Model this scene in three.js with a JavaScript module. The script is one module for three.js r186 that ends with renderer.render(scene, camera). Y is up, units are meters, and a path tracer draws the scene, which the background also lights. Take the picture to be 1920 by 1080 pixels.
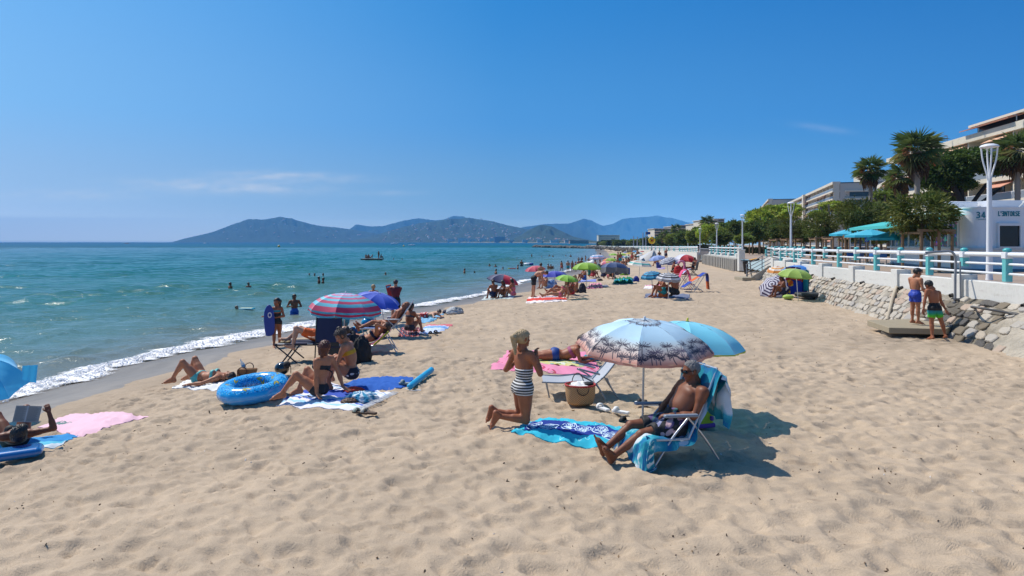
import * as THREE from 'three';
import { RoundedBoxGeometry } from 'three/addons/geometries/RoundedBoxGeometry.js';
import { TextGeometry } from 'three/addons/geometries/TextGeometry.js';
import { FontLoader } from 'three/addons/loaders/FontLoader.js';
import { createNoise2D, createNoise3D } from 'simplex-noise';

// ---------------------------------------------------------------- camera, sky, sun, exposure
const F = 1280, CX = 960, HY = 454, EYE = 2.5;          // focal length in pixels, centre column, horizon row, eye height
const scene = new THREE.Scene();
const camera = new THREE.PerspectiveCamera(2 * Math.atan(540 / F) * 180 / Math.PI, 1920 / 1080, 0.1, 60000);
camera.position.set(0, EYE, 0);
camera.setViewOffset(1920, 1080, 0, 540 - HY, 1920, 1080);   // level camera with a shifted lens
const renderer = new THREE.WebGLRenderer({ antialias: true });
renderer.toneMapping = THREE.LinearToneMapping;
renderer.toneMappingExposure = 1.0;
renderer.shadowMap.enabled = true;

const SUN_DIR = new THREE.Vector3(-0.6, 1.0, -0.41).normalize();
const sun = new THREE.DirectionalLight(new THREE.Color(1.0, 0.94, 0.855), 4.75);
sun.position.copy(SUN_DIR).multiplyScalar(200); sun.name = 'sun';
sun.castShadow = true; sun.shadow.mapSize.set(4096, 4096);
Object.assign(sun.shadow.camera, { left: -60, right: 60, top: 60, bottom: -60, near: 1, far: 500 });
scene.add(sun, sun.target);

function rng(seed) { let a = seed >>> 0; return () => { a = (a + 0x6d2b79f5) | 0; let t = Math.imul(a ^ (a >>> 15), 1 | a); t = (t + Math.imul(t ^ (t >>> 7), 61 | t)) ^ t; return ((t ^ (t >>> 14)) >>> 0) / 4294967296; }; }
const R0 = rng(7);
const n2 = createNoise2D(rng(11)), n3 = createNoise3D(rng(12));
const clamp = (x, a = 0, b = 1) => Math.min(b, Math.max(a, x)), lerp = (a, b, t) => a + (b - a) * t;
const sstep = (a, b, x) => { const t = clamp((x - a) / (b - a)); return t * t * (3 - 2 * t); };
const lin1 = (c) => (c <= 0.04045 ? c / 12.92 : ((c + 0.055) / 1.055) ** 2.4);
const srgb = (r, g, b) => [lin1(r / 255), lin1(g / 255), lin1(b / 255)];
const fbm = (x, y, o = 4) => { let s = 0, a = 0.5; for (let i = 0; i < o; i++) { s += a * n2(x, y); x = x * 2.03 + 7.1; y = y * 2.03 - 3.7; a *= 0.5; } return s; };
function table(t) { return (x) => { if (x <= t[0][0]) return t[0][1]; for (let i = 1; i < t.length; i++) if (x <= t[i][0]) { const a = t[i - 1], b = t[i]; return lerp(a[1], b[1], (x - a[0]) / (b[0] - a[0])); } return t[t.length - 1][1]; }; }

// a clear summer sky: air that pales towards the horizon and towards the sun, and a few thin cirrus streaks
{
const W = 2048, H = 1024, data = new Float32Array(W * H * 4), D2 = 180 / Math.PI;
const AZ = [18, 55, 92, 180], EL = [0, 4, 10, 20, 40, 90];
const T = [
[[160, 186, 224], [132, 166, 204], [104, 150, 196], [98, 146, 192]],
[[146, 185, 228], [108, 160, 207], [80, 142, 197], [76, 138, 194]],
[[126, 185, 240], [80, 150, 216], [54, 130, 199], [52, 128, 196]],
[[108, 177, 242], [50, 136, 210], [30, 115, 190], [30, 112, 184]],
[[98, 166, 234], [52, 124, 194], [36, 106, 174], [34, 100, 166]],
[[72, 122, 178], [64, 112, 166], [58, 106, 160], [54, 100, 154]]].map((r) => r.map((c) => srgb(...c)));
const sunAz = Math.atan2(SUN_DIR.z, SUN_DIR.x);
const find = (A, x) => { let i = 0; while (i < A.length - 2 && x > A[i + 1]) i++; return [i, clamp((x - A[i]) / (A[i + 1] - A[i]))]; };
for (let r = 0; r < H; r++) {
const el = ((r + 0.5) / H - 0.5) * Math.PI, eDeg = Math.max(0, el * D2), [ei, et0] = find(EL, eDeg), et = et0 * et0 * (3 - 2 * et0) * 0.5 + et0 * 0.5;
for (let c = 0; c < W; c++) {
const az = ((c + 0.5) / W - 0.5) * 2 * Math.PI;
const x = Math.cos(az) * Math.cos(el), y = Math.sin(el), z = Math.sin(az) * Math.cos(el);
let da = Math.abs(az - sunAz); if (da > Math.PI) da = 2 * Math.PI - da;
const [ai, at] = find(AZ, da * D2);
const glow = Math.pow(Math.max(0, x * SUN_DIR.x + y * SUN_DIR.y + z * SUN_DIR.z), 24) * 1.2;
const air = Math.exp(-0.00013 * Math.min(13000, 410 / Math.max(0.0001, Math.sin(Math.max(0, el)))));
// cirrus, low over the sea to the left and one wisp on the right
const px = CX + F * Math.tan(az + Math.PI / 2), py = HY - F * y / Math.max(1e-3, Math.hypot(x, z)) / Math.max(0.2, Math.cos(az + Math.PI / 2));
let cl = 0;
if (z < -0.3 && el > 0) {
const s = fbm(px / 120 + 3, py / 11 + px / 150, 5), s2 = fbm(px / 200 + 9, py / 16 - px / 300, 4);
const w = (cx, cy, sx, sy, k) => { const u = (px - cx) / sx, v = (py - cy - (px - cx) * k) / sy; return Math.exp(-u * u - v * v); };
cl = (w(425, 350, 150, 12, 0.035) * 1.0 + w(540, 331, 115, 8, 0.03) * 1.05 + w(150, 365, 130, 10, 0) * 0.35 + w(730, 362, 60, 4, 0) * 0.3) * clamp(0.55 + s * 0.8) + w(1535, 240, 62, 5, 0.14) * 0.35 * clamp(0.5 + s2);
}
for (let k = 0; k < 3; k++) {
const lo = lerp(T[ei][ai][k], T[ei][ai + 1][k], at), hi = lerp(T[ei + 1][ai][k], T[ei + 1][ai + 1][k], at);
let v = lerp(lo, hi, et);
v = lerp(v, [0.62, 0.66, 0.76][k], clamp(cl * 0.62));
v = Math.max(v, (v - [0.065, 0.205, 0.475][k] * (1 - air)) / air) + glow;   // the air beyond the hills, seen through the haze in front of them
if (el < -0.03) v *= lerp(1, 0.6, clamp((-el - 0.03) * 4));
data[(r * W + c) * 4 + k] = v;
}
data[(r * W + c) * 4 + 3] = 1;
}
}
const sky = new THREE.DataTexture(data, W, H, THREE.RGBAFormat, THREE.FloatType);
sky.mapping = THREE.EquirectangularReflectionMapping; sky.magFilter = THREE.LinearFilter; sky.needsUpdate = true;
scene.background = sky; scene.environment = sky;
}
scene.fog = new THREE.FogExp2(new THREE.Color(0.17, 0.52, 1.0), 0.00013);

// ---------------------------------------------------------------- small tools
const used = new Map();
function numbered(name) { const k = used.get(name) ?? 0; used.set(name, k + 1); return k ? name + '_' + String(k).padStart(3, '0') : name; }
function tag(o, label, category, group, kind) { if (label) o.userData.label = label; if (category) o.userData.category = category; if (group) o.userData.group = group; if (kind) o.userData.kind = kind; return o; }
function thing(name, label, category, pos = [0, 0, 0], group) { const o = new THREE.Group(); o.name = numbered(name); o.position.set(...pos); scene.add(o); return tag(o, label, category, group); }
function part(name, geo, mat, parent, label) { const m = new THREE.Mesh(geo, mat); m.name = parent ? name : numbered(name); m.castShadow = m.receiveShadow = true; (parent || scene).add(m); if (label) m.userData.label = label; return m; }
function single(name, geo, mat, label, category, group, pos) { const m = part(name, geo, mat, null); if (pos) m.position.set(...pos); return tag(m, label, category, group); }
function structure(name, geo, mat) { const m = part(name, geo, mat, null); m.userData.kind = 'structure'; return m; }
function copyOf(root, pos, label, turn = 0) { const c = root.clone(); c.name = numbered(root.name.replace(/_\d{3}$/, '')); c.position.set(...pos); c.rotation.y = turn; if (label) c.userData = { ...c.userData, label }; scene.add(c); return c; }
function mat(r, g, b, rough = 0.8, o = {}) { const m = new THREE.MeshPhysicalMaterial({ roughness: rough, side: THREE.DoubleSide, ...o }); m.color.setRGB(r, g, b); return m; }
const css = (hex, rough = 0.8, o = {}) => { const c = new THREE.Color(hex); return mat(c.r, c.g, c.b, rough, o); };
// joins geometries (position, normal, uv and colour) into one
function join(list) {
let n = 0, m = 0, col = list.some((g) => g.attributes.color);
for (const g of list) { n += g.attributes.position.count; m += g.index ? g.index.count : g.attributes.position.count; }
const P = new Float32Array(n * 3), N = new Float32Array(n * 3), U = new Float32Array(n * 2), C = col ? new Float32Array(n * 3).fill(1) : null, I = new Uint32Array(m);
let a = 0, b = 0;
for (const g of list) {
const k = g.attributes.position.count; P.set(g.attributes.position.array.subarray(0, k * 3), a * 3);
if (!g.attributes.normal) g.computeVertexNormals();
N.set(g.attributes.normal.array.subarray(0, k * 3), a * 3);
if (g.attributes.uv) U.set(g.attributes.uv.array.subarray(0, k * 2), a * 2);
if (g.attributes.color) C.set(g.attributes.color.array.subarray(0, k * 3), a * 3);
if (g.index) for (let i = 0; i < g.index.count; i++) I[b++] = g.index.array[i] + a; else for (let i = 0; i < k; i++) I[b++] = i + a;
a += k;
}
return geom(P, I, U, C, N);
}
function geom(P, I, U, C, N) {
const g = new THREE.BufferGeometry();
g.setAttribute('position', new THREE.BufferAttribute(P instanceof Float32Array ? P : new Float32Array(P), 3));
g.setIndex(new THREE.BufferAttribute(I instanceof Uint32Array ? I : new Uint32Array(I), 1));
g.setAttribute('uv', new THREE.BufferAttribute(U ? (U instanceof Float32Array ? U : new Float32Array(U)) : new Float32Array(P.length / 3 * 2), 2));
if (C) g.setAttribute('color', new THREE.BufferAttribute(C instanceof Float32Array ? C : new Float32Array(C), 3));
if (N) g.setAttribute('normal', new THREE.BufferAttribute(N, 3)); else g.computeVertexNormals();
return g;
}
const V = (x, y, z) => new THREE.Vector3(x, y, z);
const box = (w, h, d, x = 0, y = 0, z = 0, ry = 0, rx = 0, rz = 0) => { const g = new THREE.BoxGeometry(w, h, d); if (rx) g.rotateX(rx); if (rz) g.rotateZ(rz); if (ry) g.rotateY(ry); return g.translate(x, y, z); };
const rbox = (w, h, d, r, x = 0, y = 0, z = 0, ry = 0, rx = 0, rz = 0) => { const g = new RoundedBoxGeometry(w, h, d, 2, r); if (rx) g.rotateX(rx); if (rz) g.rotateZ(rz); if (ry) g.rotateY(ry); return g.translate(x, y, z); };
function bar(a, b, r, r2 = r, seg = 8) {             // round bar between two points
const A = V(...a), B = V(...b), d = B.clone().sub(A), L = d.length(), g = new THREE.CylinderGeometry(r2, r, L, seg, 1);
g.translate(0, L / 2, 0); g.applyQuaternion(new THREE.Quaternion().setFromUnitVectors(V(0, 1, 0), d.normalize())); return g.translate(A.x, A.y, A.z);
}
const tube = (pts, r, seg = 24, rs = 7, closed = false) => new THREE.TubeGeometry(new THREE.CatmullRomCurve3(pts.map((p) => V(...p)), closed), seg, r, rs, closed);
const lathe = (pts, seg = 20) => new THREE.LatheGeometry(pts.map((p) => new THREE.Vector2(p[0], p[1])), seg);
const ball = (r, x = 0, y = 0, z = 0, sx = 1, sy = 1, sz = 1, w = 14, h = 10) => new THREE.SphereGeometry(r, w, h).scale(sx, sy, sz).translate(x, y, z);
function canvas(w, h, draw, o = {}) { const c = document.createElement('canvas'); c.width = w; c.height = h; draw(c.getContext('2d'), w, h); const t = new THREE.CanvasTexture(c); t.colorSpace = THREE.SRGBColorSpace; t.wrapS = t.wrapT = THREE.RepeatWrapping; Object.assign(t, o); return t; }
function dataTex(w, h, f, srgbSpace = false) { const d = new Uint8Array(w * h * 4); for (let y = 0; y < h; y++) for (let x = 0; x < w; x++) { const v = f(x / w, y / h); const i = (y * w + x) * 4; if (typeof v === 'number') { d[i] = d[i + 1] = d[i + 2] = clamp(v) * 255; } else { d[i] = clamp(v[0]) * 255; d[i + 1] = clamp(v[1]) * 255; d[i + 2] = clamp(v[2]) * 255; } d[i + 3] = 255; } const t = new THREE.DataTexture(d, w, h); t.wrapS = t.wrapT = THREE.RepeatWrapping; t.magFilter = THREE.LinearFilter; t.needsUpdate = true; if (srgbSpace) t.colorSpace = THREE.SRGBColorSpace; return t; }
// noise that tiles over the unit square
const tileN = (u, v, k, s = 0) => { const a = u * 2 * Math.PI, b = v * 2 * Math.PI, r = k / (2 * Math.PI); return n3(Math.cos(a) * r + s, Math.sin(a) * r + Math.cos(b) * r * 1.3, Math.sin(b) * r - s); };
const fabricBump = dataTex(128, 128, (u, v) => 0.5 + 0.25 * Math.sin(u * 2 * Math.PI * 32) + 0.25 * Math.sin(v * 2 * Math.PI * 32));

// ---------------------------------------------------------------- lie of the land (metres; D is the distance ahead, x to the right)
const SEA = -0.85;
const shoreX0 = table([[0, -11.0], [10, -10.9], [15, -10.7], [18, -10.4], [21.5, -9.5], [27, -7.8], [32, -5.6], [41, -2], [55, 1], [70, 4.6], [81, 7.5], [100, 11.5], [130, 16], [170, 21], [240, 30], [330, 40], [420, 50], [600, 75]]);
const shoreX = (D) => (shoreX0(D - 3) + shoreX0(D - 1.2) + shoreX0(D) + shoreX0(D + 1.2) + shoreX0(D + 3)) / 5 + 0.16 * Math.sin(D * 0.9) + 0.1 * Math.sin(D * 2.3 + 1);
const shoreDist = (x, D) => (x - shoreX(D)) * (D < 18 ? 1 : lerp(1, 0.86, clamp((D - 18) / 8)));
const plateau = table([[150, 0], [240, -0.5], [330, -0.6], [420, -0.7]]);
const wallX0 = table([[0, 11.1], [10, 11.95], [17, 12.7], [23.5, 13.42], [27.5, 13.9], [32.5, 14.6], [39, 15.85], [45, 17.15], [52, 18.4], [58, 19.6], [78, 22.5], [90, 24], [118, 26.7], [160, 30], [240, 36], [330, 43.5], [450, 54], [700, 75]]);
const wallX = (D) => (wallX0(D - 2.5) + wallX0(D) + wallX0(D + 2.5)) / 3;
const railY = table([[17, 2.18], [45, 2.05], [82, 1.87], [118, 1.65], [160, 1.45], [240, 0.95], [330, 0.65], [450, 0.4]]);
const promY = (D) => railY(D) - 0.95;
function landY(x, D) {                                    // beach without footprints
const d = shoreDist(x, D), top = plateau(D);
if (d < 0) return Math.max(SEA + 0.13 * d, SEA - 6);
const t = clamp(d / 11); return SEA + (top - SEA) * (1 - (1 - t) * (1 - t));
}
function pits(x, y, cell, seed, depth, rmin, rmax) {
const ix = Math.floor(x / cell), iy = Math.floor(y / cell); let h = 0;
for (let i = -1; i <= 1; i++) for (let j = -1; j <= 1; j++) {
let a = (Math.imul(ix + i, 374761393) + Math.imul(iy + j, 668265263) + seed * 97) | 0; a = Math.imul(a ^ (a >>> 13), 1274126177); a ^= a >>> 16;
const r1 = (a & 255) / 255, r2 = ((a >>> 8) & 255) / 255, r3 = ((a >>> 16) & 255) / 255, r4 = ((a >>> 24) & 255) / 255;
const dx = x - (ix + i + r1) * cell, dy = y - (iy + j + r2) * cell, t = r3 * 6.283, c = Math.cos(t), s = Math.sin(t), A = lerp(rmin, rmax, r4), B = A * lerp(0.5, 0.95, r2 * r3 + r1 * 0.2);
const u = (dx * c + dy * s) / A, v = (-dx * s + dy * c) / B, q = u * u + v * v;
if (q < 1) h = Math.min(h, -depth * (0.5 + r1 * 0.7) * (1 - Math.pow(q, 1.35)));
}
return h;
}
function sandY(x, D) {                                    // beach with its trampled surface
const d = shoreDist(x, D), k = sstep(2.6, 4.5, d) * sstep(130, 40, D); let h = landY(x, D);
if (k > 0) {
const wx = x + 0.06 * n2(x * 2.6, D * 2.6) + 0.025 * n2(x * 8, D * 8), wy = D + 0.06 * n2(x * 2.6 + 40, D * 2.6) + 0.025 * n2(x * 8 + 9, D * 8);
h += k * (pits(wx, wy, 0.29, 1, 0.046, 0.13, 0.26) + 0.9 * pits(wx + 9, wy + 3, 0.17, 2, 0.024, 0.05, 0.13) + 0.4 * pits(wx + 2, wy + 7, 0.75, 3, 0.05, 0.35, 0.7) + 0.02 * n2(x * 0.7, D * 0.7) + 0.008 * n2(x * 5, D * 5) + 0.0065 * n2(x * 13, D * 13));
}
return h;
}
const ray = (px, py, D) => [(px - CX) / F * D, EYE - (py - HY) / F * D, -D];
function onSand(px, py) { let D = 3; for (; D < 600; D += D * 0.004) { const p = ray(px, py, D); if (p[1] <= landY(p[0], D)) break; } const p = ray(px, py, D); return [p[0], landY(p[0], D), p[2]]; }
function onSea(px, py) { const D = (EYE - SEA) * F / (py - HY); return [(px - CX) / F * D, SEA, -D]; }
// ---------------------------------------------------------------- sand
{
const grainBump = dataTex(512, 512, (u, v) => 0.5 + 0.2 * tileN(u, v, 40) + 0.16 * tileN(u, v, 90, 4) + 0.14 * tileN(u, v, 160, 8));
const grainCol = dataTex(512, 512, (u, v) => { const a = 0.9 + 0.1 * tileN(u, v, 120, 3) + 0.07 * tileN(u, v, 60, 6) + (tileN(u, v, 150, 9) > 0.78 ? -0.16 : 0); return [a, a * 0.995, a * 0.99]; });
const sandMat = mat(0.515, 0.395, 0.272, 0.95, { vertexColors: true, map: grainCol, bumpMap: grainBump, bumpScale: 0.009 });
const grid = (rows, cols, fx, seen) => {
const P = [], U = [], C = [], I = [], nx = cols.length, id = new Map(); let k = 0;
for (let r = 0; r < rows.length; r++) for (let c = 0; c < nx; c++) {
const D = rows[r], x = fx(cols[c], D), y = sandY(x, D), d = shoreDist(x, D);
P.push(x, y, -D); U.push(x / 0.9, D / 0.9);
let t = 1 + 0.07 * n2(x * 0.35, D * 0.35) + 0.05 * n2(x * 1.3 + 5, D * 1.3) + 0.03 * n2(x * 6, D * 6);
const damp = sstep(0.35, 0.9, fbm(x * 0.8 + 3, D * 0.8, 3) + 0.3 * n2(x * 4, D * 4)) * 0.25 + sstep(5.2, 3.2, d) * 0.12;
const wetSlab = Math.exp(-(((x - 10.8) / 1.7) ** 2) - (((D - 17.6) / 0.9) ** 2)) * 0.55;    // splashed by the shower
t *= 1 - clamp(damp + wetSlab * (0.6 + 0.8 * n2(x * 3, D * 3)), 0, 0.6);
C.push(t, t * (1 - damp * 0.1), t * (1 - damp * 0.2));
}
for (let r = 0; r + 1 < rows.length; r++) for (let c = 0; c + 1 < nx; c++) { const a = r * nx + c; I.push(a, a + 1, a + nx, a + 1, a + nx + 1, a + nx); }
return geom(new Float32Array(P), I, new Float32Array(U), C);
};
const span = (a, b, f) => { const o = []; let x = a; while (x < b) { o.push(x); x += f(x); } o.push(b); return o; };
const near = grid(span(4.2, 15, () => 0.034), span(-12.5, 12.2, () => 0.036), (x) => x);
const mid = grid(span(14.97, 45, (D) => 0.03 + D * 0.0022), span(-12.5, 18.5, () => 0.075), (x) => x);
const far = grid(span(44.9, 520, (D) => D * 0.012), span(0, 1, () => 0.0125), (t, D) => lerp(shoreX(D) - 9, wallX(D) + 2, t));
const behind = grid([-60, -20, 0, 4.25], span(-80, 60, () => 4), (x) => x);
structure('sand', join([near, mid, far, behind]), sandMat);

// the strip the waves keep wet
const P = [], U = [], C = [], I = [], rows = span(4, 400, (D) => 0.06 + D * 0.004), nx = 46;
rows.forEach((D, r) => { for (let c = 0; c < nx; c++) {
const edge = 2.75 + 0.35 * n2(D * 0.25, 3) + 0.16 * n2(D * 0.9, 8) + 0.07 * n2(D * 3, 2), d = lerp(-6, edge, c / (nx - 1)), x = shoreX(D) + d / (D < 18 ? 1 : lerp(1, 0.86, clamp((D - 18) / 8)));
P.push(x, landY(x, D) + 0.012 * (c < nx - 1 ? 1 : -0.6) + 0.004 * n2(x * 1.2, D * 0.6), -D); U.push(x / 1.5, D / 1.5);
const t = lerp(0.72, 1.12, sstep(0.2, edge, d)) * (1 + 0.12 * n2(d * 2.2, D * 0.22) + 0.1 * n2(d * 6, D * 0.6) + 0.05 * n2(x * 9, D * 4)); C.push(t, t, t);
if (r && c) { const a = r * nx + c; I.push(a - nx - 1, a - nx, a - 1, a - nx, a, a - 1); }
} });
structure('wet_sand', geom(P, I, U, C), mat(0.24, 0.205, 0.165, 0.5, { specularIntensity: 0.6, vertexColors: true, map: grainCol, bumpMap: grainBump, bumpScale: 0.001 }));

// bits of dried weed, twigs and shell on the sand
const r = rng(21), bits = [], shape = new THREE.IcosahedronGeometry(1, 0), M = new THREE.Matrix4(), N = 3200, im = new THREE.InstancedMesh(shape, mat(1, 1, 1, 0.9), N);
for (let i = 0; i < N; i++) {
const clump = r() < 0.66, D = 4.6 + r() ** 1.6 * 42; let x = lerp(shoreX(D) + 3.6, Math.min(wallX(D) - 1, D * 0.78), r()), z = D;
if (clump && bits.length && r() < 0.8) { const b = bits[Math.floor(r() * bits.length)]; x = b[0] + (r() - 0.5) * 0.4; z = b[1] + (r() - 0.5) * 0.3; } else bits.push([x, z]);
const s = 0.0025 + 0.008 * r() ** 3 + z * 0.0001, q = new THREE.Quaternion().setFromEuler(new THREE.Euler(r() * 6, r() * 6, r() * 6));
M.compose(V(x, sandY(x, z) + s * 0.2, -z), q, V(s * (1 + 2.5 * r()), s * 0.6, s)); im.setMatrixAt(i, M);
const k = r(); im.setColorAt(i, new THREE.Color().setRGB(...(k < 0.72 ? [0.09, 0.06, 0.035] : k < 0.9 ? [0.25, 0.16, 0.08] : [0.7, 0.66, 0.6])));
}
im.name = 'beach_debris'; im.castShadow = true; scene.add(im); tag(im, 'scattered dark bits of dried weed and shell lying on the sand', 'debris', null, 'stuff');
}

// ---------------------------------------------------------------- sea
{
const span = (a, b, f) => { const o = []; let x = a; while (x < b) { o.push(x); x += f(x); } o.push(b); return o; };
// long low swell rolling towards the beach, wind chop across it, one small breaker near the edge
const waves = []; const r = rng(31);
for (let i = 0; i < 46; i++) { const L = 0.32 * 1.13 ** i, a = 1.0 + (r() - 0.5) * (i > 30 ? 0.8 : 1.9); if (L > 26) break; waves.push([2 * Math.PI / L * Math.cos(a), 2 * Math.PI / L * Math.sin(a), 0.0125 * Math.min(L, 2.2) ** 0.85 * (0.6 + 0.7 * r()), r() * 7, L]); }
const height = (x, D, s, res) => {
let h = 0; const wx = x + 0.8 * n2(x * 0.08, D * 0.08) + 0.25 * n2(x * 0.4, D * 0.4), wy = D + 0.8 * n2(x * 0.08 + 9, D * 0.08);
for (const [kx, ky, A, ph, L] of waves) { if (L < res * 2.2) continue; const q = Math.sin(kx * wx + ky * wy + ph); h += A * (1 - 2 * Math.sqrt(1 - 0.999 * (0.5 + 0.5 * q) ** 1)) * 0.5 + A * 0.5 * q; }
const calm = sstep(0.2, 4, s) * (0.75 + 0.35 * sstep(4, 18, s)) * (0.75 + 0.4 * n2(x * 0.05, D * 0.05));
const gust = 1.6 + 1.5 * n2(s * 0.12, D * 0.06);
const crest = 0.10 * Math.exp(-(((s - 2.1 - 0.3 * n2(D * 0.3, 1)) / 0.55) ** 2)) + 0.09 * Math.exp(-(((s - 7.5 - 0.8 * n2(D * 0.15, 5)) / 1.1) ** 2)) * (0.5 + 0.5 * n2(D * 0.12, 9)) + 0.05 * Math.exp(-(((s - 14 - 1.5 * n2(D * 0.1, 7)) / 1.4) ** 2));
return SEA + h * calm * (0.7 + 0.3 * gust) + crest * (D < 120 ? 1 : 0);
};
const tint = (s, x, D) => {
const stops = [[-0.5, [0.20, 0.185, 0.15]], [1.5, [0.15, 0.17, 0.14]], [6, [0.085, 0.165, 0.145]], [18, [0.03, 0.128, 0.108]], [45, [0.005, 0.128, 0.125]], [110, [0.001, 0.108, 0.128]], [260, [0.0, 0.088, 0.13]], [700, [0.0, 0.082, 0.155]], [2500, [0.0, 0.065, 0.15]]];
let i = 1; while (i < stops.length - 1 && s > stops[i][0]) i++;
const t = clamp((s - stops[i - 1][0]) / (stops[i][0] - stops[i - 1][0])), k = 1 + 0.12 * n2(x * 0.03, D * 0.012) + 0.08 * n2(x * 0.15, D * 0.06);
return [0, 1, 2].map((c) => lerp(stops[i - 1][1][c], stops[i][1][c], t) * k);
};
const P = [], C = [], I = [], U = [], rows = span(4, 420, (D) => 0.035 + D * 0.0042), cols = span(-1.5, 330, (s) => 0.085 + Math.max(0, s - 6) * 0.0105), nx = cols.length;
rows.forEach((D, r) => cols.forEach((s, c) => {
const x = shoreX(D) - s / (D < 18 ? 1 : lerp(1, 0.86, clamp((D - 18) / 8))), ss = s;
P.push(x, height(x, D, ss, Math.max(0.085 + Math.max(0, s - 6) * 0.0105, 0.035 + D * 0.0042)), -D); C.push(...tint(ss, x, D)); U.push(x / 2.6, D / 2.6);
if (r && c) { const a = r * nx + c; I.push(a - nx - 1, a - 1, a - nx, a - nx, a - 1, a); }
}));
const rippleBump = dataTex(512, 512, (u, v) => { let h = 0; for (const [k, a, s] of [[7, 0.5, 0], [14, 0.3, 5], [28, 0.18, 9], [52, 0.1, 2]]) h += a * (1 - 2 * Math.abs(tileN(u, v, k, s))); return 0.5 + 0.4 * h; });
const water = mat(1, 1, 1, 0.17, { vertexColors: true, ior: 1.33, specularIntensity: 0.42, bumpMap: rippleBump, bumpScale: 0.03 }), open = mat(1, 1, 1, 0.4, { vertexColors: true, ior: 1.33, specularIntensity: 0.16 });
// open sea out to the horizon
const P2 = [], C2 = [], I2 = [], U2 = [], rr = [418, 520, 700, 1000, 1500, 2300, 3600, 5000, 6500, 8500, 10700], xs = [-8200, -7500, -6800, -6000, -5000, -3000, -2000, -1400, -900, -600, -400, -280, -180, -100, -40, 20, 60];
const addSheet = (rowList, xf, n) => { const o = P2.length / 3; rowList.forEach((D, r) => { for (let c = 0; c < n; c++) { const x = xf(c, D); P2.push(x, SEA - 0.03, -D); U2.push(x / 2.6, D / 2.6); C2.push(...tint(Math.max(0, shoreX(Math.min(D, 600)) - x) + Math.max(0, D - 420) * 0.8, x, D)); if (r && c) { const a = o + r * n + c; I2.push(a - n - 1, a - 1, a - n, a - n, a - 1, a); } } }); };
addSheet(rr, (c, D) => xs[c] + (c > 12 ? Math.max(0, D - 420) * 0.12 : 0), xs.length);
addSheet([-3000, -300, 0, 4.2, 30, 60, 120, 240, 330, 419], (c, D) => c === 0 ? shoreX(D) - 290 : -[0, 400, 600, 1000, 2000, 3500, 5500, 8000][c], 8);
structure('sea', geom(P, I, U, C), water); structure('open_sea', geom(P2, I2, U2, C2), open);

// foam: lacy froth on the swash, thicker clots on the breaking edge
const foamTex = new THREE.DataTexture((() => { const W = 1024, H = 256, d = new Uint8Array(W * H * 4); for (let y = 0; y < H; y++) for (let x = 0; x < W; x++) {
const u = x / W, v = y / H, e = Math.abs(tileN(u, v, 60, 1) * 0.6 + tileN(u, v, 130, 5) * 0.5), lace = 1 - sstep(0.04, 0.3, e), body = Math.exp(-(((v - 0.42 - 0.1 * tileN(u, 0.2, 14, 3)) / 0.27) ** 2));
const a = clamp(body * 1.25 + lace * 0.5 * body + 0.55 * tileN(u, v, 34, 9) * body - 0.35) * sstep(0, 0.05, v) * sstep(1, 0.9, v), i = (y * W + x) * 4; d[i] = d[i + 1] = d[i + 2] = clamp(a * 1.7) * 255; d[i + 3] = 255; } return d; })(), 1024, 256);
foamTex.wrapS = THREE.RepeatWrapping; foamTex.magFilter = THREE.LinearFilter; foamTex.needsUpdate = true;
const FP = [], FU = [], FI = [], fr = span(5, 170, (D) => 0.05 + D * 0.003), fn = 26; let run = 0;
const foamAt = (D) => 0.55 + 0.35 * n2(D * 0.2, 17) + 0.15 * n2(D * 0.8, 4);                 // where the froth stands, metres seaward of the waterline
const foamW = (D) => (1.3 + 0.5 * n2(D * 0.17, 27)) * lerp(1, 0.55, sstep(28, 40, D)) * (D > 60 ? 0.8 : 1);
fr.forEach((D, r) => { run += (r ? D - fr[r - 1] : 0); for (let c = 0; c < fn; c++) {
const v = c / (fn - 1), s = foamAt(D) + (v - 0.42) * foamW(D) * 1.5, x = shoreX(D) - s / (D < 18 ? 1 : lerp(1, 0.86, clamp((D - 18) / 8))), lump = Math.exp(-(((v - 0.45) / 0.28) ** 2));
FP.push(x, Math.max(landY(x, D), height(x, D, s, 0.2)) + 0.02 + lump * (0.05 + 0.05 * Math.abs(n2(x * 2.4, D * 2.4)) + 0.035 * n2(x * 6, D * 6)), -D); FU.push(run / 7, v);
if (r && c) { const a = r * fn + c; FI.push(a - fn - 1, a - 1, a - fn, a - fn, a - 1, a); }
} });
const foam = part('foam', geom(FP, FI, FU), mat(0.9, 0.88, 0.85, 0.8, { alphaMap: foamTex, transparent: true }), null);
tag(foam, 'white lacy froth of the small wave breaking along the waterline', 'sea foam', null, 'stuff');
const N = 26000, clots = new THREE.InstancedMesh(new THREE.IcosahedronGeometry(1, 1), mat(0.9, 0.88, 0.86, 0.7), N), M = new THREE.Matrix4(), q = new THREE.Quaternion(), rf = rng(41);
for (let i = 0; i < N; i++) {
const D = 9 + rf() ** 1.5 * 40, g = (rf() + rf() + rf() - 1.5) / 1.5, s = foamAt(D) + g * foamW(D) * 0.5, keep = n2(s * 2.2, D * 1.6) + 0.5 * n2(s * 6, D * 5) > -0.25 ? 1 : 0.25, x = shoreX(D) - s / (D < 18 ? 1 : lerp(1, 0.86, clamp((D - 18) / 8)));
const k = (0.004 + 0.019 * rf() ** 3) * keep * (D > 33 ? 0.6 : 1); M.compose(V(x, Math.max(landY(x, D), height(x, D, s, 0.2)) + 0.03 + (1 - Math.abs(g)) * (0.03 + 0.09 * rf()), -D), q.setFromEuler(new THREE.Euler(rf() * 6, rf() * 6, 0)), V(k * (1 + rf()), k * 0.8, k * (1 + rf()))); clots.setMatrixAt(i, M);
}
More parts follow.
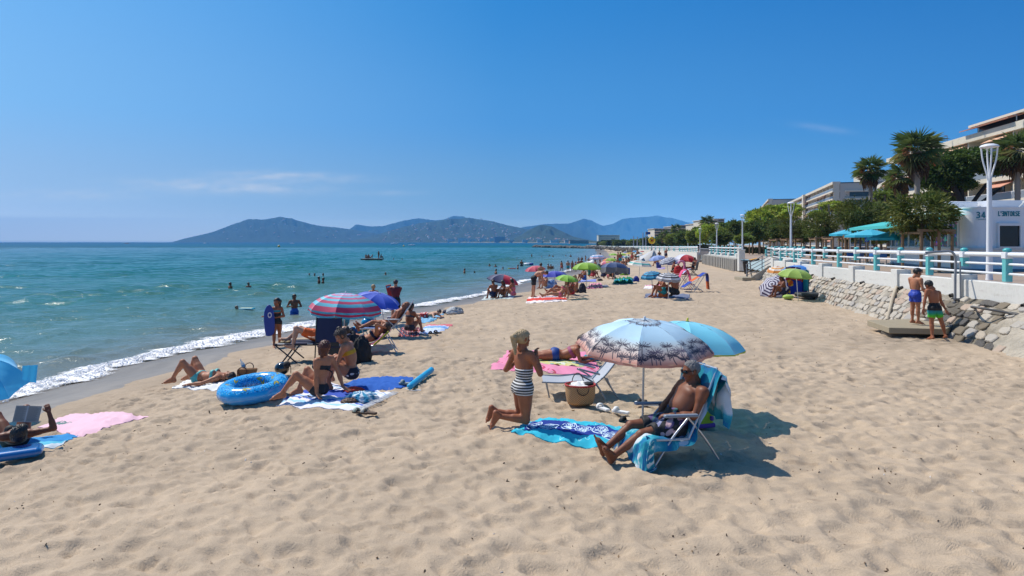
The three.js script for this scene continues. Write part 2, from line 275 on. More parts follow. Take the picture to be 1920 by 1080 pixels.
clots.name = 'foam_clots'; scene.add(clots); tag(clots, 'white clots of froth tumbling on the breaking edge of the wave', 'sea foam', null, 'stuff');
}
// ---------------------------------------------------------------- hills across the bay
const HILLS = [];
function hill(D, pts, depth, seed, shade) {               // pts: skyline as seen; the hill slopes up from the water in front of it and down behind
const ridge = table(pts), x0 = pts[0][0], x1 = pts[pts.length - 1][0], nu = Math.round((x1 - x0) / 3), nv = 26, P = [], C = [], I = [];
const hy = (u, v) => { const top = (HY - ridge(u)) / F * D + EYE - SEA, p = v < 0.6 ? Math.pow(Math.sin(v / 0.6 * Math.PI / 2), 1.25) : Math.cos((v - 0.6) / 0.4 * Math.PI / 2); return top * p; };
const at = (px, v) => { const d = D - depth * (0.6 - v) / 0.6, h = hy(px, v), n = fbm(px * 0.035 + seed, v * 3.5, 4), g = Math.sin(Math.PI * clamp(v)) * (v > 0.5 && v < 0.72 ? 0.06 : 1); const dd = d + n * depth * 0.06; return [(px - CX) / F * dd, SEA - 1 + Math.max(0, h * (1 - 0.42 * g * clamp(0.45 + n))), -dd]; };
for (let i = 0; i <= nu; i++) for (let j = 0; j <= nv; j++) {
const px = lerp(x0, x1, i / nu), v = j / nv; P.push(...at(px, v));
const k = 1 + 0.5 * fbm(px * 0.12 + seed, v * 12, 3), rock = sstep(0.32, 0.6, fbm(px * 0.07 - seed, v * 8, 3)) * 0.5; C.push(lerp(0.014, 0.06, rock) * k * shade, lerp(0.034, 0.055, rock) * k * shade, lerp(0.022, 0.045, rock) * k * shade);
if (i && j) { const a = i * (nv + 1) + j; I.push(a - nv - 2, a - 1, a - nv - 1, a - nv - 1, a - 1, a); }
}
structure(numbered('hill'), geom(P, I, null, C), mat(1, 1, 1, 1, { vertexColors: true })); used.set('hill', HILLS.push(at));
return at;
}
hill(10200, [[640, 452], [655, 430], [668, 420], [690, 424], [715, 424], [745, 416], [772, 410], [785, 409], [815, 412], [832, 411], [850, 404], [868, 405], [885, 411], [930, 420], [985, 432], [1010, 452]], 900, 3, 1);
hill(9600, [[920, 452], [960, 430], [990, 424], [1030, 419], [1065, 419], [1085, 413], [1095, 409], [1108, 413], [1130, 423], [1150, 419], [1165, 411], [1180, 408], [1205, 407], [1228, 404], [1258, 408], [1290, 416], [1330, 424], [1362, 421], [1380, 418], [1400, 424], [1440, 430], [1560, 432], [1800, 440]], 1200, 9, 1);
const headland = hill(7600, [[316, 455.5], [350, 446], [395, 436], [420, 427], [445, 417], [465, 411], [480, 410], [495, 412], [523, 406], [545, 409], [575, 418], [600, 423], [640, 427], [680, 433], [720, 440], [780, 447], [830, 452]], 1400, 1, 1);
const townHill = hill(6200, [[640, 455], [690, 444], [720, 436], [760, 424], [800, 416], [830, 413], [862, 409], [880, 408], [905, 412], [925, 415], [960, 424], [1000, 431], [1040, 440], [1090, 450]], 1900, 5, 1.1);
const cone = hill(3800, [[950, 454], [975, 441], [990, 432], [1005, 424], [1018, 421], [1035, 424], [1055, 434], [1075, 443], [1095, 448], [1130, 453]], 700, 14, 1.3);
// low wooded shore in front of the hills
{
const P = [], C = [], I = [], r = rng(77), x0 = 640, x1 = 1250, n = 420;
for (let i = 0; i <= n; i++) { const px = lerp(x0, x1, i / n), D = lerp(5200, 1500, sstep(640, 1240, px)), x = (px - CX) / F * D, h = (1.2 + 2.2 * sstep(800, 1000, px) + 1.4 * Math.abs(n2(px * 0.2, 1)) + 0.8 * r()) / F * D;
P.push(x, SEA - 0.5, -D, x, SEA + h * 0.4, -D - 8, x, SEA + h, -D - 40, x, SEA + h * 0.8, -D - 400); for (let k = 0; k < 4; k++) { const s = 0.8 + 0.5 * r(); C.push(...(k ? [0.03 * s, 0.045 * s, 0.025 * s] : [0.4, 0.34, 0.26])); }
if (i) for (let k = 0; k < 3; k++) { const a = i * 4 + k; I.push(a - 4, a - 3, a, a - 3, a + 1, a); } }
structure('wooded_shore', geom(P, I, null, C), mat(1, 1, 1, 1, { vertexColors: true }));
}
// houses of the town across the bay
{
const r = rng(52), wall = [mat(0.9, 0.84, 0.74), mat(0.85, 0.66, 0.52), mat(0.92, 0.9, 0.86)], roof = mat(0.42, 0.2, 0.12), houseGeo = box(1, 1, 1, 0, 0.5, 0), roofGeo = new THREE.ConeGeometry(0.76, 0.4, 4).rotateY(Math.PI / 4).translate(0, 1.2, 0);
const spots = []; for (let tries = 0; spots.length < 240 && tries < 6000; tries++) { const px = 715 + r() * 345, v = 0.05 + r() ** 1.6 * 0.46, p = townHill(px, v); if (n2(px * 0.05, v * 9) + 0.4 * n2(px * 0.2, v * 30) < -0.05 || px < 760 && r() < 0.5) continue; spots.push([p, px, v]); }
for (let k = 0; k < 40; k++) { const px = 980 + r() * 90, p = cone(px, 0.04 + r() * 0.12); spots.push([p, px, 0]); }
for (let k = 0; k < 34; k++) { const px = 420 + r() * 260, p = headland(px, 0.08 + r() * 0.38); spots.push([p, px, 0]); }
const protos = wall.map((m, i) => { const g = thing('hillside_house', ['small cream house with a red roof on the hillside across the bay', 'small pink house with a red roof on the hillside across the bay', 'small white house with a red roof on the hillside across the bay'][i], 'house', [0, 0, 0], ['cream houses on the far hillside', 'pink houses on the far hillside', 'white houses on the far hillside'][i]); part('wall', houseGeo, m, g); part('roof', roofGeo, roof, g); return g; });
spots.sort((a, b) => -a[0][2] + b[0][2]);
spots.forEach(([p], i) => { const k = i % 3, h = i < 3 ? protos[k] : copyOf(protos[k], p, null, r() * 3); h.position.set(p[0], p[1] - 1.5, p[2]); const s = -p[2] / 6200 * (7 + 6 * r()); h.scale.set(s * (1 + r()), s * (0.7 + 0.4 * r()), s); });
// white blocks along the waterfront, each with its rows of windows
const pale = mat(0.9, 0.86, 0.78), glassy = mat(0.08, 0.12, 0.16, 0.3), bluish = mat(0.25, 0.33, 0.42);
const blocks = [[846, 14, 6, 0], [868, 18, 8, 0], [886, 14, 6, 0], [905, 12, 7, 0], [922, 8, 8, 0], [937, 20, 11, 1], [960, 10, 5, 0], [985, 12, 5, 0], [1012, 10, 4, 0], [1040, 16, 4, 0], [1068, 18, 5, 2], [1090, 12, 4, 2]];
blocks.forEach(([px, w, h, k], i) => {
const D = lerp(4600, 1900, sstep(760, 1150, px)) - 30, s = D / F, g = thing('waterfront_block', ['low white seafront apartment block of the far town', 'wide bluish tower block on the far shore', 'low terracotta building behind the far beach'][k] + [', westernmost of the row', ', long and flat', ', beside the long flat one', ', tall and narrow', ', narrow, beside the bluish tower', '', ', east of the bluish tower', ', at the foot of the cone hill', ', small, below the cone hill', ', long, right of the cone hill', ', wider of the two', ', smaller of the two'][i], 'building', [(px - CX) * s, SEA + 1, -D]);
part('wall', box(w * s, h * s, 12 * s, 0, h * s / 2, -6 * s), k === 1 ? bluish : k === 2 ? wall[1] : pale, g); part('roof', box(w * s * 1.04, 0.5 * s, 12.5 * s, 0, h * s + 0.25 * s, -6 * s), k === 2 ? roof : pale, g);
const rows = Math.max(1, Math.round(h / 2)); for (let j = 0; j < rows; j++) part('window_row', box(w * s * 0.9, 0.4 * s, 0.2 * s, 0, (j + 0.55) * h / rows * s, 0.08 * s), glassy, g);
});
}
// breakwater, moored boats, bathing raft
{
const stone = mat(0.12, 0.11, 0.1), p0 = onSea(1000, 463.6), p1 = onSea(1118, 466.2), g = thing('breakwater', 'long dark stone jetty lying low on the water before the far shore', 'breakwater', [(p0[0] + p1[0]) / 2, SEA, (p0[2] + p1[2]) / 2]);
const r = rng(61), rocks = [], L = p1[0] - p0[0];
for (let i = 0; i < 240; i++) { const t = r() - 0.5, q = new THREE.IcosahedronGeometry(0.5 + 0.7 * r(), 0).rotateY(r() * 6).rotateX(r() * 6).scale(1.5, 0.8, 1.2); rocks.push(q.translate(t * L, 0.2 + r() * 0.7, (r() - 0.5) * 4 + t * (p1[2] - p0[2]))); }
tag(part('rocks', join(rocks), stone, g), null, null, null, 'stuff');
part('walkway', box(L * 0.98, 0.5, 2, 0, 1.1, 0, Math.atan2(-(p1[2] - p0[2]), L)), mat(0.2, 0.18, 0.16), g);
}
function boat(px, py, len, label, hullMat, wake) {
const p = onSea(px, py), g = thing('motorboat', label, 'boat', p), L = len;
const hull = new THREE.Shape([new THREE.Vector2(-L / 2, 0), new THREE.Vector2(-L / 2, L * 0.13), new THREE.Vector2(L * 0.3, L * 0.14), new THREE.Vector2(L / 2, L * 0.18), new THREE.Vector2(L * 0.38, 0)]);
part('hull', new THREE.ExtrudeGeometry(hull, { depth: L * 0.28, bevelEnabled: true, bevelSize: L * 0.02, bevelThickness: L * 0.04, bevelSegments: 1 }).translate(0, -0.05, -L * 0.14), hullMat, g);
part('cabin', rbox(L * 0.28, L * 0.15, L * 0.2, L * 0.02, -L * 0.02, L * 0.2, 0), mat(0.75, 0.75, 0.75, 0.4), g); part('windscreen', box(L * 0.04, L * 0.1, L * 0.18, L * 0.14, L * 0.2, 0, 0, 0, -0.4), mat(0.05, 0.07, 0.09, 0.1), g);
if (wake) tag(single('boat_wake', new THREE.PlaneGeometry(wake, L * 0.5, 20, 1).rotateX(-Math.PI / 2).translate(L / 2 + wake / 2, 0.12, 0), mat(0.8, 0.83, 0.85, 0.9), 'white wake trailing behind the dark motorboat near the horizon', 'wake', null, p), null, null, null, 'stuff');
}
boat(238, 456.9, 9, 'small dark motorboat with a white wake near the horizon', mat(0.12, 0.05, 0.05, 0.4), 36);
boat(384, 456.6, 8, 'small white motorboat off the tip of the headland', mat(0.75, 0.75, 0.75, 0.4));
boat(548, 456.9, 9, 'small white motorboat moored under the middle of the headland', mat(0.75, 0.75, 0.75, 0.4));
boat(772, 460.6, 6, 'white motorboat lying off the far town, right of the yellow buoy', mat(0.75, 0.75, 0.75, 0.4));
boat(740, 457.8, 12, 'larger white boat close under the far town beach', mat(0.75, 0.75, 0.75, 0.4));
for (const [px, py, s, l] of [[523, 463.2, 0.9, 'round yellow marker buoy floating below the headland'], [757, 462.2, 0.7, 'small yellow marker buoy near the far white motorboat']]) { const g = thing('marker_buoy', l, 'buoy', onSea(px, py)); part('float', ball(s, 0, s * 0.4, 0), mat(0.8, 0.45, 0.05, 0.5), g); part('neck', lathe([[s * 0.5, s], [s * 0.25, s * 1.5], [0, s * 1.6]], 10), mat(0.8, 0.45, 0.05, 0.5), g); }
// ---------------------------------------------------------------- promenade: ground, sea wall, stone slope, railing
const steps = (a, b, d) => { const o = []; for (let x = a; x < b - d * 0.3; x += d) o.push(x); o.push(b); return o; };
function sweep(D0, D1, d, profile) {                      // profile(D) -> closed ring of [offset from the wall line, y]
const P = [], I = [], U = [], rows = steps(D0, D1, d); let n = 0, run = 0;
rows.forEach((D, r) => { const ring = profile(D); n = ring.length; if (r) run += D - rows[r - 1]; ring.forEach(([o, y], k) => { P.push(wallX(D) + o, y, -D); U.push(run / 2, k ? y / 2 + k : y / 2); }); if (r) for (let k = 0; k < n; k++) { const a = r * n + k, b = r * n + (k + 1) % n; I.push(a - n, a, b - n, b - n, a, b); } });
for (const r of [0, rows.length - 1]) for (let k = 1; k + 1 < n; k++) I.push(r * n, r * n + k, r * n + k + 1);
const g = geom(P, I, U).toNonIndexed(); g.computeVertexNormals(); return g;
}
const stainTex = canvas(512, 256, (c, w, h) => { c.fillStyle = '#f4f2ec'; c.fillRect(0, 0, w, h); const r = rng(5); for (let i = 0; i < 500; i++) { c.fillStyle = `rgba(${110 + r() * 60},${100 + r() * 50},${80 + r() * 40},${0.02 + r() * 0.06})`; const x = r() * w; c.fillRect(x, r() * h, 1 + r() * 3, 10 + r() * 60); } for (let i = 0; i < 60; i++) { c.fillStyle = `rgba(120,110,95,${r() * 0.06})`; c.beginPath(); c.ellipse(r() * w, r() * h, 10 + r() * 40, 4 + r() * 14, 0, 0, 7); c.fill(); } });
const whiteWall = mat(0.74, 0.735, 0.71, 0.75, { map: stainTex }), whitePaint = mat(0.78, 0.78, 0.77, 0.4), turq = mat(0.13, 0.47, 0.46, 0.5), turqCap = mat(0.08, 0.42, 0.42, 0.35), concrete = mat(0.36, 0.345, 0.32, 0.9, { map: stainTex }), steel = mat(0.27, 0.28, 0.29, 0.45, { metalness: 0.15 });
{
const P = [], I = [], U = [], rows = [-40, 0, 6, 10, 14, 18, 22, 26, 30, 36, 42, 44.4, 44.5, 48, 54, 58.2, 58.3, 62, 70, 80, 95, 120, 150, 180, 220, 260, 300, 340, 400, 480, 700], xs = [0.05, 1, 2, 4, 8, 15, 40, 120, 400, 900];
rows.forEach((D, r) => xs.forEach((o, c) => { P.push(wallX(D) + Math.max(o, D > 44.45 && D < 58.25 ? 1.95 + o * 0.2 : 0), promY(D), -D); U.push(o / 2, D / 2); if (r && c) { const a = r * xs.length + c; I.push(a - xs.length - 1, a - xs.length, a - 1, a - xs.length, a, a - 1); } }));
structure('promenade_pavement', geom(P, I, U), mat(0.40, 0.30, 0.235, 0.9, { map: stainTex }));
}
const wallFoot = (D) => railY(D) - 1.24, wallTop = (D) => railY(D) - 0.73;
{
const near = thing('sea_wall', 'low white rendered wall with square piers along the promenade above the stone slope', 'wall', [0, 0, 0]);
part('wall', sweep(5, 44.2, 1.2, (D) => [[-0.16, wallFoot(D) - 0.25], [-0.16, wallTop(D) - 0.015], [-0.145, wallTop(D)], [0.16, wallTop(D)], [0.16, wallFoot(D) - 0.25]]), whiteWall, near);
for (let D = 7.6; D < 44; D += 4) part('pier', rbox(0.46, 1.0, 0.5, 0.015, wallX(D), wallTop(D) - 0.36, -D, -0.12), whiteWall, near);
const far = thing('sea_wall', 'white wall running on behind the beach beyond the steps, with sand at its foot', 'wall', [0, 0, 0]);
part('wall', sweep(58.3, 78, 2, (D) => [[-0.16, wallFoot(D)], [-0.16, wallTop(D)], [0.16, wallTop(D)], [0.16, wallFoot(D)]]), whiteWall, far);
part('wall', sweep(86, 420, 6, (D) => [[-0.2, -1.5], [-0.2, wallTop(D) + 0.1], [0.25, wallTop(D) + 0.1], [0.25, -1.5]]), whiteWall, far);
for (let D = 60; D < 77; D += 4) part('pier', box(0.46, 0.8, 0.5, wallX(D), wallTop(D) - 0.2, -D), whiteWall, far);
// return wall behind the steps and the recess of the boat ramp
part('wall', sweep(44.6, 58, 2, (D) => [[1.9, -0.3], [1.9, wallTop(D)], [2.2, wallTop(D)], [2.2, -0.3]]), whiteWall, far);
part('wall', sweep(77, 87, 2, (D) => [[1.2, -0.3], [1.2, wallTop(D) - 0.1], [1.5, wallTop(D) - 0.1], [1.5, -0.3]]), concrete, far);
// ribbed concrete footing under the white wall left of the lamp pillar
const rib = thing('ribbed_concrete_footing', 'grey concrete retaining panel with upright slots at the foot of the white wall', 'wall', [0, 0, 0]);
part('panel', sweep(58.4, 79, 2, (D) => [[-0.5, -0.4], [-0.5, 1.05], [-0.2, 1.1], [-0.2, -0.4]]), concrete, rib);
for (let D = 59; D < 79; D += 1.05) part('rib', box(0.14, 1.0, 0.55, wallX(D) - 0.55, 0.5, -D, -0.15), concrete, rib);
const pil = thing('lamp_pillar', 'square white pillar carrying a lamp post above the concrete steps', 'pillar', [wallX(57.6) - 0.15, 0, -57.6]);
part('shaft', rbox(0.5, 1.75, 0.5, 0.02, 0, 0.95, 0), whiteWall, pil); part('cap', rbox(0.56, 0.08, 0.56, 0.02, 0, 1.85, 0), whiteWall, pil);
}
// railing: turquoise posts with ball caps, three white rails
{
const shaftGeo = (h) => rbox(0.17, h, 0.17, 0.012, 0, -h / 2 - 0.1, 0), capGeo = lathe([[0, 0.175], [0.05, 0.17], [0.09, 0.145], [0.105, 0.11], [0.09, 0.075], [0.055, 0.055], [0.05, 0.03], [0, 0.03]], 16), collar = rbox(0.2, 0.17, 0.2, 0.015, 0, -0.02, 0), tall = shaftGeo(0.6), short = shaftGeo(0.26);
const rails = (g, D0, D1, d, k) => { for (const [dy, r] of [[0, 0.062], [-0.25, 0.032], [-0.5, 0.032]]) { const c = steps(D0, D1, d).map((D) => [wallX(D), railY(D) + dy - 0.0, -D]); part('rail', tube(c, r * k, Math.round((D1 - D0) / d * 2), 8), whitePaint, g); } };
const near = thing('promenade_railing', 'railing of turquoise ball-topped posts and three white rails on the near sea wall', 'railing'); rails(near, 5, 44.4, 2, 1);
let i = 0; for (let D = 5.6; D < 44.5; D += 2, i++) { const p = part('post', i % 2 ? short : tall, turq, near); p.position.set(wallX(D), railY(D), -D); p.rotation.y = -0.12; part('cap', capGeo, turqCap, p); part('collar', collar, whitePaint, p); }
const far = thing('promenade_railing', 'turquoise and white railing continuing beyond the steps and lamp pillar', 'railing'); rails(far, 58.2, 77.5, 3, 1.1); rails(far, 86, 400, 8, 1.8); rails(far, 45, 57.5, 3, 1);
far.children.slice(-3).forEach((m) => { m.position.x = 2.05; });
for (let D = 59; D < 300; D += D < 100 ? 2.4 : 6) { if (D > 77.5 && D < 86) continue; const s = D < 100 ? 1.1 : 1.8, p = part('post', tall, turq, far); p.position.set(wallX(D), railY(D), -D); p.scale.set(s, 1.1, s); part('cap', capGeo, turqCap, p); }
for (let D = 46; D < 58; D += 2.4) { const p = part('post', tall, turq, far); p.position.set(wallX(D) + 2.05, railY(D), -D); part('cap', capGeo, turqCap, p); }
// ball-topped gate posts and bars closing the boat ramp
const gate = thing('ramp_gate', 'grey barred gate across the boat ramp between two stretches of white wall', 'gate', [0, 0, 0]);
for (let k = 0; k <= 12; k++) { const D = 78.4 + k * 0.6; part('bar', bar([wallX(D) + 0.2, 0.1, -D], [wallX(D) + 0.2, 1.75, -D], 0.04, 0.04, 5), steel, gate); }
for (const y of [0.3, 1.7]) part('cross_rail', bar([wallX(78.4) + 0.2, y, -78.4], [wallX(85.6) + 0.2, y, -85.6], 0.05, 0.05, 5), steel, gate);
}
// stone slope under the wall
{
const toe = table([[0, 1.25], [22, 1.18], [29, 0.75], [45, 0.65]]), g = thing('stone_revetment', 'sloping bank of irregular grey and tan stones between the sand and the white wall', 'stone bank', [0, 0, 0]);
const at = (D, t, out = 0) => { const w = toe(D), y0 = landY(wallX(D) - w - 0.16, D) - 0.12, y1 = wallFoot(D) + 0.02, L = Math.hypot(w, y1 - y0), nx = -(y1 - y0) / L, ny = w / L, bulge = 0.07 * Math.sin(Math.PI * t); return [wallX(D) - 0.16 - w * (1 - t) + nx * (out + bulge), lerp(y0, y1, t) + ny * (out + bulge), -D]; };
const wet = (D, t) => Math.exp(-(((D - 18.5 + (1 - t) * 0.8) / 1.5) ** 2)) * clamp(0.5 + n2(D * 3, t * 5) * 0.9 + 0.3) * 0.85;
const P = [], I = [], C = [], U = [], Ds = steps(6, 46, 0.09), nt = 18;
Ds.forEach((D, r) => { for (let k = 0; k < nt; k++) { const t = k / (nt - 1), s = clamp((D < 17.2 ? 1 : 0.72) + 0.25 * n2(D * 1.3, t * 3) + 0.15 * n2(D * 5, t * 9)) * (1 - wet(D, t)); P.push(...at(D, t, 0.018 * n2(D * 4, t * 9) + 0.03 * n2(D * 1.2, t * 3))); U.push(D / 1.2, t * 1.4); C.push(0.46 * s, 0.405 * s * (1 - 0.06 * wet(D, t)), 0.32 * s * (1 - 0.2 * wet(D, t))); if (r && k) { const a = r * nt + k; I.push(a - nt - 1, a - 1, a - nt, a - nt, a - 1, a); } } });
const rubble = dataTex(256, 256, (u, v) => 0.5 + 0.3 * tileN(u, v, 8) + 0.2 * tileN(u, v, 24, 3) + 0.12 * tileN(u, v, 60, 5));
part('mortar', geom(P, I, U, C), mat(1, 1, 1, 0.95, { vertexColors: true, bumpMap: rubble, bumpScale: 0.03 }), g);
const tones = [[0.46, 0.41, 0.335], [0.42, 0.38, 0.32], [0.5, 0.44, 0.355], [0.46, 0.39, 0.3], [0.38, 0.35, 0.31], [0.43, 0.33, 0.25]].map((c) => mat(...c, 0.9, { bumpMap: rubble, bumpScale: 0.02 })), dark = [mat(0.1, 0.088, 0.074, 0.6, { bumpMap: rubble, bumpScale: 0.03 }), mat(0.13, 0.11, 0.08, 0.7, { bumpMap: rubble, bumpScale: 0.03 }), mat(0.17, 0.135, 0.09, 0.8)];
const r = rng(81), rest = [], courses = 6; let made = 0;
for (let D = 13.2; D < 44.6;) {
const cell = 0.3 + r() * 0.16;
for (let k = 0; k < courses; k++) {
const t0 = (k + 0.04 + (r() - 0.5) * 0.16) / courses, t1 = (k + 0.95 + (r() - 0.5) * 0.16) / courses, sk = (k % 2) * cell * 0.5, Da = D + sk + 0.02 + (r() - 0.5) * 0.07, Db = D + sk + cell - 0.03 + (r() - 0.5) * 0.07, bury = Da < 17.3 ? 0.55 : Da < 19 ? 0.25 : 0.1;
if (r() < bury || t1 > 1.0) continue;
const n = 7 + Math.floor(r() * 3), ring = [], top = 0.025 + 0.035 * r(), ph = r() * 6;
for (let j = 0; j < n; j++) { const a = ph + j / n * 2 * Math.PI + (r() - 0.5) * 0.35, sq = 1 / Math.max(Math.abs(Math.cos(a)), Math.abs(Math.sin(a))) ** 0.8, rad = 0.5 * sq * (0.9 + 0.3 * r()); ring.push([clamp(0.5 + Math.cos(a) * rad, -0.05, 1.05), clamp(0.5 + Math.sin(a) * rad, -0.05, 1.05)]); }
const vs = [], ix = [], tilt = (r() - 0.5) * 0.03, ti2 = (r() - 0.5) * 0.03;
for (const [s, o] of [[1, -0.05], [0.99, top * 0.6], [0.88, top]]) for (const [u, v] of ring) vs.push(...at(lerp(Da, Db, 0.5 + (u - 0.5) * s), clamp(lerp(t0, t1, 0.5 + (v - 0.5) * s), 0, 1), o + (o > 0 ? tilt * (u - 0.5) * 2 + ti2 * (v - 0.5) * 2 : 0)));
vs.push(...at((Da + Db) / 2, (t0 + t1) / 2, top * 1.05)); const cI = n * 3;
for (let b = 0; b < 2; b++) for (let j = 0; j < n; j++) { const a = b * n + j, c = b * n + (j + 1) % n; ix.push(a, c, a + n, c, c + n, a + n); }
for (let j = 0; j < n; j++) ix.push(2 * n + j, 2 * n + (j + 1) % n, cI);
const uv = []; for (let j = 0; j < vs.length; j += 3) uv.push(-vs[j + 2] * 1.1, vs[j + 1] * 1.6 + vs[j]);
let s = geom(vs, ix, uv); s = s.toNonIndexed(); s.computeVertexNormals();
if (made < 290 && Da > 15) { made++; part('stone', s, r() < wet(Da, (t0 + t1) / 2) * 1.5 ? dark[Math.floor(r() * 3)] : tones[Math.floor(r() ** 1.3 * 6)], g); } else rest.push(s);
}
D += cell;
}
tag(part('far_stones', join(rest), tones[0], g), null, null, null, 'stuff');
// a run of pale cement across the stones, and drain holes under the wall
part('cement_streak', tube([at(23.4, 0.98, 0.07), at(22.6, 0.6, 0.1), at(22.0, 0.3, 0.09), at(21.7, 0.08, 0.06)], 0.055, 12, 6).scale(1, 1, 1), mat(0.46, 0.39, 0.29, 0.95), g);
for (let D = 16.5; D < 42; D += 3.3) { const p = at(D, 0.97, 0.06), d = part('drain_pipe', new THREE.CylinderGeometry(0.055, 0.055, 0.16, 10, 1, true).rotateZ(Math.PI / 2).rotateZ(0.3), mat(0.05, 0.045, 0.04, 0.8), g); d.position.set(...p); }
}
// shower post with its pipe and concrete slab
{
const p = ray(1791, 580, 19.3), s = thing('beach_shower', 'grey steel shower pipe with a bent arm standing on the stones behind the two boys', 'shower', p), top = 2.22 - p[1];
part('riser', tube([[0, 0, 0], [0, top * 0.5, 0], [0, top - 0.14, 0], [-0.1, top, 0.01], [-0.45, top + 0.01, 0.03], [-0.86, top - 0.02, 0.05]], 0.034, 40, 9), steel, s);
part('pipe', bar([0.14, 0.1, 0.02], [0.14, 1.35, 0.0], 0.022), steel, s); part('shower_head', lathe([[0, 0], [0.03, 0], [0.05, -0.05], [0, -0.06]], 12).translate(-0.86, top - 0.02, 0.05), steel, s);
part('valve', join([rbox(0.16, 0.12, 0.1, 0.02, 0, 0.16, 0.04), bar([-0.06, 0.28, 0.04], [0.16, 0.28, 0.04], 0.04)]), mat(0.12, 0.12, 0.13, 0.4, { metalness: 0.6 }), s);
const q = ray(1898, 588, 16.6); part('supply_pipe', tube([[0.02, 0.1, 0.05], [0.3, 0.05, 0.4], [q[0] - p[0] - 0.5, q[1] - p[1] + 0.1, q[2] - p[2] - 0.6], [q[0] - p[0], q[1] - p[1], q[2] - p[2]]], 0.03, 30, 7), mat(0.1, 0.095, 0.09, 0.5), s);
part('pipe_sleeve', bar([q[0] - p[0] - 0.03, q[1] - p[1], q[2] - p[2] - 0.05], [q[0] - p[0] + 0.08, q[1] - p[1] - 0.03, q[2] - p[2] + 0.2], 0.05), mat(0.03, 0.03, 0.03, 0.5), s);
}
{
const H = 0.24, lift = (px, py) => { const D = (EYE - H) * F / (py - HY); return [(px - CX) / F * D, -D]; }, c = [[1628, 600], [1668, 613.5], [1772, 616], [1800, 604], [1722, 597]].map((a) => lift(...a));
const sh = new THREE.Shape(c.map(([x, z]) => new THREE.Vector2(x, -z))); const g = new THREE.ExtrudeGeometry(sh, { depth: 0.13, bevelEnabled: true, bevelSize: 0.02, bevelThickness: 0.015, bevelSegments: 2 }).rotateX(-Math.PI / 2).translate(0, H - 0.15, 0);
const slab = thing('concrete_slab', 'weathered concrete slab at the foot of the stone bank, the boy in blue shorts stands on it', 'slab'); part('slab', g, mat(0.36, 0.305, 0.215, 0.95, { map: stainTex }), slab);
const x0 = c[1], x1 = c[2]; part('footing', box(Math.hypot(x1[0] - x0[0], x1[1] - x0[1]) * 0.9, 0.3, 0.5, (x0[0] + x1[0]) / 2 + 0.05, -0.05, (x0[1] + x1[1]) / 2 - 0.5, 0.02), mat(0.12, 0.1, 0.075, 0.95), slab);
}
// beach steps with handrail
{
const D = 44.9, x1 = wallX(D) + 0.9, g = thing('beach_steps', 'short flight of worn concrete steps with grey handrails leading down to the sand', 'steps', [0, 0, 0]), w = 1.5;
for (let i = 0; i < 6; i++) part('step', rbox(0.42, 0.26, w, 0.02, x1 - 0.1 - 0.36 * i, promY(D) - 0.15 - 0.205 * i, -D - w / 2), mat(0.38, 0.34, 0.28, 0.95, { map: stainTex }), g);
part('step', rbox(0.8, 0.3, w * 1.1, 0.03, x1 - 2.5, 0.03, -D - w / 2 + 0.1), mat(0.38, 0.33, 0.25, 0.95, { map: stainTex }), g); part('cheek', sweep(44.75, 44.9, 0.1, () => [[-1.7, 0.0], [-0.2, 0.95], [0.9, 1.0], [0.9, -0.3], [-1.7, -0.3]]), concrete, g);
part('newel', rbox(0.26, 1.3, 0.3, 0.02, wallX(44.4) + 0.1, promY(D) + 0.15, -44.5), concrete, g);
for (const k of [0, 0.25, 0.5, 0.75]) part('handrail', bar([x1 + 0.1, promY(D) + 1.05 - k, -D - w], [x1 - 2.1, promY(D) - 0.15 - k, -D - w], 0.025), steel, g);
for (const t of [0.02, 0.5, 0.98]) part('stanchion', bar([lerp(x1 + 0.1, x1 - 2.1, t), lerp(promY(D) - 0.1, -0.6, t), -D - w], [lerp(x1 + 0.1, x1 - 2.1, t), lerp(promY(D) + 1.05, promY(D) - 0.15, t), -D - w], 0.03), steel, g);
// folding bin stand beside the steps
const p = onSand(1406, 519), b = thing('bin_stand', 'black beach bin stand with two tilted lids and a hanging bag beside the steps', 'bin', p), bk = mat(0.015, 0.015, 0.018, 0.5), s = -p[2] / F;
part('post', bar([0.12, 0, 0], [0.0, 29 * s, 0], 0.04), bk, b); part('post', bar([-0.2, 0, 0.05], [-0.15, 26 * s, 0.05], 0.03), bk, b);
part('lid', join([rbox(0.55, 0.06, 0.5, 0.02, -0.3, 30 * s, 0, 0, 0, -0.05)]), bk, b); part('lid_edge', rbox(0.56, 0.03, 0.5, 0.01, -0.3, 31.4 * s, 0, 0, 0, -0.05), mat(0.1, 0.35, 0.5, 0.5), b);
part('lid', rbox(0.6, 0.12, 0.5, 0.02, 0.32, 31 * s, 0, 0, 0, 0.2), bk, b); part('lid_edge', rbox(0.6, 0.04, 0.5, 0.01, 0.3, 33.2 * s, 0, 0, 0, 0.2), mat(0.7, 0.32, 0.02, 0.5), b);
part('bag', lathe([[0, -0.9], [0.06, -0.88], [0.13, -0.5], [0.2, 0], [0.19, 0.02]], 12).translate(-0.33, 28.5 * s, 0), mat(0.01, 0.01, 0.012, 0.3), b);
}
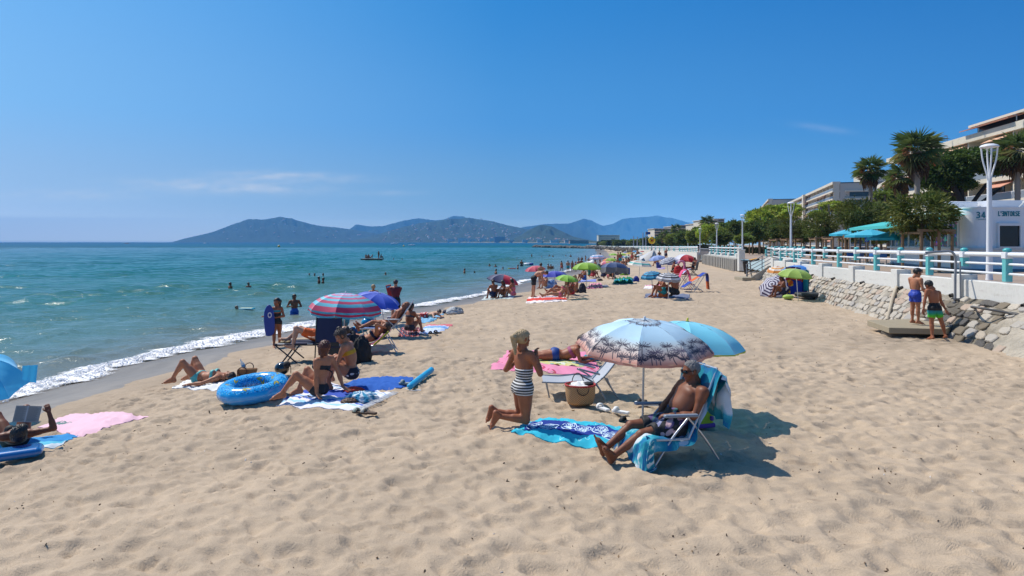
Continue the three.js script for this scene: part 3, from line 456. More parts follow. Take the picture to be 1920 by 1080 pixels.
// lamp posts
{
const white = mat(0.8, 0.8, 0.8, 0.35), head = (k) => lathe([[0, 0.12], [0.13, 0.11], [0.24, 0.07], [0.285, 0.02], [0.27, 0], [0.2, -0.015], [0, -0.015]], 24).scale(k, k, k);
const make = (px, topY, D, baseY, label) => {
const s = D / F, x = (px - CX) * s, top = EYE + (HY - topY) * s, h = top - baseY, k = Math.min(1.2, h / 4.6), g = thing('street_lamp', label, 'street lamp', [x, baseY, -D], 'white promenade lamps');
part('pole', lathe([[0.11 * k, 0], [0.1 * k, 0.1], [0.085 * k, h * 0.3], [0.07 * k, h * 0.72]], 14), white, g); part('lamp_shade', head(k).translate(0, h - 0.18 * k, 0), white, g);
for (let i = 0; i < 4; i++) { const a = i * Math.PI / 2 + 0.35, c = Math.cos(a), n = Math.sin(a); part('arm', tube([[0.03 * c, h * 0.7, 0.03 * n], [0.07 * k * c, h * 0.76, 0.07 * k * n], [0.19 * k * c, h * 0.87, 0.19 * k * n], [0.235 * k * c, h - 0.17 * k, 0.235 * k * n]], 0.026 * k, 14, 7), white, g); }
};
make(1855, 266, 23.4, promY(23.4), 'white lamp post with a disc head on four arms, in front of the white kiosk');
make(1483, 377, 56, promY(56), 'white disc-headed lamp post among the small trees below the terraced flats');
make(1392, 401, 57.6, 1.87, 'white lamp post standing on the square pillar above the beach steps');
make(1344, 417, 84, promY(84), 'white lamp post next along from the one on the pillar'); make(1312.5, 427.5, 118, promY(118), 'white lamp post before pale green trees, left of the pillar lamp'); make(1290, 434, 154, promY(154), 'white lamp post between the far trees, third from the pillar towards the yellow ring');
make(1269.5, 439, 205, promY(205), 'distant white lamp post before palms, halfway to the yellow ring'); make(1253, 442, 256, promY(256), 'distant white lamp post second from the yellow ring'); make(1238, 444.5, 307, promY(307), 'distant white lamp post close beside the yellow ring');
}
// ---------------------------------------------------------------- trees, palms, hedges
function crownGeo(seed, o) {                              // many leaf sprays spread through an uneven crown
const r = rng(seed), P = [], C = [], I = []; const { rx, ry, rz, lumps, per, size, col, droop = 0, hollow = 0.35, flat = 0 } = o;
for (let l = 0; l < lumps; l++) {
let d; do d = V(r() * 2 - 1, r() * 2 - 1, r() * 2 - 1); while (d.lengthSq() > 1); d.normalize().multiplyScalar(hollow + (1 - hollow) * r() ** 0.6); if (d.y < 0) d.y *= 1 - flat;
const lc = V(d.x * rx, d.y * ry, d.z * rz), sp = (0.16 + 0.16 * r()) * Math.min(rx, ry * 1.5), k = 0.62 + 0.75 * r(), warm = r() * 0.35;
for (let i = 0; i < per; i++) {
const g = () => r() + r() + r() - 1.5, p = V(lc.x + g() * sp, lc.y + g() * sp * 0.75, lc.z + g() * sp), out = p.clone().multiply(V(1 / rx, 1 / ry, 1 / rz)).normalize(), dir = out.add(V(g(), g() - droop, g())).normalize(), side = V(r() - 0.5, r() - 0.5, r() - 0.5).cross(dir).normalize(), s = size * (0.6 + 0.8 * r()), w = s * (o.thin ?? 0.4), a = P.length / 3;
const t = p.clone().addScaledVector(dir, s), m = p.clone().addScaledVector(dir, s * 0.5), n = dir.clone().cross(side);
P.push(p.x, p.y, p.z, m.x + side.x * w + n.x * w * 0.4, m.y + side.y * w + n.y * w * 0.4, m.z + side.z * w + n.z * w * 0.4, t.x, t.y, t.z, m.x - side.x * w, m.y - side.y * w, m.z - side.z * w); I.push(a, a + 1, a + 2, a, a + 2, a + 3);
const q = k * (0.8 + 0.4 * r()); for (let j = 0; j < 4; j++) C.push(col[0] * q * (1 + warm), col[1] * q, col[2] * q);
}
}
return geom(P, I, null, C);
}
const leafMat = mat(1, 1, 1, 0.75, { vertexColors: true, transmission: 0.5, specularIntensity: 0.3 }), barkTex = dataTex(128, 128, (u, v) => 0.5 + 0.35 * tileN(u, v * 0.4, 22) + 0.2 * tileN(u, v, 40, 3));
const bark = mat(0.11, 0.085, 0.06, 0.95, { bumpMap: barkTex, bumpScale: 0.02 }), paleBark = mat(0.25, 0.22, 0.18, 0.95, { bumpMap: barkTex, bumpScale: 0.02 }), darkBark = mat(0.03, 0.024, 0.02, 0.95, { bumpMap: barkTex, bumpScale: 0.03 });
const atPx = (px, D, y = promY(Math.min(D, 420))) => [(px - CX) / F * D, y, -D];
const trunkGeo = (h, r0, seed, limbs = 4, spread = 0.9, fork = 0.5) => { const r = rng(seed), L = []; const b = [(r() - 0.5) * 0.2, h * fork, (r() - 0.5) * 0.2]; L.push(tube([[0, -0.1, 0], [b[0] * 0.4, h * fork * 0.5, b[2] * 0.6], b], r0, 8, 8)); for (let i = 0; i < limbs; i++) { const a = i / limbs * 6.28 + r(), s = spread * (0.6 + 0.5 * r()); L.push(tube([b, [b[0] + Math.cos(a) * s * 0.45, h * (fork + 0.2), b[2] + Math.sin(a) * s * 0.45], [b[0] + Math.cos(a) * s, h * (0.85 + 0.15 * r()), b[2] + Math.sin(a) * s]], r0 * 0.55, 8, 6)); } return join(L); };
// feathery young trees along the promenade, each with its timber guard
{
const crowns = [[501, [0.12, 0.165, 0.032]], [502, [0.105, 0.15, 0.03]], [503, [0.125, 0.175, 0.034]]].map(([s, col]) => crownGeo(s, { rx: 1, ry: 0.78, rz: 1, lumps: 120, per: 44, size: 0.17, thin: 0.13, col, droop: 0.1, hollow: 0.25 }));
const tr = trunkGeo(1.6, 0.07, 5, 4, 0.6, 0.7), wood = mat(0.27, 0.165, 0.085, 0.85, { bumpMap: barkTex, bumpScale: 0.006 });
const plankG = box(1.7, 0.1, 0.14), postG = new THREE.CylinderGeometry(0.062, 0.066, 1.9, 9);
const tree = (px, py, D, wpx, k, label) => { const s = D / F, w = wpx * s / 2, base = promY(D), cy = EYE + (HY - py) * s - base, g = thing('feathery_tree', label, 'tree', atPx(px, D), null); const t = part('trunk', tr, bark, g); t.scale.set(1, (cy) / 1.6, 1); const c = part('crown', crowns[k], leafMat, g); c.position.y = cy; c.scale.set(w, w * 0.94, w); c.rotation.y = px; };
tree(1726, 398, 30.5, 116, 0, 'bushy feathery tree with a round crown in front of the kiosk awning'); tree(1612, 404, 46, 80, 1, 'dark round feathery tree standing over the turquoise parasols'); tree(1540, 424, 62, 64, 2, 'round feathery tree left of the turquoise parasols'); tree(1486, 427, 66, 46, 1, 'dark feathery tree below the disc lamp before the terraced flats'); tree(1443, 430, 96, 56, 0, 'small brownish feathery tree left of the disc lamp');
const guard = (px, D, ry, label) => { const g = thing('tree_guard', label, 'tree guard', atPx(px, D), 'timber tree guards on the promenade'); g.rotation.y = ry; for (const [x, z] of [[-0.72, 0.6], [0.1, 0.62], [0.72, 0.6], [-0.72, -0.6], [0.72, -0.6]]) part('post', postG, wood, g).position.set(x, 0.9, z); for (const [z, y] of [[0.6, 1.84], [-0.6, 1.84]]) part('plank', plankG, wood, g).position.set(0, y, z); for (const x of [-0.76, 0.76]) { const p = part('plank', plankG, wood, g); p.rotation.y = Math.PI / 2; p.position.set(x, 1.73, 0); p.scale.x = 0.8; } };
guard(1738, 30.2, 0.1, 'timber post frame round the tree before the kiosk window'); guard(1614, 45.5, 0.05, 'timber post frame below the turquoise parasols, left of the kiosk'); guard(1568, 55, 0.2, 'timber post frame just left of the turquoise parasols'); guard(1540, 61, 0, 'timber post frame under the round feathery tree'); guard(1484, 67, 0.1, 'timber post frame above the green beach parasol'); guard(1462, 72, 0.2, 'timber post frame between the beach steps and the disc lamp'); guard(1418, 92, 0, 'timber post frame behind the steps, right of the pillar lamp');
guard(1372, 120, 0.1, 'far timber post frame left of the pillar lamp');
}
// fan palms
{
const r = rng(601);
const fan = (seed, droop, col) => { const q = rng(seed), P = [], C = [], I = [], n = 15, bend = (d, k) => -droop * d * d * k; // petiole along +z, fan of pleated blades
const pet = 0.75, w = 0.022; P.push(-w, 0, 0, w, 0, 0, w, bend(pet, 0.35), pet, -w, bend(pet, 0.35), pet); I.push(0, 1, 2, 0, 2, 3); for (let i = 0; i < 4; i++) C.push(0.16, 0.15, 0.06);
for (let i = 0; i < n; i++) { const a = (i / (n - 1) - 0.5) * 4.0, L = 0.98 * (0.72 + 0.28 * Math.cos(a * 0.55)) * (0.9 + 0.2 * q()), k = P.length / 3, dx = Math.sin(a), dz = Math.cos(a), y0 = bend(pet, 0.35), fold = 0.035, ww = 0.055, tipx = dx * L, tipz = pet + dz * L, tipy = y0 - droop * 0.75 * L * L - 0.12 * q();
P.push(0, y0, pet, dx * L * 0.55 + dz * ww, y0 + fold - droop * 0.14, pet + dz * L * 0.55 - dx * ww, tipx, tipy, tipz, dx * L * 0.55 - dz * ww, y0 - fold - droop * 0.14, pet + dz * L * 0.55 + dx * ww); I.push(k, k + 1, k + 2, k, k + 2, k + 3); const s = 0.75 + 0.5 * q(); for (let j = 0; j < 4; j++) C.push(col[0] * s, col[1] * s, col[2] * s); }
return geom(P, I, null, C); };
const green = [fan(1, 0.3, [0.13, 0.18, 0.05]), fan(2, 0.45, [0.155, 0.2, 0.055]), fan(3, 0.2, [0.105, 0.16, 0.045])], pale = [fan(4, 0.6, [0.3, 0.29, 0.12]), fan(5, 0.7, [0.19, 0.2, 0.07])], dead = [fan(6, 1.0, [0.25, 0.165, 0.085]), fan(7, 1.1, [0.14, 0.09, 0.05])];
const spray = crownGeo(610, { rx: 0.3, ry: 0.45, rz: 0.3, lumps: 22, per: 40, size: 0.12, thin: 0.12, col: [0.42, 0.25, 0.12], droop: 0.6, hollow: 0.1 });
const palm = (px, topY, baseY, D, scale, nf, label, lean = 0, sprays = 3) => {
const s = D / F, base = EYE + (HY - baseY) * s, cy = EYE + (HY - topY) * s, h = cy - base, g = thing('fan_palm', label, 'palm tree', [(px - CX) * s, base, -D]);
const prof = []; for (let i = 0; i <= 40; i++) { const t = i / 40; prof.push([(0.2 - 0.03 * t + (i % 2) * 0.03 + 0.12 * sstep(0.75, 0.95, t)) * scale, t * h]); } prof.push([0, h]);
part('trunk', lathe(prof, 10), mat(0.27, 0.235, 0.2, 0.95, { bumpMap: barkTex, bumpScale: 0.03 }), g);
part('skirt', lathe([[0.1, h + 0.1], [0.32 * scale, h - 0.2], [0.42 * scale, h - 0.9 * scale], [0.3 * scale, h - 1.6 * scale], [0.17, h - 1.7 * scale]], 11), mat(0.14, 0.085, 0.045, 0.95, { bumpMap: barkTex, bumpScale: 0.08 }), g);
for (let i = 0; i < nf; i++) { const t = (i + 0.5) / nf, el = lerp(1.35, -0.95, t ** 0.85), set = t < 0.5 ? green : t < 0.85 ? (r() < 0.55 ? pale : green) : dead, f = part('frond', set[Math.floor(r() * set.length)], leafMat, g); f.position.set(0, h, 0); f.rotation.order = 'YXZ'; f.rotation.set(-el, i * 2.39996 + r() * 0.3, (r() - 0.5) * 0.8); f.scale.setScalar(scale * 1.12 * (0.9 + 0.25 * r())); }
for (let i = 0; i < sprays; i++) { const a = 2.6 + i * 1.25, f = part('fruit_spray', spray, leafMat, g); f.position.set(Math.cos(a) * 1.15 * scale, h - (0.1 + 0.55 * (i % 2)) * scale, Math.sin(a) * 0.9 * scale); f.scale.setScalar(scale); }
g.rotation.z = lean;
};
palm(1634, 318, 436, 70, 0.95, 32, 'fan palm with dry orange sprays, leftmost of the three before the flats', 0.02, 3);
palm(1688, 332, 436, 64, 0.86, 30, 'shorter fan palm with a big tan fruit spray between two taller palms', -0.02, 4);
palm(1720, 282, 436, 54, 1.05, 38, 'tallest fan palm, spiky green crown standing against the sky', 0, 4);
palm(1908, 282, 436, 58, 1.12, 34, 'fan palm cut by the right picture edge behind the lamp post', 0, 2);
palm(1326, 417, 452, 190, 1.3, 26, 'small distant palm in front of the far grey flats', 0, 0); palm(1268, 430, 455, 220, 1.1, 24, 'distant dark palm before the far cream flats', 0, 0); palm(1246, 441, 457, 210, 1.1, 22, 'low distant palm beside the yellow swim ring', 0, 0);
}
// the big dark pine, and the trees that close the view behind the beach
{
const g = thing('umbrella_pine', 'large dark pine with a forked black trunk and a broad dense crown', 'pine tree', atPx(1812, 60, 4.6)), s = 60 / F;
part('trunk', join([tube([[-0.3, -3, 0], [-0.4, 0, 0], [-0.7, 1.6, 0.2], [-1.4, 3.2, 0]], 0.24, 12, 8), tube([[0.5, -3, 0.2], [0.3, 0, 0.2], [-0.3, 1.2, 0], [-0.5, 3.4, 0]], 0.22, 12, 8), tube([[-0.2, 0.3, 0.1], [0.8, 1.7, 0], [1.8, 3.0, 0]], 0.17, 10, 7), tube([[0.1, 0.6, 0.1], [1.4, 1.6, 0.3], [3.0, 2.6, 0]], 0.12, 10, 7), tube([[-1, 2, 0], [-2.4, 2.6, 0.3], [-3.0, 3.4, 0]], 0.12, 8, 6)]), darkBark, g);
const c = crownGeo(701, { rx: 1, ry: 0.62, rz: 0.9, lumps: 150, per: 60, size: 0.11, thin: 0.3, col: [0.08, 0.15, 0.028], hollow: 0.3, flat: 0.2 });
for (const [px, py, w, h] of [[1785, 322, 48, 30], [1828, 300, 48, 22], [1872, 312, 34, 18], [1758, 338, 26, 18], [1898, 298, 28, 14], [1800, 345, 34, 14]]) { const m = part('crown', c, leafMat, g); m.position.set((px - 1812) * s, (HY - py) * s + EYE - 4.6, (px % 7 - 3) * 0.4); m.scale.set(w * s, h * s * 1.6, w * s); m.rotation.y = px; }
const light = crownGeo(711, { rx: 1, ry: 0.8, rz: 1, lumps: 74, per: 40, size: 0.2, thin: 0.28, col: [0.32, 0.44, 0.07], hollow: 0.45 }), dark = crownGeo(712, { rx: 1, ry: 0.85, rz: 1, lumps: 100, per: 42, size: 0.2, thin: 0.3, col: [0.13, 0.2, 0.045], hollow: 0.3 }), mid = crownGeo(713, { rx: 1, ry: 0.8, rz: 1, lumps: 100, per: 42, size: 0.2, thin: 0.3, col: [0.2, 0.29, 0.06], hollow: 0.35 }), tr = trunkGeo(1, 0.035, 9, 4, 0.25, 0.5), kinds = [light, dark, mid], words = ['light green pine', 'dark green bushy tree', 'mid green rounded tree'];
const list = [ // px, py of the crown's middle, distance, crown width and height in pixels, kind, where
[1425, 412, 100, 46, 40, 0, 'rising behind the steps, right of the pillar lamp'], [1452, 402, 105, 54, 34, 0, 'with pale trunk, left of the disc lamp'], [1481, 396, 112, 40, 28, 0, 'behind the disc lamp head'], [1412, 436, 92, 40, 34, 1, 'low behind the pillar lamp, above the railing'], [1466, 436, 88, 44, 30, 1, 'under the pale pines beside the disc lamp'],
[1560, 386, 90, 42, 18, 0, 'with open layered top below the terraced flats'], [1586, 392, 92, 40, 18, 0, 'with open layered top, nearer the left palm'], [1534, 402, 95, 28, 16, 0, 'peeping over the feathery trees below the flats'], [1665, 372, 84, 44, 44, 2, 'between the left and middle palm trunks'], [1652, 400, 80, 30, 34, 1, 'low between the palm trunks'],
[1380, 430, 130, 34, 30, 1, 'left of the pillar lamp post'], [1362, 436, 140, 44, 34, 2, 'between the pillar lamp and the next lamp'], [1330, 438, 130, 42, 34, 0, 'in front of the small distant palm'], [1308, 441, 150, 40, 28, 2, 'behind the third lamp from the pillar'], [1352, 447, 110, 36, 22, 1, 'low, beside the second lamp, over the railing'], [1284, 446, 170, 34, 24, 1, 'behind the fourth lamp'], [1262, 449, 190, 30, 20, 2, 'below the far cream flats'], [1240, 452, 240, 26, 16, 1, 'near the yellow swim ring'], [1215, 453, 300, 30, 14, 1, 'left of the yellow swim ring'], [1190, 455, 380, 30, 12, 2, 'beside the two slim flagpoles'], [1165, 456, 460, 32, 12, 1, 'at the far end of the promenade'], [1140, 457, 560, 30, 10, 2, 'beyond the rock groyne'], [1395, 447, 84, 34, 18, 2, 'low above the beach steps'],
[1508, 444, 84, 40, 18, 1, 'behind the two feathery trees'], [1590, 444, 72, 36, 18, 1, 'in the shade behind the turquoise parasols'], [1640, 446, 62, 44, 20, 2, 'behind the parasols, left of the kiosk'], [1672, 440, 60, 40, 24, 1, 'low beside the kiosk display windows'], [1700, 425, 66, 40, 40, 1, 'dark behind the bushy tree at the kiosk'], [1765, 372, 70, 40, 34, 1, 'filling in left of the dark pine trunk']];
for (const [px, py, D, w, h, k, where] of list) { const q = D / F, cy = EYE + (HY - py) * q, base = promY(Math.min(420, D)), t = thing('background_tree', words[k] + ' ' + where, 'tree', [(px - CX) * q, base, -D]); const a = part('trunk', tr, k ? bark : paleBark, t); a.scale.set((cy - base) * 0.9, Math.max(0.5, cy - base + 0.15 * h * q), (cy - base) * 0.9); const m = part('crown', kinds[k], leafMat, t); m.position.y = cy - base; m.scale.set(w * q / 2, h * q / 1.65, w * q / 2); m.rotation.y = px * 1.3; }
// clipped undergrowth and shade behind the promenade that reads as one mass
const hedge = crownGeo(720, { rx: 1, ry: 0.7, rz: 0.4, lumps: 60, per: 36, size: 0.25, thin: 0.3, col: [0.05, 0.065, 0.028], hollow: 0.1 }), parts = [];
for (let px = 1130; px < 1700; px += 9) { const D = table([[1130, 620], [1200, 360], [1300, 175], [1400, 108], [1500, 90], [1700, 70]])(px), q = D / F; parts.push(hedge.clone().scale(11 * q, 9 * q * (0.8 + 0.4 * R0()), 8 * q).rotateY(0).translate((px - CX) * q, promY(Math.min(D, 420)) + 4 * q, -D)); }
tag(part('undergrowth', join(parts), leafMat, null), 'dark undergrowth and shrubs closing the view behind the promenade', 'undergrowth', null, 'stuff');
}
// ---------------------------------------------------------------- flats behind the promenade
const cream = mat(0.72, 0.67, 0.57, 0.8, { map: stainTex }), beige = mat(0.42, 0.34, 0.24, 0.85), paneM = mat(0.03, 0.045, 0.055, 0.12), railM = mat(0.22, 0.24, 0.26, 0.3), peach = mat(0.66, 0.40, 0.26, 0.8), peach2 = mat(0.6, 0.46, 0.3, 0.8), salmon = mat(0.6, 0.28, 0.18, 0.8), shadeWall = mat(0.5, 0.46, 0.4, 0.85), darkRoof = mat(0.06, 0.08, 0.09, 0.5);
function terraces(name, label, A, B, depth, floors, pitch, base, o = {}) {   // A, B: ends of the sea front [x, distance]
const L = Math.hypot(B[0] - A[0], B[1] - A[1]), g = thing(name, label, 'apartment building', [A[0], base, -A[1]]), r = rng(o.seed || 3), bay = o.bay || 5; g.rotation.y = Math.atan2(B[1] - A[1], B[0] - A[0]);      // local x runs along the front, local -z inland is behind (left-handed turn below)
const h = floors * pitch, S = -1;                       // the sea lies on local +z * S
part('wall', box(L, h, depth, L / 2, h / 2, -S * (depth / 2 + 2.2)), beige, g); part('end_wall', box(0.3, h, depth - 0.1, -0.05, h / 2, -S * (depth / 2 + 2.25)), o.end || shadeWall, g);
const n = Math.round(L / bay), w = L / n, pane = box(w * 0.62, pitch * 0.62, 0.12), fin = box(0.25, pitch - 0.5, 2.1), awn = box(w * 0.86, 0.06, 2.0), railG = box(w * 0.97, 0.85, 0.06), topRail = box(w, 0.07, 0.1), post = box(0.08, 0.95, 0.08);
for (let f = 0; f <= floors; f++) {
const set = (o.step || 0) * f, y = f * pitch, slabH = f === floors ? 0.95 : 0.55;
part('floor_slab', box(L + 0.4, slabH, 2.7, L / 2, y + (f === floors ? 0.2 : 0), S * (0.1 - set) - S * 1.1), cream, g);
if (f === floors) { part('roof', box(L, 0.2, depth, L / 2, y + 0.3, -S * (depth / 2 + 2.2)), darkRoof, g); break; }
for (let i = 0; i < n; i++) {
const x = (i + 0.5) * w; if (o.skip && o.skip(i, f)) continue;
part('window', pane, paneM, g).position.set(x + (r() - 0.5) * 0.6, y + pitch * 0.46, -S * 2.14);
if (i % 2 === 0 || o.fins) part('party_wall', fin, cream, g).position.set(x - w / 2, y + pitch / 2, -S * 1.05);
const rl = part('balcony_rail', railG, railM, g); rl.position.set(x, y + 0.72, S * 0.18); part('top_rail', topRail, whitePaint, rl).position.y = 0.45; part('rail_post', post, whitePaint, rl).position.x = w / 2;
if (r() < (o.awn ?? 0.5)) { const a = part('awning', awn, [peach, peach2, salmon, peach2][Math.floor(r() * 4)], g); a.rotation.x = S * 0.42; a.position.set(x, y + pitch - 0.75, S * 0.35); }
}
}
return { g, L, h, S };
}
{
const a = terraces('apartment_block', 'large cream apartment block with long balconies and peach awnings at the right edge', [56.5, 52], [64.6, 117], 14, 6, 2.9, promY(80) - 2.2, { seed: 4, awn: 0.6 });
part('penthouse', box(12, 1.5, 6, 34, a.h + 1.0, 4), paneM, a.g); part('penthouse_roof', box(13, 0.3, 7, 34, a.h + 1.9, 3.6, 0, 0, 0), cream, a.g); part('roof_awning', box(11, 0.1, 3, 35, a.h + 1.6, 0.4, 0, -0.25), salmon, a.g);
for (let x = 12; x < 62; x += 8) part('roof_lamp', join([bar([x, a.h + 0.6, -0.9], [x, a.h + 1.3, -0.9], 0.05), bar([x, a.h + 1.3, -0.9], [x, a.h + 1.3, -1.3], 0.05)]), steel, a.g);
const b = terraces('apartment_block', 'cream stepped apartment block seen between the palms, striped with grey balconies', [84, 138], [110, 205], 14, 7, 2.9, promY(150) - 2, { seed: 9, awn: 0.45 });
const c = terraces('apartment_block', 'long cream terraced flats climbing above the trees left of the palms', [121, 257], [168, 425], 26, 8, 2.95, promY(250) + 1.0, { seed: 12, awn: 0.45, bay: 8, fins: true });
part('roof_house', box(16, 4, 12, 8, c.h + 2.3, 16), cream, c.g); part('roof_house', box(9, 2, 8, 52, c.h + 1.3, 9), cream, c.g); part('roof_house', box(14, 2.4, 8, 92, c.h + 1.4, 9), cream, c.g); part('stair_tower', box(4, c.h + 0.8, 1.0, 70, c.h / 2, -1.2), cream, c.g); part('aerial', join([bar([3, c.h, 10], [3, c.h + 4.5, 10], 0.12), ball(0.9, 3, c.h + 4.2, 9.6, 1, 1, 0.4)]), whitePaint, c.g);
for (let f = 1; f < 8; f++) { part('end_balcony', box(1.2, 0.6, 20, -0.6, f * 2.95, 14), cream, c.g); part('end_window', box(0.2, 1.6, 17, -0.25, f * 2.95 - 1.2, 14), paneM, c.g); }
terraces('apartment_block', 'white roofed flats just showing over the pale pines by the pillar lamp', [158, 420], [190, 520], 20, 10, 2.9, promY(400), { seed: 14, bay: 10, awn: 0.2 });
const low = (px0, px1, y0, y1, D, label, m, floors, name = 'far_flats') => { const q = D / F, w = (px1 - px0) * q, top = EYE + (HY - y0) * q, b0 = EYE + (HY - y1) * q, g = thing(name, label, 'building', [(px0 - CX) * q, b0, -D]), h = top - b0; part('wall', box(w, h, 20, w / 2, h / 2, -10), m, g); part('roof', box(w + 1, h * 0.05, 21, w / 2, h * 1.02, -10), name === 'far_flats' ? cream : mat(0.4, 0.18, 0.1), g); for (let i = 0; i < floors; i++) { part('window_row', box(w * 0.94, h / floors * 0.45, 0.3, w / 2, (i + 0.55) * h / floors, 0.05), paneM, g); part('balcony', box(w, h / floors * 0.28, 1.4, w / 2, (i + 0.12) * h / floors, 0.6), cream, g); } };
low(1227, 1262, 429, 444, 420, 'low cream flats beyond the promenade trees, above the yellow ring', cream, 3); low(1258, 1268, 425, 442, 440, 'taller narrow end of the far cream flats', cream, 4); low(1272, 1306, 423, 440, 460, 'far flats with a reddish roof beside the cream ones', cream, 3, 'red_roofed_flats'); low(1302, 1324, 420, 440, 400, 'pale balconied flats left of the distant palm', cream, 5); low(1318, 1345, 413, 436, 380, 'cream flats behind the small distant palm', cream, 5); low(1340, 1358, 411, 436, 390, 'grey slab block right of the small distant palm', shadeWall, 6); low(1122, 1162, 441, 452, 1100, 'long white building on a rise before the big ridge', cream, 3); low(1068, 1104, 451, 457, 1500, 'long orange-roofed building on the far shore below the cone hill', mat(0.5, 0.3, 0.2), 2, 'red_roofed_hall');
}
// white snack kiosk
{
const kioskWhite = mat(0.84, 0.84, 0.83, 0.6);
const y0 = promY(31), D0 = 31, g = thing('beach_kiosk', 'white rounded snack kiosk with teal lettering, serving hatch and turquoise awning', 'kiosk', [(1818 - CX) / F * D0, y0, -D0]), H = 2.88;
const rad = 0.6, ring = []; for (let i = 0; i <= 14; i++) { const a = Math.PI + i / 14 * (Math.PI / 2 - 0.05); ring.push([rad + Math.cos(a) * rad, rad + Math.sin(a) * rad]); }   // [x, distance] of the rounded corner
const plan = [[2.2, 10.5], ...ring, [9, -0.1 + 0.1], [9, 10.5]], sh = new THREE.Shape(plan.map(([x, d]) => new THREE.Vector2(x, d)));
const ext = (a, b, s, k) => new THREE.ExtrudeGeometry(new THREE.Shape(plan.map(([x, d]) => new THREE.Vector2(x + (x < 3 ? -s : 0), d - (d < 3 ? s : 0)))), { depth: b - a, bevelEnabled: false }).rotateX(-Math.PI / 2).translate(0, a, 0);
part('wall', ext(0, H, 0), kioskWhite, g); part('counter', ext(0.98, 1.08, 0.18), mat(0.62, 0.62, 0.6, 0.5), g); part('plinth', ext(-0.1, 0.12, 0.04), mat(0.2, 0.23, 0.28, 0.6), g);
part('roof', ext(H, H + 0.06, 0.03), kioskWhite, g); part('parapet', box(6, 0.42, 5, 5.2, H + 0.25, -4.2), mat(0.6, 0.62, 0.66, 0.6), g); part('roof_duct', rbox(1.6, 0.5, 0.4, 0.08, 1.3, H + 0.2, -2.6, 0.15), kioskWhite, g); part('roof_duct', rbox(2.2, 0.18, 0.3, 0.06, -0.2, H - 0.1, -4.5, 0.6), kioskWhite, g); part('roof_light', join([bar([2.55, H, -0.5], [2.85, H + 0.3, -0.5], 0.03), rbox(0.4, 0.1, 0.3, 0.02, 3.0, H + 0.34, -0.4, 0, 0, 0.2)]), mat(0.6, 0.6, 0.55, 0.5), g);
const s = D0 / F, X = (px) => (px - 1818) * s, Y = (py) => EYE + (HY - py) * s - y0;
const win = part('window', box(X(1909) - X(1871), Y(423) - Y(462), 0.3, (X(1909) + X(1871)) / 2, (Y(423) + Y(462)) / 2, 0.02 - 0.11), mat(0.01, 0.01, 0.012, 0.2), g);
part('frame', join([box(0.06, 1.1, 0.2, X(1869.5), (Y(420) + Y(464)) / 2, 0.03), box(0.06, 1.1, 0.2, X(1910.5), (Y(420) + Y(464)) / 2, 0.03), box(1.05, 0.12, 0.24, X(1890), Y(421), 0.03), box(1.05, 0.05, 0.3, X(1890), Y(463.4), 0.06)]), whitePaint, win);
const font = await new FontLoader().loadAsync('fonts/droid/droid_sans_bold.typeface.json'), thin = await new FontLoader().loadAsync('fonts/droid/droid_sans_regular.typeface.json'), teal = mat(0.01, 0.21, 0.25, 0.6), faint = mat(0.32, 0.5, 0.5, 0.6);
const letter = (ch, cx, y, w, h, flip, m = teal, f = font) => { const t = new TextGeometry(ch, { font: f, size: 1, depth: 0.02, curveSegments: 5 }); t.computeBoundingBox(); const q = t.boundingBox; t.translate(-(q.min.x + q.max.x) / 2, -(ch === "'" ? q.max.y - 1 : q.min.y), 0).scale(w / (q.max.x - q.min.x) , ch === "'" ? h : h / (q.max.y - q.min.y), 1); if (flip) t.rotateY(Math.PI).translate(0, 0, 0.02); const c = cx < rad ? Math.acos((rad - cx) / rad) : Math.PI / 2, d = rad - Math.sin(c) * rad; const o = part('letter', t, m, g); o.position.set(cx, y, -d + 0.004); o.rotation.y = c - Math.PI / 2; };
letter('3', X(1835), Y(409), 0.155, 0.29); letter('4', X(1843.5), Y(409), 0.175, 0.29); [...'Cannes'].forEach((c, i) => letter(c, X(1832 + i * 3), Y(412.4), 0.05, c === 'C' ? 0.06 : 0.045, false, faint, thin));
[['L', 1873.2, 0.09], ["'", 1876.6, 0.03], ['E', 1880.4, 0.1, true], ['N', 1885.6, 0.105], ['T', 1890.5, 0.095], ['O', 1895.4, 0.105], ['R', 1900.6, 0.1], ['S', 1905.5, 0.095], ['E', 1910, 0.085]].forEach(([c, px, w, f]) => letter(c, X(px), Y(405.3), w, 0.225, f));
// display windows and posters on the sea side, under the awning
const wallDir = [2.2 / 9, 1], len = Math.hypot(2.2, 9), side = new THREE.Group(); const at = (t) => [2.2 * t - 0.03, -(rad + 9.9 * t)];
const r = rng(91), posterM = [1, 2, 3, 4, 5, 6].map((k) => mat(1, 1, 1, 0.35, { map: canvas(64, 128, (c, w, h) => { const q = rng(k * 13); c.fillStyle = ['#1b6f74', '#153d52', '#7a1830', '#20343e', '#2b6a4a', '#1a4d70'][k - 1]; c.fillRect(0, 0, w, h); for (let i = 0; i < 26; i++) { c.fillStyle = `hsl(${q() * 360},${40 + q() * 40}%,${30 + q() * 45}%)`; c.beginPath(); c.ellipse(q() * w, q() * h, 3 + q() * 11, 2 + q() * 8, q() * 3, 0, 7); c.fill(); } }) }));
for (let i = 0; i < 9; i++) { const t = 0.02 + i * 0.108, p = at(t + 0.05), w = part('display_window', box(0.06, 1.15, 0.86, p[0] + 0.0, 1.7, p[1], -Math.atan2(2.2, 9.9)), i < 3 ? posterM[i] : i % 3 === 1 ? posterM[3 + i % 3] : paneM, g); part('frame', box(0.1, 1.2, 0.06, at(t)[0], 1.7, at(t)[1], -Math.atan2(2.2, 9.9)), whitePaint, w); }
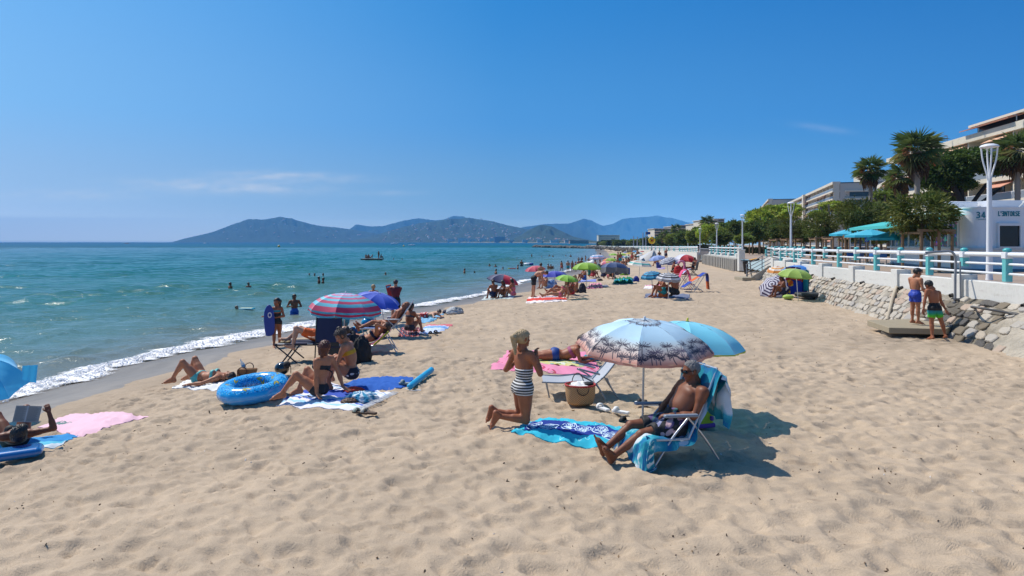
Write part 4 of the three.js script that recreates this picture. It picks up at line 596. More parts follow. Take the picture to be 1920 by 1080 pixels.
part('awning', (() => { const a = at(-0.1), b = at(1.05), P = [a[0] + 0.05, 2.62, a[1], b[0] + 0.05, 2.62, b[1], b[0] - 2.3, 2.2, b[1], a[0] - 2.3, 2.2, a[1]]; const top = geom(P, [0, 1, 2, 0, 2, 3], [0, 0, 6, 0, 6, 1, 0, 1]); const Q = [a[0] - 2.3, 2.2, a[1], b[0] - 2.3, 2.2, b[1], b[0] - 2.3, 2.04, b[1], a[0] - 2.3, 2.04, a[1]]; return join([top, geom(Q, [0, 1, 2, 0, 2, 3])]); })(), mat(0.06, 0.46, 0.44, 0.7), g); part('awning_arm', join([bar([at(0)[0], 2.5, at(0)[1]], [at(0)[0] - 2.2, 2.12, at(0)[1]], 0.035), bar([at(1)[0], 2.5, at(1)[1]], [at(1)[0] - 2.2, 2.12, at(1)[1]], 0.035)]), whitePaint, g);
}
// terrace of the kiosk: turquoise parasols, blue chairs, parking sign
{
const cloth = mat(0.02, 0.42, 0.58, 0.75, { transmission: 0.15 });
const parasol = (px, py, D, w, label) => { const p = atPx(px, D), top = EYE + (HY - py) * D / F - p[1], g = thing('terrace_parasol', label, 'parasol', p), q = w / 2; part('canopy', (() => { const P = [0, top, 0], I = []; for (let i = 0; i < 8; i++) { const a = i * Math.PI / 4 + 0.4, k = i % 2 ? 1 : 1.12; P.push(Math.cos(a) * q * k, top - 0.42, Math.sin(a) * q * k); } for (let i = 0; i < 8; i++) I.push(0, 1 + (i + 1) % 8, 1 + i); const n = P.length / 3; for (let i = 0; i < 8; i++) P.push(P[3 + i * 3], P[4 + i * 3] - 0.14, P[5 + i * 3]); for (let i = 0; i < 8; i++) { const j = (i + 1) % 8; I.push(1 + i, 1 + j, n + i, 1 + j, n + j, n + i); } const gg = geom(P, I).toNonIndexed(); gg.computeVertexNormals(); return gg; })(), cloth, g); part('pole', bar([0, 0, 0], [0, top, 0], 0.035), whitePaint, g); part('base', rbox(0.6, 0.1, 0.6, 0.03, 0, 0.05, 0), concrete, g); };
parasol(1594, 428, 50, 2.5, 'turquoise cafe parasol, leftmost of those by the trees'); parasol(1632, 429, 44, 2.7, 'turquoise cafe parasol behind the dark round tree'); parasol(1672, 433, 41, 2.4, 'turquoise cafe parasol next to the kiosk awning');
const blue = mat(0.02, 0.12, 0.36, 0.5), seat = thing('cafe_chair', 'blue cafe chair, leftmost of those behind the railing', 'chair', atPx(1598, 42)); part('seat', rbox(0.45, 0.05, 0.45, 0.02, 0, 0.45, 0), blue, seat); part('backrest', rbox(0.45, 0.42, 0.04, 0.02, 0, 0.72, -0.2), blue, seat); for (const x of [-0.2, 0.2]) for (const z of [-0.2, 0.2]) part('leg', bar([x, 0, z], [x * 0.9, 0.45, z * 0.9], 0.018, 0.018, 6), steel, seat);
[[1622, 41, 'blue cafe chair second from the left behind the railing'], [1640, 40, 'blue cafe chair behind the railing below the middle parasol'], [1655, 38, 'blue cafe chair nearest the kiosk counter']].forEach(([px, D, l], i) => copyOf(seat, atPx(px, D), l, 0.6 + i));
const sg = thing('parking_sign', 'small blue square sign with a white wheelchair symbol under the parasols', 'sign', atPx(1625, 43)); part('pole', bar([0, 0, 0], [0, 1.75, 0], 0.025), steel, sg); part('plate', box(0.24, 0.3, 0.02, 0, 1.55, 0.03), mat(1, 1, 1, 0.4, { map: canvas(64, 80, (c) => { c.fillStyle = '#1346a8'; c.fillRect(0, 0, 64, 80); c.strokeStyle = '#fff'; c.lineWidth = 5; c.beginPath(); c.arc(28, 52, 14, 0.4, 5); c.stroke(); c.beginPath(); c.moveTo(28, 24); c.lineTo(29, 46); c.lineTo(44, 46); c.lineTo(50, 62); c.stroke(); c.fillStyle = '#fff'; c.beginPath(); c.arc(28, 16, 5, 0, 7); c.fill(); }) }), sg);
// rock groyne, flagpoles and the yellow swim ring hung up at the far end of the beach
const gr = thing('rock_groyne', 'pile of grey brown boulders where the beach ends below the promenade', 'rocks', [0, 0, 0]), rr = rng(95), rockG = [1, 2, 3].map((k) => { const q = new THREE.IcosahedronGeometry(1, 1), p = q.attributes.position; for (let i = 0; i < p.count; i++) { const v = V().fromBufferAttribute(p, i), s = 0.8 + 0.35 * n3(v.x * 1.3 + k * 9, v.y * 1.3, v.z * 1.3); p.setXYZ(i, v.x * s, v.y * s * 0.8, v.z * s); } q.computeVertexNormals(); return q; }), rockM = [mat(0.23, 0.2, 0.16, 0.95), mat(0.3, 0.26, 0.2, 0.95), mat(0.17, 0.15, 0.13, 0.95)];
for (let i = 0; i < 170; i++) { const t = rr(), px = lerp(1118, 1196, t), py = lerp(465, 475, t ** 1.4) - 6 * rr() * (0.3 + t), D = lerp(285, 142, t ** 0.8) - rr() * 10, q = D / F, m = part('boulder', rockG[i % 3], rockM[Math.floor(rr() * 3)], gr), p = [(px - CX) * q, EYE - (py - HY) * q, -D], s = (1.4 + 1.6 * rr()) * q; m.position.set(...p); m.scale.set(s * 1.6, s, s * 1.4); m.rotation.set(rr() * 3, rr() * 6, 0); }
const pole = (px, y0, D, l, flag) => { const p = atPx(px, D, EYE + (HY - 470) * D / F), h = (470 - y0) * D / F, g = thing('flagpole', l, 'flagpole', p); part('pole', bar([0, 0, 0], [0, h, 0], 0.22 * D / 200, 0.12 * D / 200), mat(0.35, 0.36, 0.38, 0.5), g); if (flag) part('flag', (() => { const f = new THREE.PlaneGeometry(8 * D / F, 5 * D / F, 10, 4), q = f.attributes.position; for (let i = 0; i < q.count; i++) q.setZ(i, Math.sin(q.getX(i) * 1.6) * 0.25); f.computeVertexNormals(); return f.translate(4.2 * D / F, h - 3.2 * D / F, 0); })(), mat(0.01, 0.07, 0.3, 0.7), g); };
pole(1205.5, 436, 160, 'slim grey flagpole, left of the pair at the end of the beach'); pole(1211, 434, 165, 'flagpole flying a blue flag beside the yellow swim ring', true); pole(1188, 443, 260, 'white leaning lamp mast beyond the flagpoles'); pole(1195, 444, 250, 'white mast between the leaning mast and the flagpoles');
const D = 120, q = D / F, p = atPx(1222, D, EYE + (HY - 466) * q), g = thing('swim_ring_sign', 'big yellow inflatable duck ring with a blue tip hung up on a pole', 'swim ring', p), yel = mat(0.78, 0.5, 0.01, 0.35); part('pole', bar([0, 0, 0], [0, 12 * q, 0], 0.05), steel, g); part('ring', new THREE.TorusGeometry(4.3 * q, 2.4 * q, 14, 30).scale(1, 1, 0.8).translate(0, 15.5 * q, 0.1), yel, g); part('beak', ball(1.5 * q, 0, 15 * q, 0.3, 1, 1, 0.9), mat(0.45, 0.04, 0.02, 0.4), g); for (const x of [-2.6, 2.6]) part('eye', ball(0.8 * q, x * q, 17.6 * q, 0.38), mat(0.02, 0.02, 0.03, 0.3), g); part('tip', lathe([[0, 3.2 * q], [0.9 * q, 2.4 * q], [1.1 * q, 0]], 10).translate(0, 21 * q, 0), mat(0.02, 0.35, 0.7, 0.4), g);
}
// ---------------------------------------------------------------- people: one smooth body grown round a posed skeleton
const nrm = (v) => { const l = Math.hypot(...v) || 1; return [v[0] / l, v[1] / l, v[2] / l]; }, add = (a, b, k = 1) => [a[0] + b[0] * k, a[1] + b[1] * k, a[2] + b[2] * k], dot = (a, b) => a[0] * b[0] + a[1] * b[1] + a[2] * b[2], crs = (a, b) => [a[1] * b[2] - a[2] * b[1], a[2] * b[0] - a[0] * b[2], a[0] * b[1] - a[1] * b[0]], mix3 = (a, b, t) => [lerp(a[0], b[0], t), lerp(a[1], b[1], t), lerp(a[2], b[2], t)];
const cap = (a, b, ra, rb, k = 0.02) => { const ab = add(b, a, -1), L2 = dot(ab, ab) || 1e-9, r = Math.max(ra, rb); return { k, lo: [0, 1, 2].map((i) => Math.min(a[i], b[i]) - r), hi: [0, 1, 2].map((i) => Math.max(a[i], b[i]) + r), d: (x, y, z) => { const t = clamp(((x - a[0]) * ab[0] + (y - a[1]) * ab[1] + (z - a[2]) * ab[2]) / L2); return Math.hypot(x - a[0] - ab[0] * t, y - a[1] - ab[1] * t, z - a[2] - ab[2] * t) - lerp(ra, rb, t); } }; };
const ell = (c, ax, r, k = 0.02, cut = false) => { const R = Math.max(...r); return { k, cut, lo: c.map((v) => v - R), hi: c.map((v) => v + R), d: (x, y, z) => { const p = [x - c[0], y - c[1], z - c[2]], u = dot(p, ax[0]) / r[0], v = dot(p, ax[1]) / r[1], w = dot(p, ax[2]) / r[2], k0 = Math.hypot(u, v, w), k1 = Math.hypot(u / r[0], v / r[1], w / r[2]); return k0 < 1e-6 ? -Math.min(...r) : k0 * (k0 - 1) / k1; } }; };
function makeField(prims, cell, pad = 0.03) {
const lo = [1e9, 1e9, 1e9], hi = [-1e9, -1e9, -1e9]; for (const p of prims) if (!p.cut) for (let i = 0; i < 3; i++) { lo[i] = Math.min(lo[i], p.lo[i] - pad); hi[i] = Math.max(hi[i], p.hi[i] + pad); }
const n = [0, 1, 2].map((i) => Math.ceil((hi[i] - lo[i]) / cell) + 2), f = { lo, n, cell, v: new Float32Array(n[0] * n[1] * n[2]).fill(1) };
for (const p of prims) grow(f, p); return f;
}
function grow(f, p) {
const { lo, n, cell, v } = f, m = p.k + 2.5 * cell, a = [0, 1, 2].map((i) => Math.max(0, Math.floor((p.lo[i] - m - lo[i]) / cell))), b = [0, 1, 2].map((i) => Math.min(n[i] - 1, Math.ceil((p.hi[i] + m - lo[i]) / cell)));
for (let k = a[2]; k <= b[2]; k++) for (let j = a[1]; j <= b[1]; j++) for (let i = a[0]; i <= b[0]; i++) {
const id = (k * n[1] + j) * n[0] + i, d = p.d(lo[0] + i * cell, lo[1] + j * cell, lo[2] + k * cell), e = v[id];
if (p.cut) { const h = Math.max(p.k - Math.abs(e + d), 0) / p.k; v[id] = Math.max(e, -d) + h * h * p.k * 0.25; } else { const h = Math.max(p.k - Math.abs(e - d), 0) / p.k; v[id] = Math.min(e, d) - h * h * p.k * 0.25; }
}
}
function skin(f, fn) {                                    // surface nets; fn(value, x, y, z) may reshape the field
const { lo, n, cell } = f, [nx, ny, nz] = n; let v = f.v;
if (fn) { v = new Float32Array(f.v.length); let i = 0; for (let z = 0; z < nz; z++) for (let y = 0; y < ny; y++) for (let x = 0; x < nx; x++, i++) v[i] = Math.abs(f.v[i]) > 0.12 ? Math.max(0.01, f.v[i]) * (f.v[i] < 0 ? 1 : 1) : fn(f.v[i], lo[0] + x * cell, lo[1] + y * cell, lo[2] + z * cell); }
const id = new Int32Array(v.length).fill(-1), P = [], I = [], sx = 1, sy = nx, sz = nx * ny, off = [0, sx, sy, sx + sy, sz, sx + sz, sy + sz, sx + sy + sz], E = [[0, 1], [2, 3], [4, 5], [6, 7], [0, 2], [1, 3], [4, 6], [5, 7], [0, 4], [1, 5], [2, 6], [3, 7]];
for (let z = 0; z < nz - 1; z++) for (let y = 0; y < ny - 1; y++) for (let x = 0; x < nx - 1; x++) {
const o = x + y * sy + z * sz; let m = 0; for (let c = 0; c < 8; c++) if (v[o + off[c]] < 0) m |= 1 << c; if (m === 0 || m === 255) continue;
let px = 0, py = 0, pz = 0, c = 0; for (const [a, b] of E) { const A = v[o + off[a]], B = v[o + off[b]]; if ((A < 0) === (B < 0)) continue; const t = A / (A - B); px += lerp(a & 1, b & 1, t); py += lerp((a >> 1) & 1, (b >> 1) & 1, t); pz += lerp((a >> 2) & 1, (b >> 2) & 1, t); c++; }
id[o] = P.length / 3; P.push(lo[0] + (x + px / c) * cell, lo[1] + (y + py / c) * cell, lo[2] + (z + pz / c) * cell);
}
for (let z = 1; z < nz - 1; z++) for (let y = 1; y < ny - 1; y++) for (let x = 1; x < nx - 1; x++) {
const o = x + y * sy + z * sz, s = v[o] < 0;
if (s !== v[o + sx] < 0) { const a = id[o - sy - sz], b = id[o - sz], c = id[o], d = id[o - sy]; s ? I.push(a, b, c, a, c, d) : I.push(a, c, b, a, d, c); }
if (s !== v[o + sy] < 0) { const a = id[o - sx - sz], b = id[o - sx], c = id[o], d = id[o - sz]; s ? I.push(a, b, c, a, c, d) : I.push(a, c, b, a, d, c); }
if (s !== v[o + sz] < 0) { const a = id[o - sx - sy], b = id[o - sy], c = id[o], d = id[o - sx]; s ? I.push(a, b, c, a, c, d) : I.push(a, c, b, a, d, c); }
}
if (!P.length) return null;
const g = geom(P, I); const U = g.attributes.uv.array; for (let i = 0; i < P.length / 3; i++) { U[i * 2] = (P[i * 3] + P[i * 3 + 2] * 0.8) * 2; U[i * 2 + 1] = P[i * 3 + 1] * 2; } return g;
}
const SKIN = { dark: [0.2, 0.072, 0.036], deep: [0.33, 0.118, 0.056], tan: [0.42, 0.175, 0.09], mid: [0.5, 0.235, 0.135], fair: [0.54, 0.29, 0.18], pink: [0.55, 0.25, 0.17] };
const skinMat = mat(1, 1, 1, 0.5, { vertexColors: true, specularIntensity: 0.6 }), hairMats = { blonde: mat(0.44, 0.31, 0.16, 0.6), brown: mat(0.05, 0.028, 0.018, 0.5), black: mat(0.012, 0.01, 0.009, 0.4), red: mat(0.09, 0.02, 0.008, 0.45), grey: mat(0.2, 0.185, 0.175, 0.8), fair: mat(0.36, 0.24, 0.12, 0.6) };
function person(label, o) {
const h = o.h, f = o.f, kid = o.kid ? 1 : 0, sex = o.sex || 'm', fem = sex === 'f' ? 1 : 0, wd = (o.wide || 1) * (kid ? 0.92 : 1), detail = o.detail ?? 1;   // detail 2: hands, feet and head on grids of their own
const s1 = nrm(o.s1 || [0, 1, 0]), s2 = nrm(o.s2 || s1), fwd = nrm(o.face || [0, 0, 1]), hr = nrm(o.hr), sr = nrm(o.sr || o.hr), hs = h / 1.7 * (kid ? 1.17 : 1), m = (k) => k * h;
const orth = (r, u) => { const uu = nrm(u), rr = nrm(add(r, uu, -dot(r, uu))); return [rr, uu, crs(rr, uu)]; };   // right, up, back -> third axis points forward when negated
const pa = orth(hr, s1), ca = orth(sr, s2), J = {};
J.pel = [0, 0, 0]; J.waist = add(J.pel, s1, m(0.125)); J.neck = add(J.waist, s2, m(0.17));
const nd = nrm(o.nd || s2), hc = add(J.neck, nd, m(0.05) + 0.075 * hs); J.head = hc;
const ha = orth(crs(fwd, nd), nd); const hp = (x, y, z) => add(add(add(hc, ha[0], x * hs), ha[1], y * hs), crs(ha[1], ha[0]), z * hs);   // head frame: right, up, front
const front = (A) => crs(A[1], A[0]), cf = front(ca), pf = front(pa), body = [], core = [], arms = [], headP = [], fine = [];
const C = (...a) => core.push(cap(...a)), E = (...a) => core.push(ell(...a));
E(add(J.pel, s1, m(0.0)), pa, [m(fem ? 0.1 : 0.094) * wd, m(0.072), m(fem ? 0.074 : 0.068) * wd], 0.05);
E(add(J.waist, pf, m(0.004 + (o.belly || 0) * 0.02)), pa, [m(fem ? 0.08 : 0.088) * wd, m(0.095), m(0.06 + (o.belly || 0) * 0.022) * wd], 0.06);
E(add(add(J.waist, s2, m(0.085)), cf, m(0.002)), ca, [m(fem ? 0.083 : 0.096) * wd, m(0.095), m(fem ? 0.06 : 0.066) * wd], 0.06);
const shW = m(fem ? 0.096 : 0.112) * wd, shp = (s) => add(add(J.neck, s2, m(-0.028)), sr, s * shW);
J.shR = add(shp(1), o.shrugR || [0, 0, 0], m(1)); J.shL = add(shp(-1), o.shrugL || [0, 0, 0], m(1));
C(mix3(J.shR, J.shL, 0.1), mix3(J.shR, J.shL, 0.9), m(0.036), m(0.036), 0.04);
C(add(J.neck, s2, m(-0.03)), add(hc, nd, -0.05 * hs), m(fem ? 0.036 : 0.041), m(fem ? 0.03 : 0.036), 0.035);
if (fem && !kid) for (const s of [-1, 1]) E(add(add(add(J.waist, s2, m(0.075)), cf, m(0.055)), sr, s * m(0.042)), ca, [m(0.036), m(0.036), m(0.036)], 0.025);
if (!fem && !kid) for (const s of [-1, 1]) E(add(add(add(J.waist, s2, m(0.105)), cf, m(0.042)), sr, s * m(0.043)), ca, [m(0.046), m(0.03), m(0.024)], 0.03);
for (const s of [-1, 1]) E(add(add(add(J.pel, s1, m(-0.022)), pf, m(-0.038)), hr, s * m(0.042)), pa, [m(0.05), m(0.052), m(0.046)], 0.03);
const limb = {};
for (const S of ['R', 'L']) {
const s = S === 'R' ? 1 : -1, hip = add(add(J.pel, hr, s * m(0.05) * wd), s1, m(-0.02)), [t, sh, ft] = (o['leg' + S] || [[0, -1, 0], [0, -1, 0], pf]).map(nrm), knee = add(hip, t, m(0.243)), ank = add(knee, sh, m(0.228)); J['hip' + S] = hip; J['knee' + S] = knee; J['ank' + S] = ank;
C(hip, knee, m(0.056) * (fem ? 1.06 : 1) * wd, m(0.033), 0.035); C(add(hip, t, m(0.06)), add(hip, t, m(0.13)), m(0.05) * wd, m(0.046), 0.03);
C(knee, ank, m(0.0325), m(0.021), 0.02); const calfB = nrm(add(add(t, sh, -dot(t, sh)), hr, 0)); const back = Math.hypot(...add(t, sh, -dot(t, sh))) > 0.15 ? add([0, 0, 0], calfB, -1) : add([0, 0, 0], pf, -1);
C(add(add(knee, sh, m(0.05)), back, m(0.009)), add(add(knee, sh, m(0.1)), back, m(0.007)), m(0.032), m(0.028), 0.03);
const down = nrm(add(sh, ft, -dot(sh, ft))), heel = add(add(ank, ft, m(-0.022)), down, m(0.026)), ballF = add(add(ank, ft, m(0.082)), down, m(0.03)), toe = add(add(ank, ft, m(0.118)), down, m(0.034)), sideF = crs(ft, down); J['toe' + S] = toe;
const foot = [cap(add(ank, sh, m(-0.03)), heel, m(0.021), m(0.02), 0.02), cap(heel, ballF, m(0.0195), m(0.017), 0.02), cap(add(ank, ft, m(0.01)), add(ballF, down, m(-0.004)), m(0.02), m(0.015), 0.02), cap(add(ballF, sideF, m(0.014)), add(ballF, sideF, m(-0.014)), m(0.015), m(0.014), 0.012)];
if (detail > 1) for (let i = 0; i < 5; i++) { const q = (i / 4 - 0.5) * 2 * (S === 'R' ? 1 : -1), b = add(ballF, sideF, q * m(0.021)); foot.push(cap(b, add(add(b, ft, m(0.031 - 0.003 * i)), down, m(0.006)), i ? 0.0085 * hs : 0.012 * hs, i ? 0.0075 * hs : 0.011 * hs, 0.004)); } else foot.push(cap(ballF, toe, m(0.016), m(0.011), 0.015));
if (detail > 1) fine.push(foot); else core.push(...foot);
const [u, fo, hd0] = (o['arm' + S] || [[0, -1, 0], [0, -1, 0]]).map(nrm), shd = J['sh' + S], elb = add(shd, u, m(0.165)), wr = add(elb, fo, m(0.142)); J['elb' + S] = elb; J['wr' + S] = wr;
const A = (...a) => arms.push(cap(...a)); A(shd, add(shd, u, m(0.05)), m(0.034) * (fem ? 0.88 : 1), m(0.032) * (fem ? 0.88 : 1), 0.035); A(shd, elb, m(0.029) * (fem ? 0.9 : 1.05), m(0.0235) * (fem ? 0.92 : 1), 0.02); A(elb, wr, m(0.0245) * (fem ? 0.9 : 1), m(0.0155), 0.015); A(add(elb, fo, m(0.025)), add(elb, fo, m(0.06)), m(0.0255) * (fem ? 0.9 : 1.02), m(0.0225), 0.02);
const hd = hd0 || fo, pn = nrm(add(o['palm' + S] || crs(hd, sr), hd, -dot(o['palm' + S] || crs(hd, sr), hd))), across = crs(hd, pn), curl = o['curl' + S] ?? 0.35, q = hs * (fem ? 0.92 : 1), hand = [];
const pc = add(wr, hd, 0.05 * q); hand.push(cap(add(wr, fo, -0.03), add(wr, hd, 0.012), m(0.0145), m(0.0145), 0.012), ell(pc, [across, hd, pn], [0.04 * q, 0.052 * q, 0.015 * q], 0.015));
if (detail > 1) { for (let i = 0; i < 4; i++) { let p = add(add(wr, hd, 0.09 * q), across, (i - 1.5) * 0.0195 * q), d = hd; const L = [0.07, 0.08, 0.074, 0.058][i] * q; hand.push(cap(add(p, hd, -0.03 * q), p, 0.0095 * q, 0.0095 * q, 0.006)); for (let j = 0; j < 3; j++) { const c = curl * (j + 0.6) * 0.8; d = nrm(add(add([0, 0, 0], hd, Math.cos(c)), pn, Math.sin(c))); const e = add(p, d, L * [0.45, 0.3, 0.25][j]); hand.push(cap(p, e, 0.0092 * q, 0.0082 * q, 0.003)); p = e; } }
const ts = o['thumb' + S] ?? s, tb = add(add(wr, hd, 0.03 * q), across, ts * 0.03 * q), t1 = add(add(add(tb, hd, 0.03 * q), across, ts * 0.024 * q), pn, 0.012 * q); hand.push(cap(tb, t1, 0.012 * q, 0.0105 * q, 0.01), cap(t1, add(add(t1, hd, 0.028 * q), pn, 0.012 * q), 0.0105 * q, 0.009 * q, 0.004)); fine.push(hand);
} else { hand.push(cap(add(pc, hd, 0.03 * q), add(add(pc, hd, 0.085 * q), pn, curl * 0.04 * q), 0.02 * q, 0.012 * q, 0.02)); const ts = o['thumb' + S] ?? s; hand.push(cap(add(pc, across, ts * 0.02 * q), add(add(pc, across, ts * 0.05 * q), hd, 0.03 * q), 0.011 * q, 0.009 * q, 0.008)); arms.push(...hand); }
}
const H = (x, y, z, rx, ry, rz, k = 0.015, cut) => headP.push(ell(hp(x, y, z), [ha[0], ha[1], crs(ha[1], ha[0])], [rx * hs, ry * hs, rz * hs], k, cut)), HC = (a, b, ra, rb, k) => headP.push(cap(hp(...a), hp(...b), ra * hs, rb * hs, k));
H(0, 0.025, -0.012, 0.074, 0.083, 0.093, 0.02); H(0, -0.035, 0.022, 0.06, 0.07, 0.07, 0.03); H(0, -0.075, 0.045, 0.038, 0.03, 0.042, 0.03);
HC([0, -0.03, -0.02], [0, -0.13, -0.035], 0.045, 0.05, 0.02);
H(0, 0.03, 0.068, 0.052, 0.014, 0.018, 0.02); HC([0, 0.008, 0.082], [0, -0.028, 0.1], 0.009, 0.014, 0.012); HC([-0.012, -0.034, 0.088], [0.012, -0.034, 0.088], 0.009, 0.009, 0.008); H(0, -0.095, 0.075, 0.02, 0.016, 0.016, 0.02);
HC([-0.018, -0.062, 0.08], [0.018, -0.062, 0.08], 0.0085, 0.0085, 0.008); for (const s of [-1, 1]) { H(s * 0.077, -0.005, -0.008, 0.012, 0.032, 0.019, 0.008); H(s * 0.045, -0.02, 0.055, 0.025, 0.02, 0.022, 0.02); H(s * 0.031, 0.012, 0.09, 0.017, 0.011, 0.014, 0.008, true); H(s * 0.031, 0.011, 0.069, 0.014, 0.012, 0.013, 0.003); }
const cell = o.cell || (detail > 1 ? 0.011 : detail ? 0.015 : 0.022), tone = SKIN[o.skin || 'tan'], all = [...core, ...arms];
if (detail === 0) all.push(...headP); const fAll = makeField(all, cell), geos = [skin(fAll)];
if (detail > 0) geos.push(skin(makeField(headP, detail > 1 ? 0.0048 * hs : 0.009)));
for (const p of fine) geos.push(skin(makeField(p, 0.0045)));
const g = join(geos.filter(Boolean)), P = g.attributes.position.array, n = P.length / 3, col = new Float32Array(n * 3), eyes = [hp(-0.031, 0.011, 0.084), hp(0.031, 0.011, 0.084)], lip = hp(0, -0.062, 0.09), brow = [hp(-0.032, 0.033, 0.085), hp(0.032, 0.033, 0.085)];
let minY = 1e9;
for (let i = 0; i < n; i++) {
const p = [P[i * 3], P[i * 3 + 1], P[i * 3 + 2]], k = 1 + 0.1 * n3(p[0] * 6, p[1] * 6, p[2] * 6) + 0.05 * n3(p[0] * 25, p[1] * 25, p[2] * 25); minY = Math.min(minY, p[1]); let c = tone.map((t) => t * k);
if (detail > 0) { const de = Math.min(...eyes.map((e) => Math.hypot(...add(p, e, -1)))) / hs, dl = Math.hypot(...add(p, lip, -1)) / hs, db = Math.min(...brow.map((e) => { const d = add(p, e, -1); return Math.hypot(dot(d, ha[0]) * 0.45, dot(d, ha[1]) * 1.5, dot(d, crs(ha[1], ha[0])) * 0.5); })) / hs; if (de < 0.012) c = de < 0.007 ? [0.02, 0.015, 0.012] : [0.5, 0.46, 0.42]; else if (db < 0.0085 && !o.noBrow) c = [0.05, 0.03, 0.02]; else if (dl < 0.02) c = [c[0] * 1.05, c[1] * 0.62, c[2] * 0.68]; }
col.set(c, i * 3);
}
g.setAttribute('color', new THREE.BufferAttribute(col, 3));
// placing: the anchor joint stands over the given point
const anchor = J[o.anchor || 'pel'], lift = o.pelY !== undefined ? o.pelY : -minY - (o.sink || 0.008), at = o.at || onSand(o.px, o.py), grp = thing('person', label, 'person', [at[0] - anchor[0], at[1] + lift, at[2] - anchor[2]], o.group);
grp.userData.J = undefined; part('body', g, skinMat, grp);
const fCore = makeField(core, cell), bone = { pelvis: [add(J.pel, s1, m(-0.09)), J.waist], chest: [J.waist, J.neck], thighR: [J.hipR, J.kneeR], thighL: [J.hipL, J.kneeL], upperR: [J.shR, J.elbR], upperL: [J.shL, J.elbL], shinR: [J.kneeR, J.ankR], shinL: [J.kneeL, J.ankL] };
const slab = ([b, t0, t1, rm = 0.13]) => { const [a, c] = bone[b], ab = add(c, a, -1), L = Math.hypot(...ab), u = nrm(ab); return (x, y, z) => { const p = [x - a[0], y - a[1], z - a[2]], t = dot(p, u), q = add(p, u, -t); return Math.max(t0 * L - t, t - t1 * L, Math.hypot(...q) - rm * h); }; };
for (const w of o.wear || []) {
const on = w.on.map(slab), off = (w.off || []).map(slab), t = w.t ?? 0.006, src = w.arms ? fAll : fCore, gg = skin(src, (v, x, y, z) => { let r = 1; for (const q of on) r = Math.min(r, q(x, y, z)); for (const q of off) r = Math.max(r, -q(x, y, z)); return Math.max(v - t - (w.loose ? (w.loose * (0.5 + 0.5 * n3(x * 14, y * 9, z * 14))) : 0), r); });
if (gg) part(w.name, gg, w.mat, grp);
}
if (o.hair) {
const [style, colour] = o.hair, hx = (c, r, k = 0.02) => ell(hp(...c), [ha[0], ha[1], crs(ha[1], ha[0])], r.map((q) => q * hs), k), t = style === 'bald' ? 0.004 : style === 'crop' ? 0.006 : style === 'short' ? 0.014 : 0.021, list = [hx([0, 0.027, -0.014], [0.076 + t, 0.085 + t, 0.095 + t])], hcap = (a, b, ra, rb, k = 0.02) => list.push(cap(hp(...a), hp(...b), ra * hs, rb * hs, k));
if (style === 'pony') { hcap([0, 0.08, -0.1], [0, 0.02, -0.155], 0.024, 0.042); hcap([0, 0.02, -0.155], [0.02, -0.2, -0.13], 0.046, 0.018); hcap([0, 0, -0.15], [-0.03, -0.16, -0.12], 0.03, 0.012); } if (style === 'bun') { hcap([0, 0.1, -0.05], [0, 0.12, -0.05], 0.045, 0.04); }
if (style === 'long' || style === 'loose') { hcap([0.04, 0, -0.06], [0.05, style === 'long' ? -0.19 : -0.1, -0.07], 0.055, 0.03); hcap([-0.04, 0, -0.06], [-0.05, style === 'long' ? -0.19 : -0.1, -0.07], 0.055, 0.03); hcap([0, 0, -0.08], [0, style === 'long' ? -0.22 : -0.12, -0.08], 0.055, 0.035); }
if (style === 'fan') { hcap([0, 0.05, -0.05], [0.06, 0.1, -0.1], 0.07, 0.05); hcap([-0.04, 0, -0.08], [-0.12, -0.04, -0.1], 0.06, 0.03); hcap([0.04, 0.0, -0.08], [0.12, 0.0, -0.1], 0.06, 0.03); }
const hf = makeField(list, detail > 1 ? 0.005 : detail ? 0.009 : 0.016), low = style === 'crop' || style === 'short' || style === 'bald' ? -0.045 : -0.5;
const hg = skin(hf, (v, x, y, z) => { const p = add([x, y, z], hc, -1), a = dot(p, ha[0]) / hs, b = dot(p, ha[1]) / hs, c = dot(p, crs(ha[1], ha[0])) / hs, face = Math.max(0.028 - c + (style === 'bald' ? -0.02 : 0) + Math.max(0, b - 0.02) * 0.5, b - (style === 'bald' ? 0.2 : style === 'crop' ? 0.098 : style === 'short' ? 0.082 : 0.072) + Math.abs(a) * 0.25), side = Math.max(0.012 - c - 0.02, b + 0.02, 0.04 - Math.abs(a)), ear = Math.hypot((Math.abs(a) - 0.08) * 1.2, b + 0.002, (c + 0.008) * 1.3) - 0.03; let r = Math.max(-face, -ear); if (style === 'bald') r = Math.max(r, b - 0.03); r = Math.max(r, low - b + 0.2 * Math.min(0, c + 0.02)); return Math.max(v + 0.007 * n3(x * 60, y * 22, z * 60) * hs, r * 0.8); });
if (hg) part('hair', hg, hairMats[colour], grp);
if (style === 'cap') { }
}
if (o.extra) o.extra(grp, J, hp, { ha, hs, m, bone });
return { grp, J, hp, at: (p) => [grp.position.x + p[0], grp.position.y + p[1], grp.position.z + p[2]] };
}
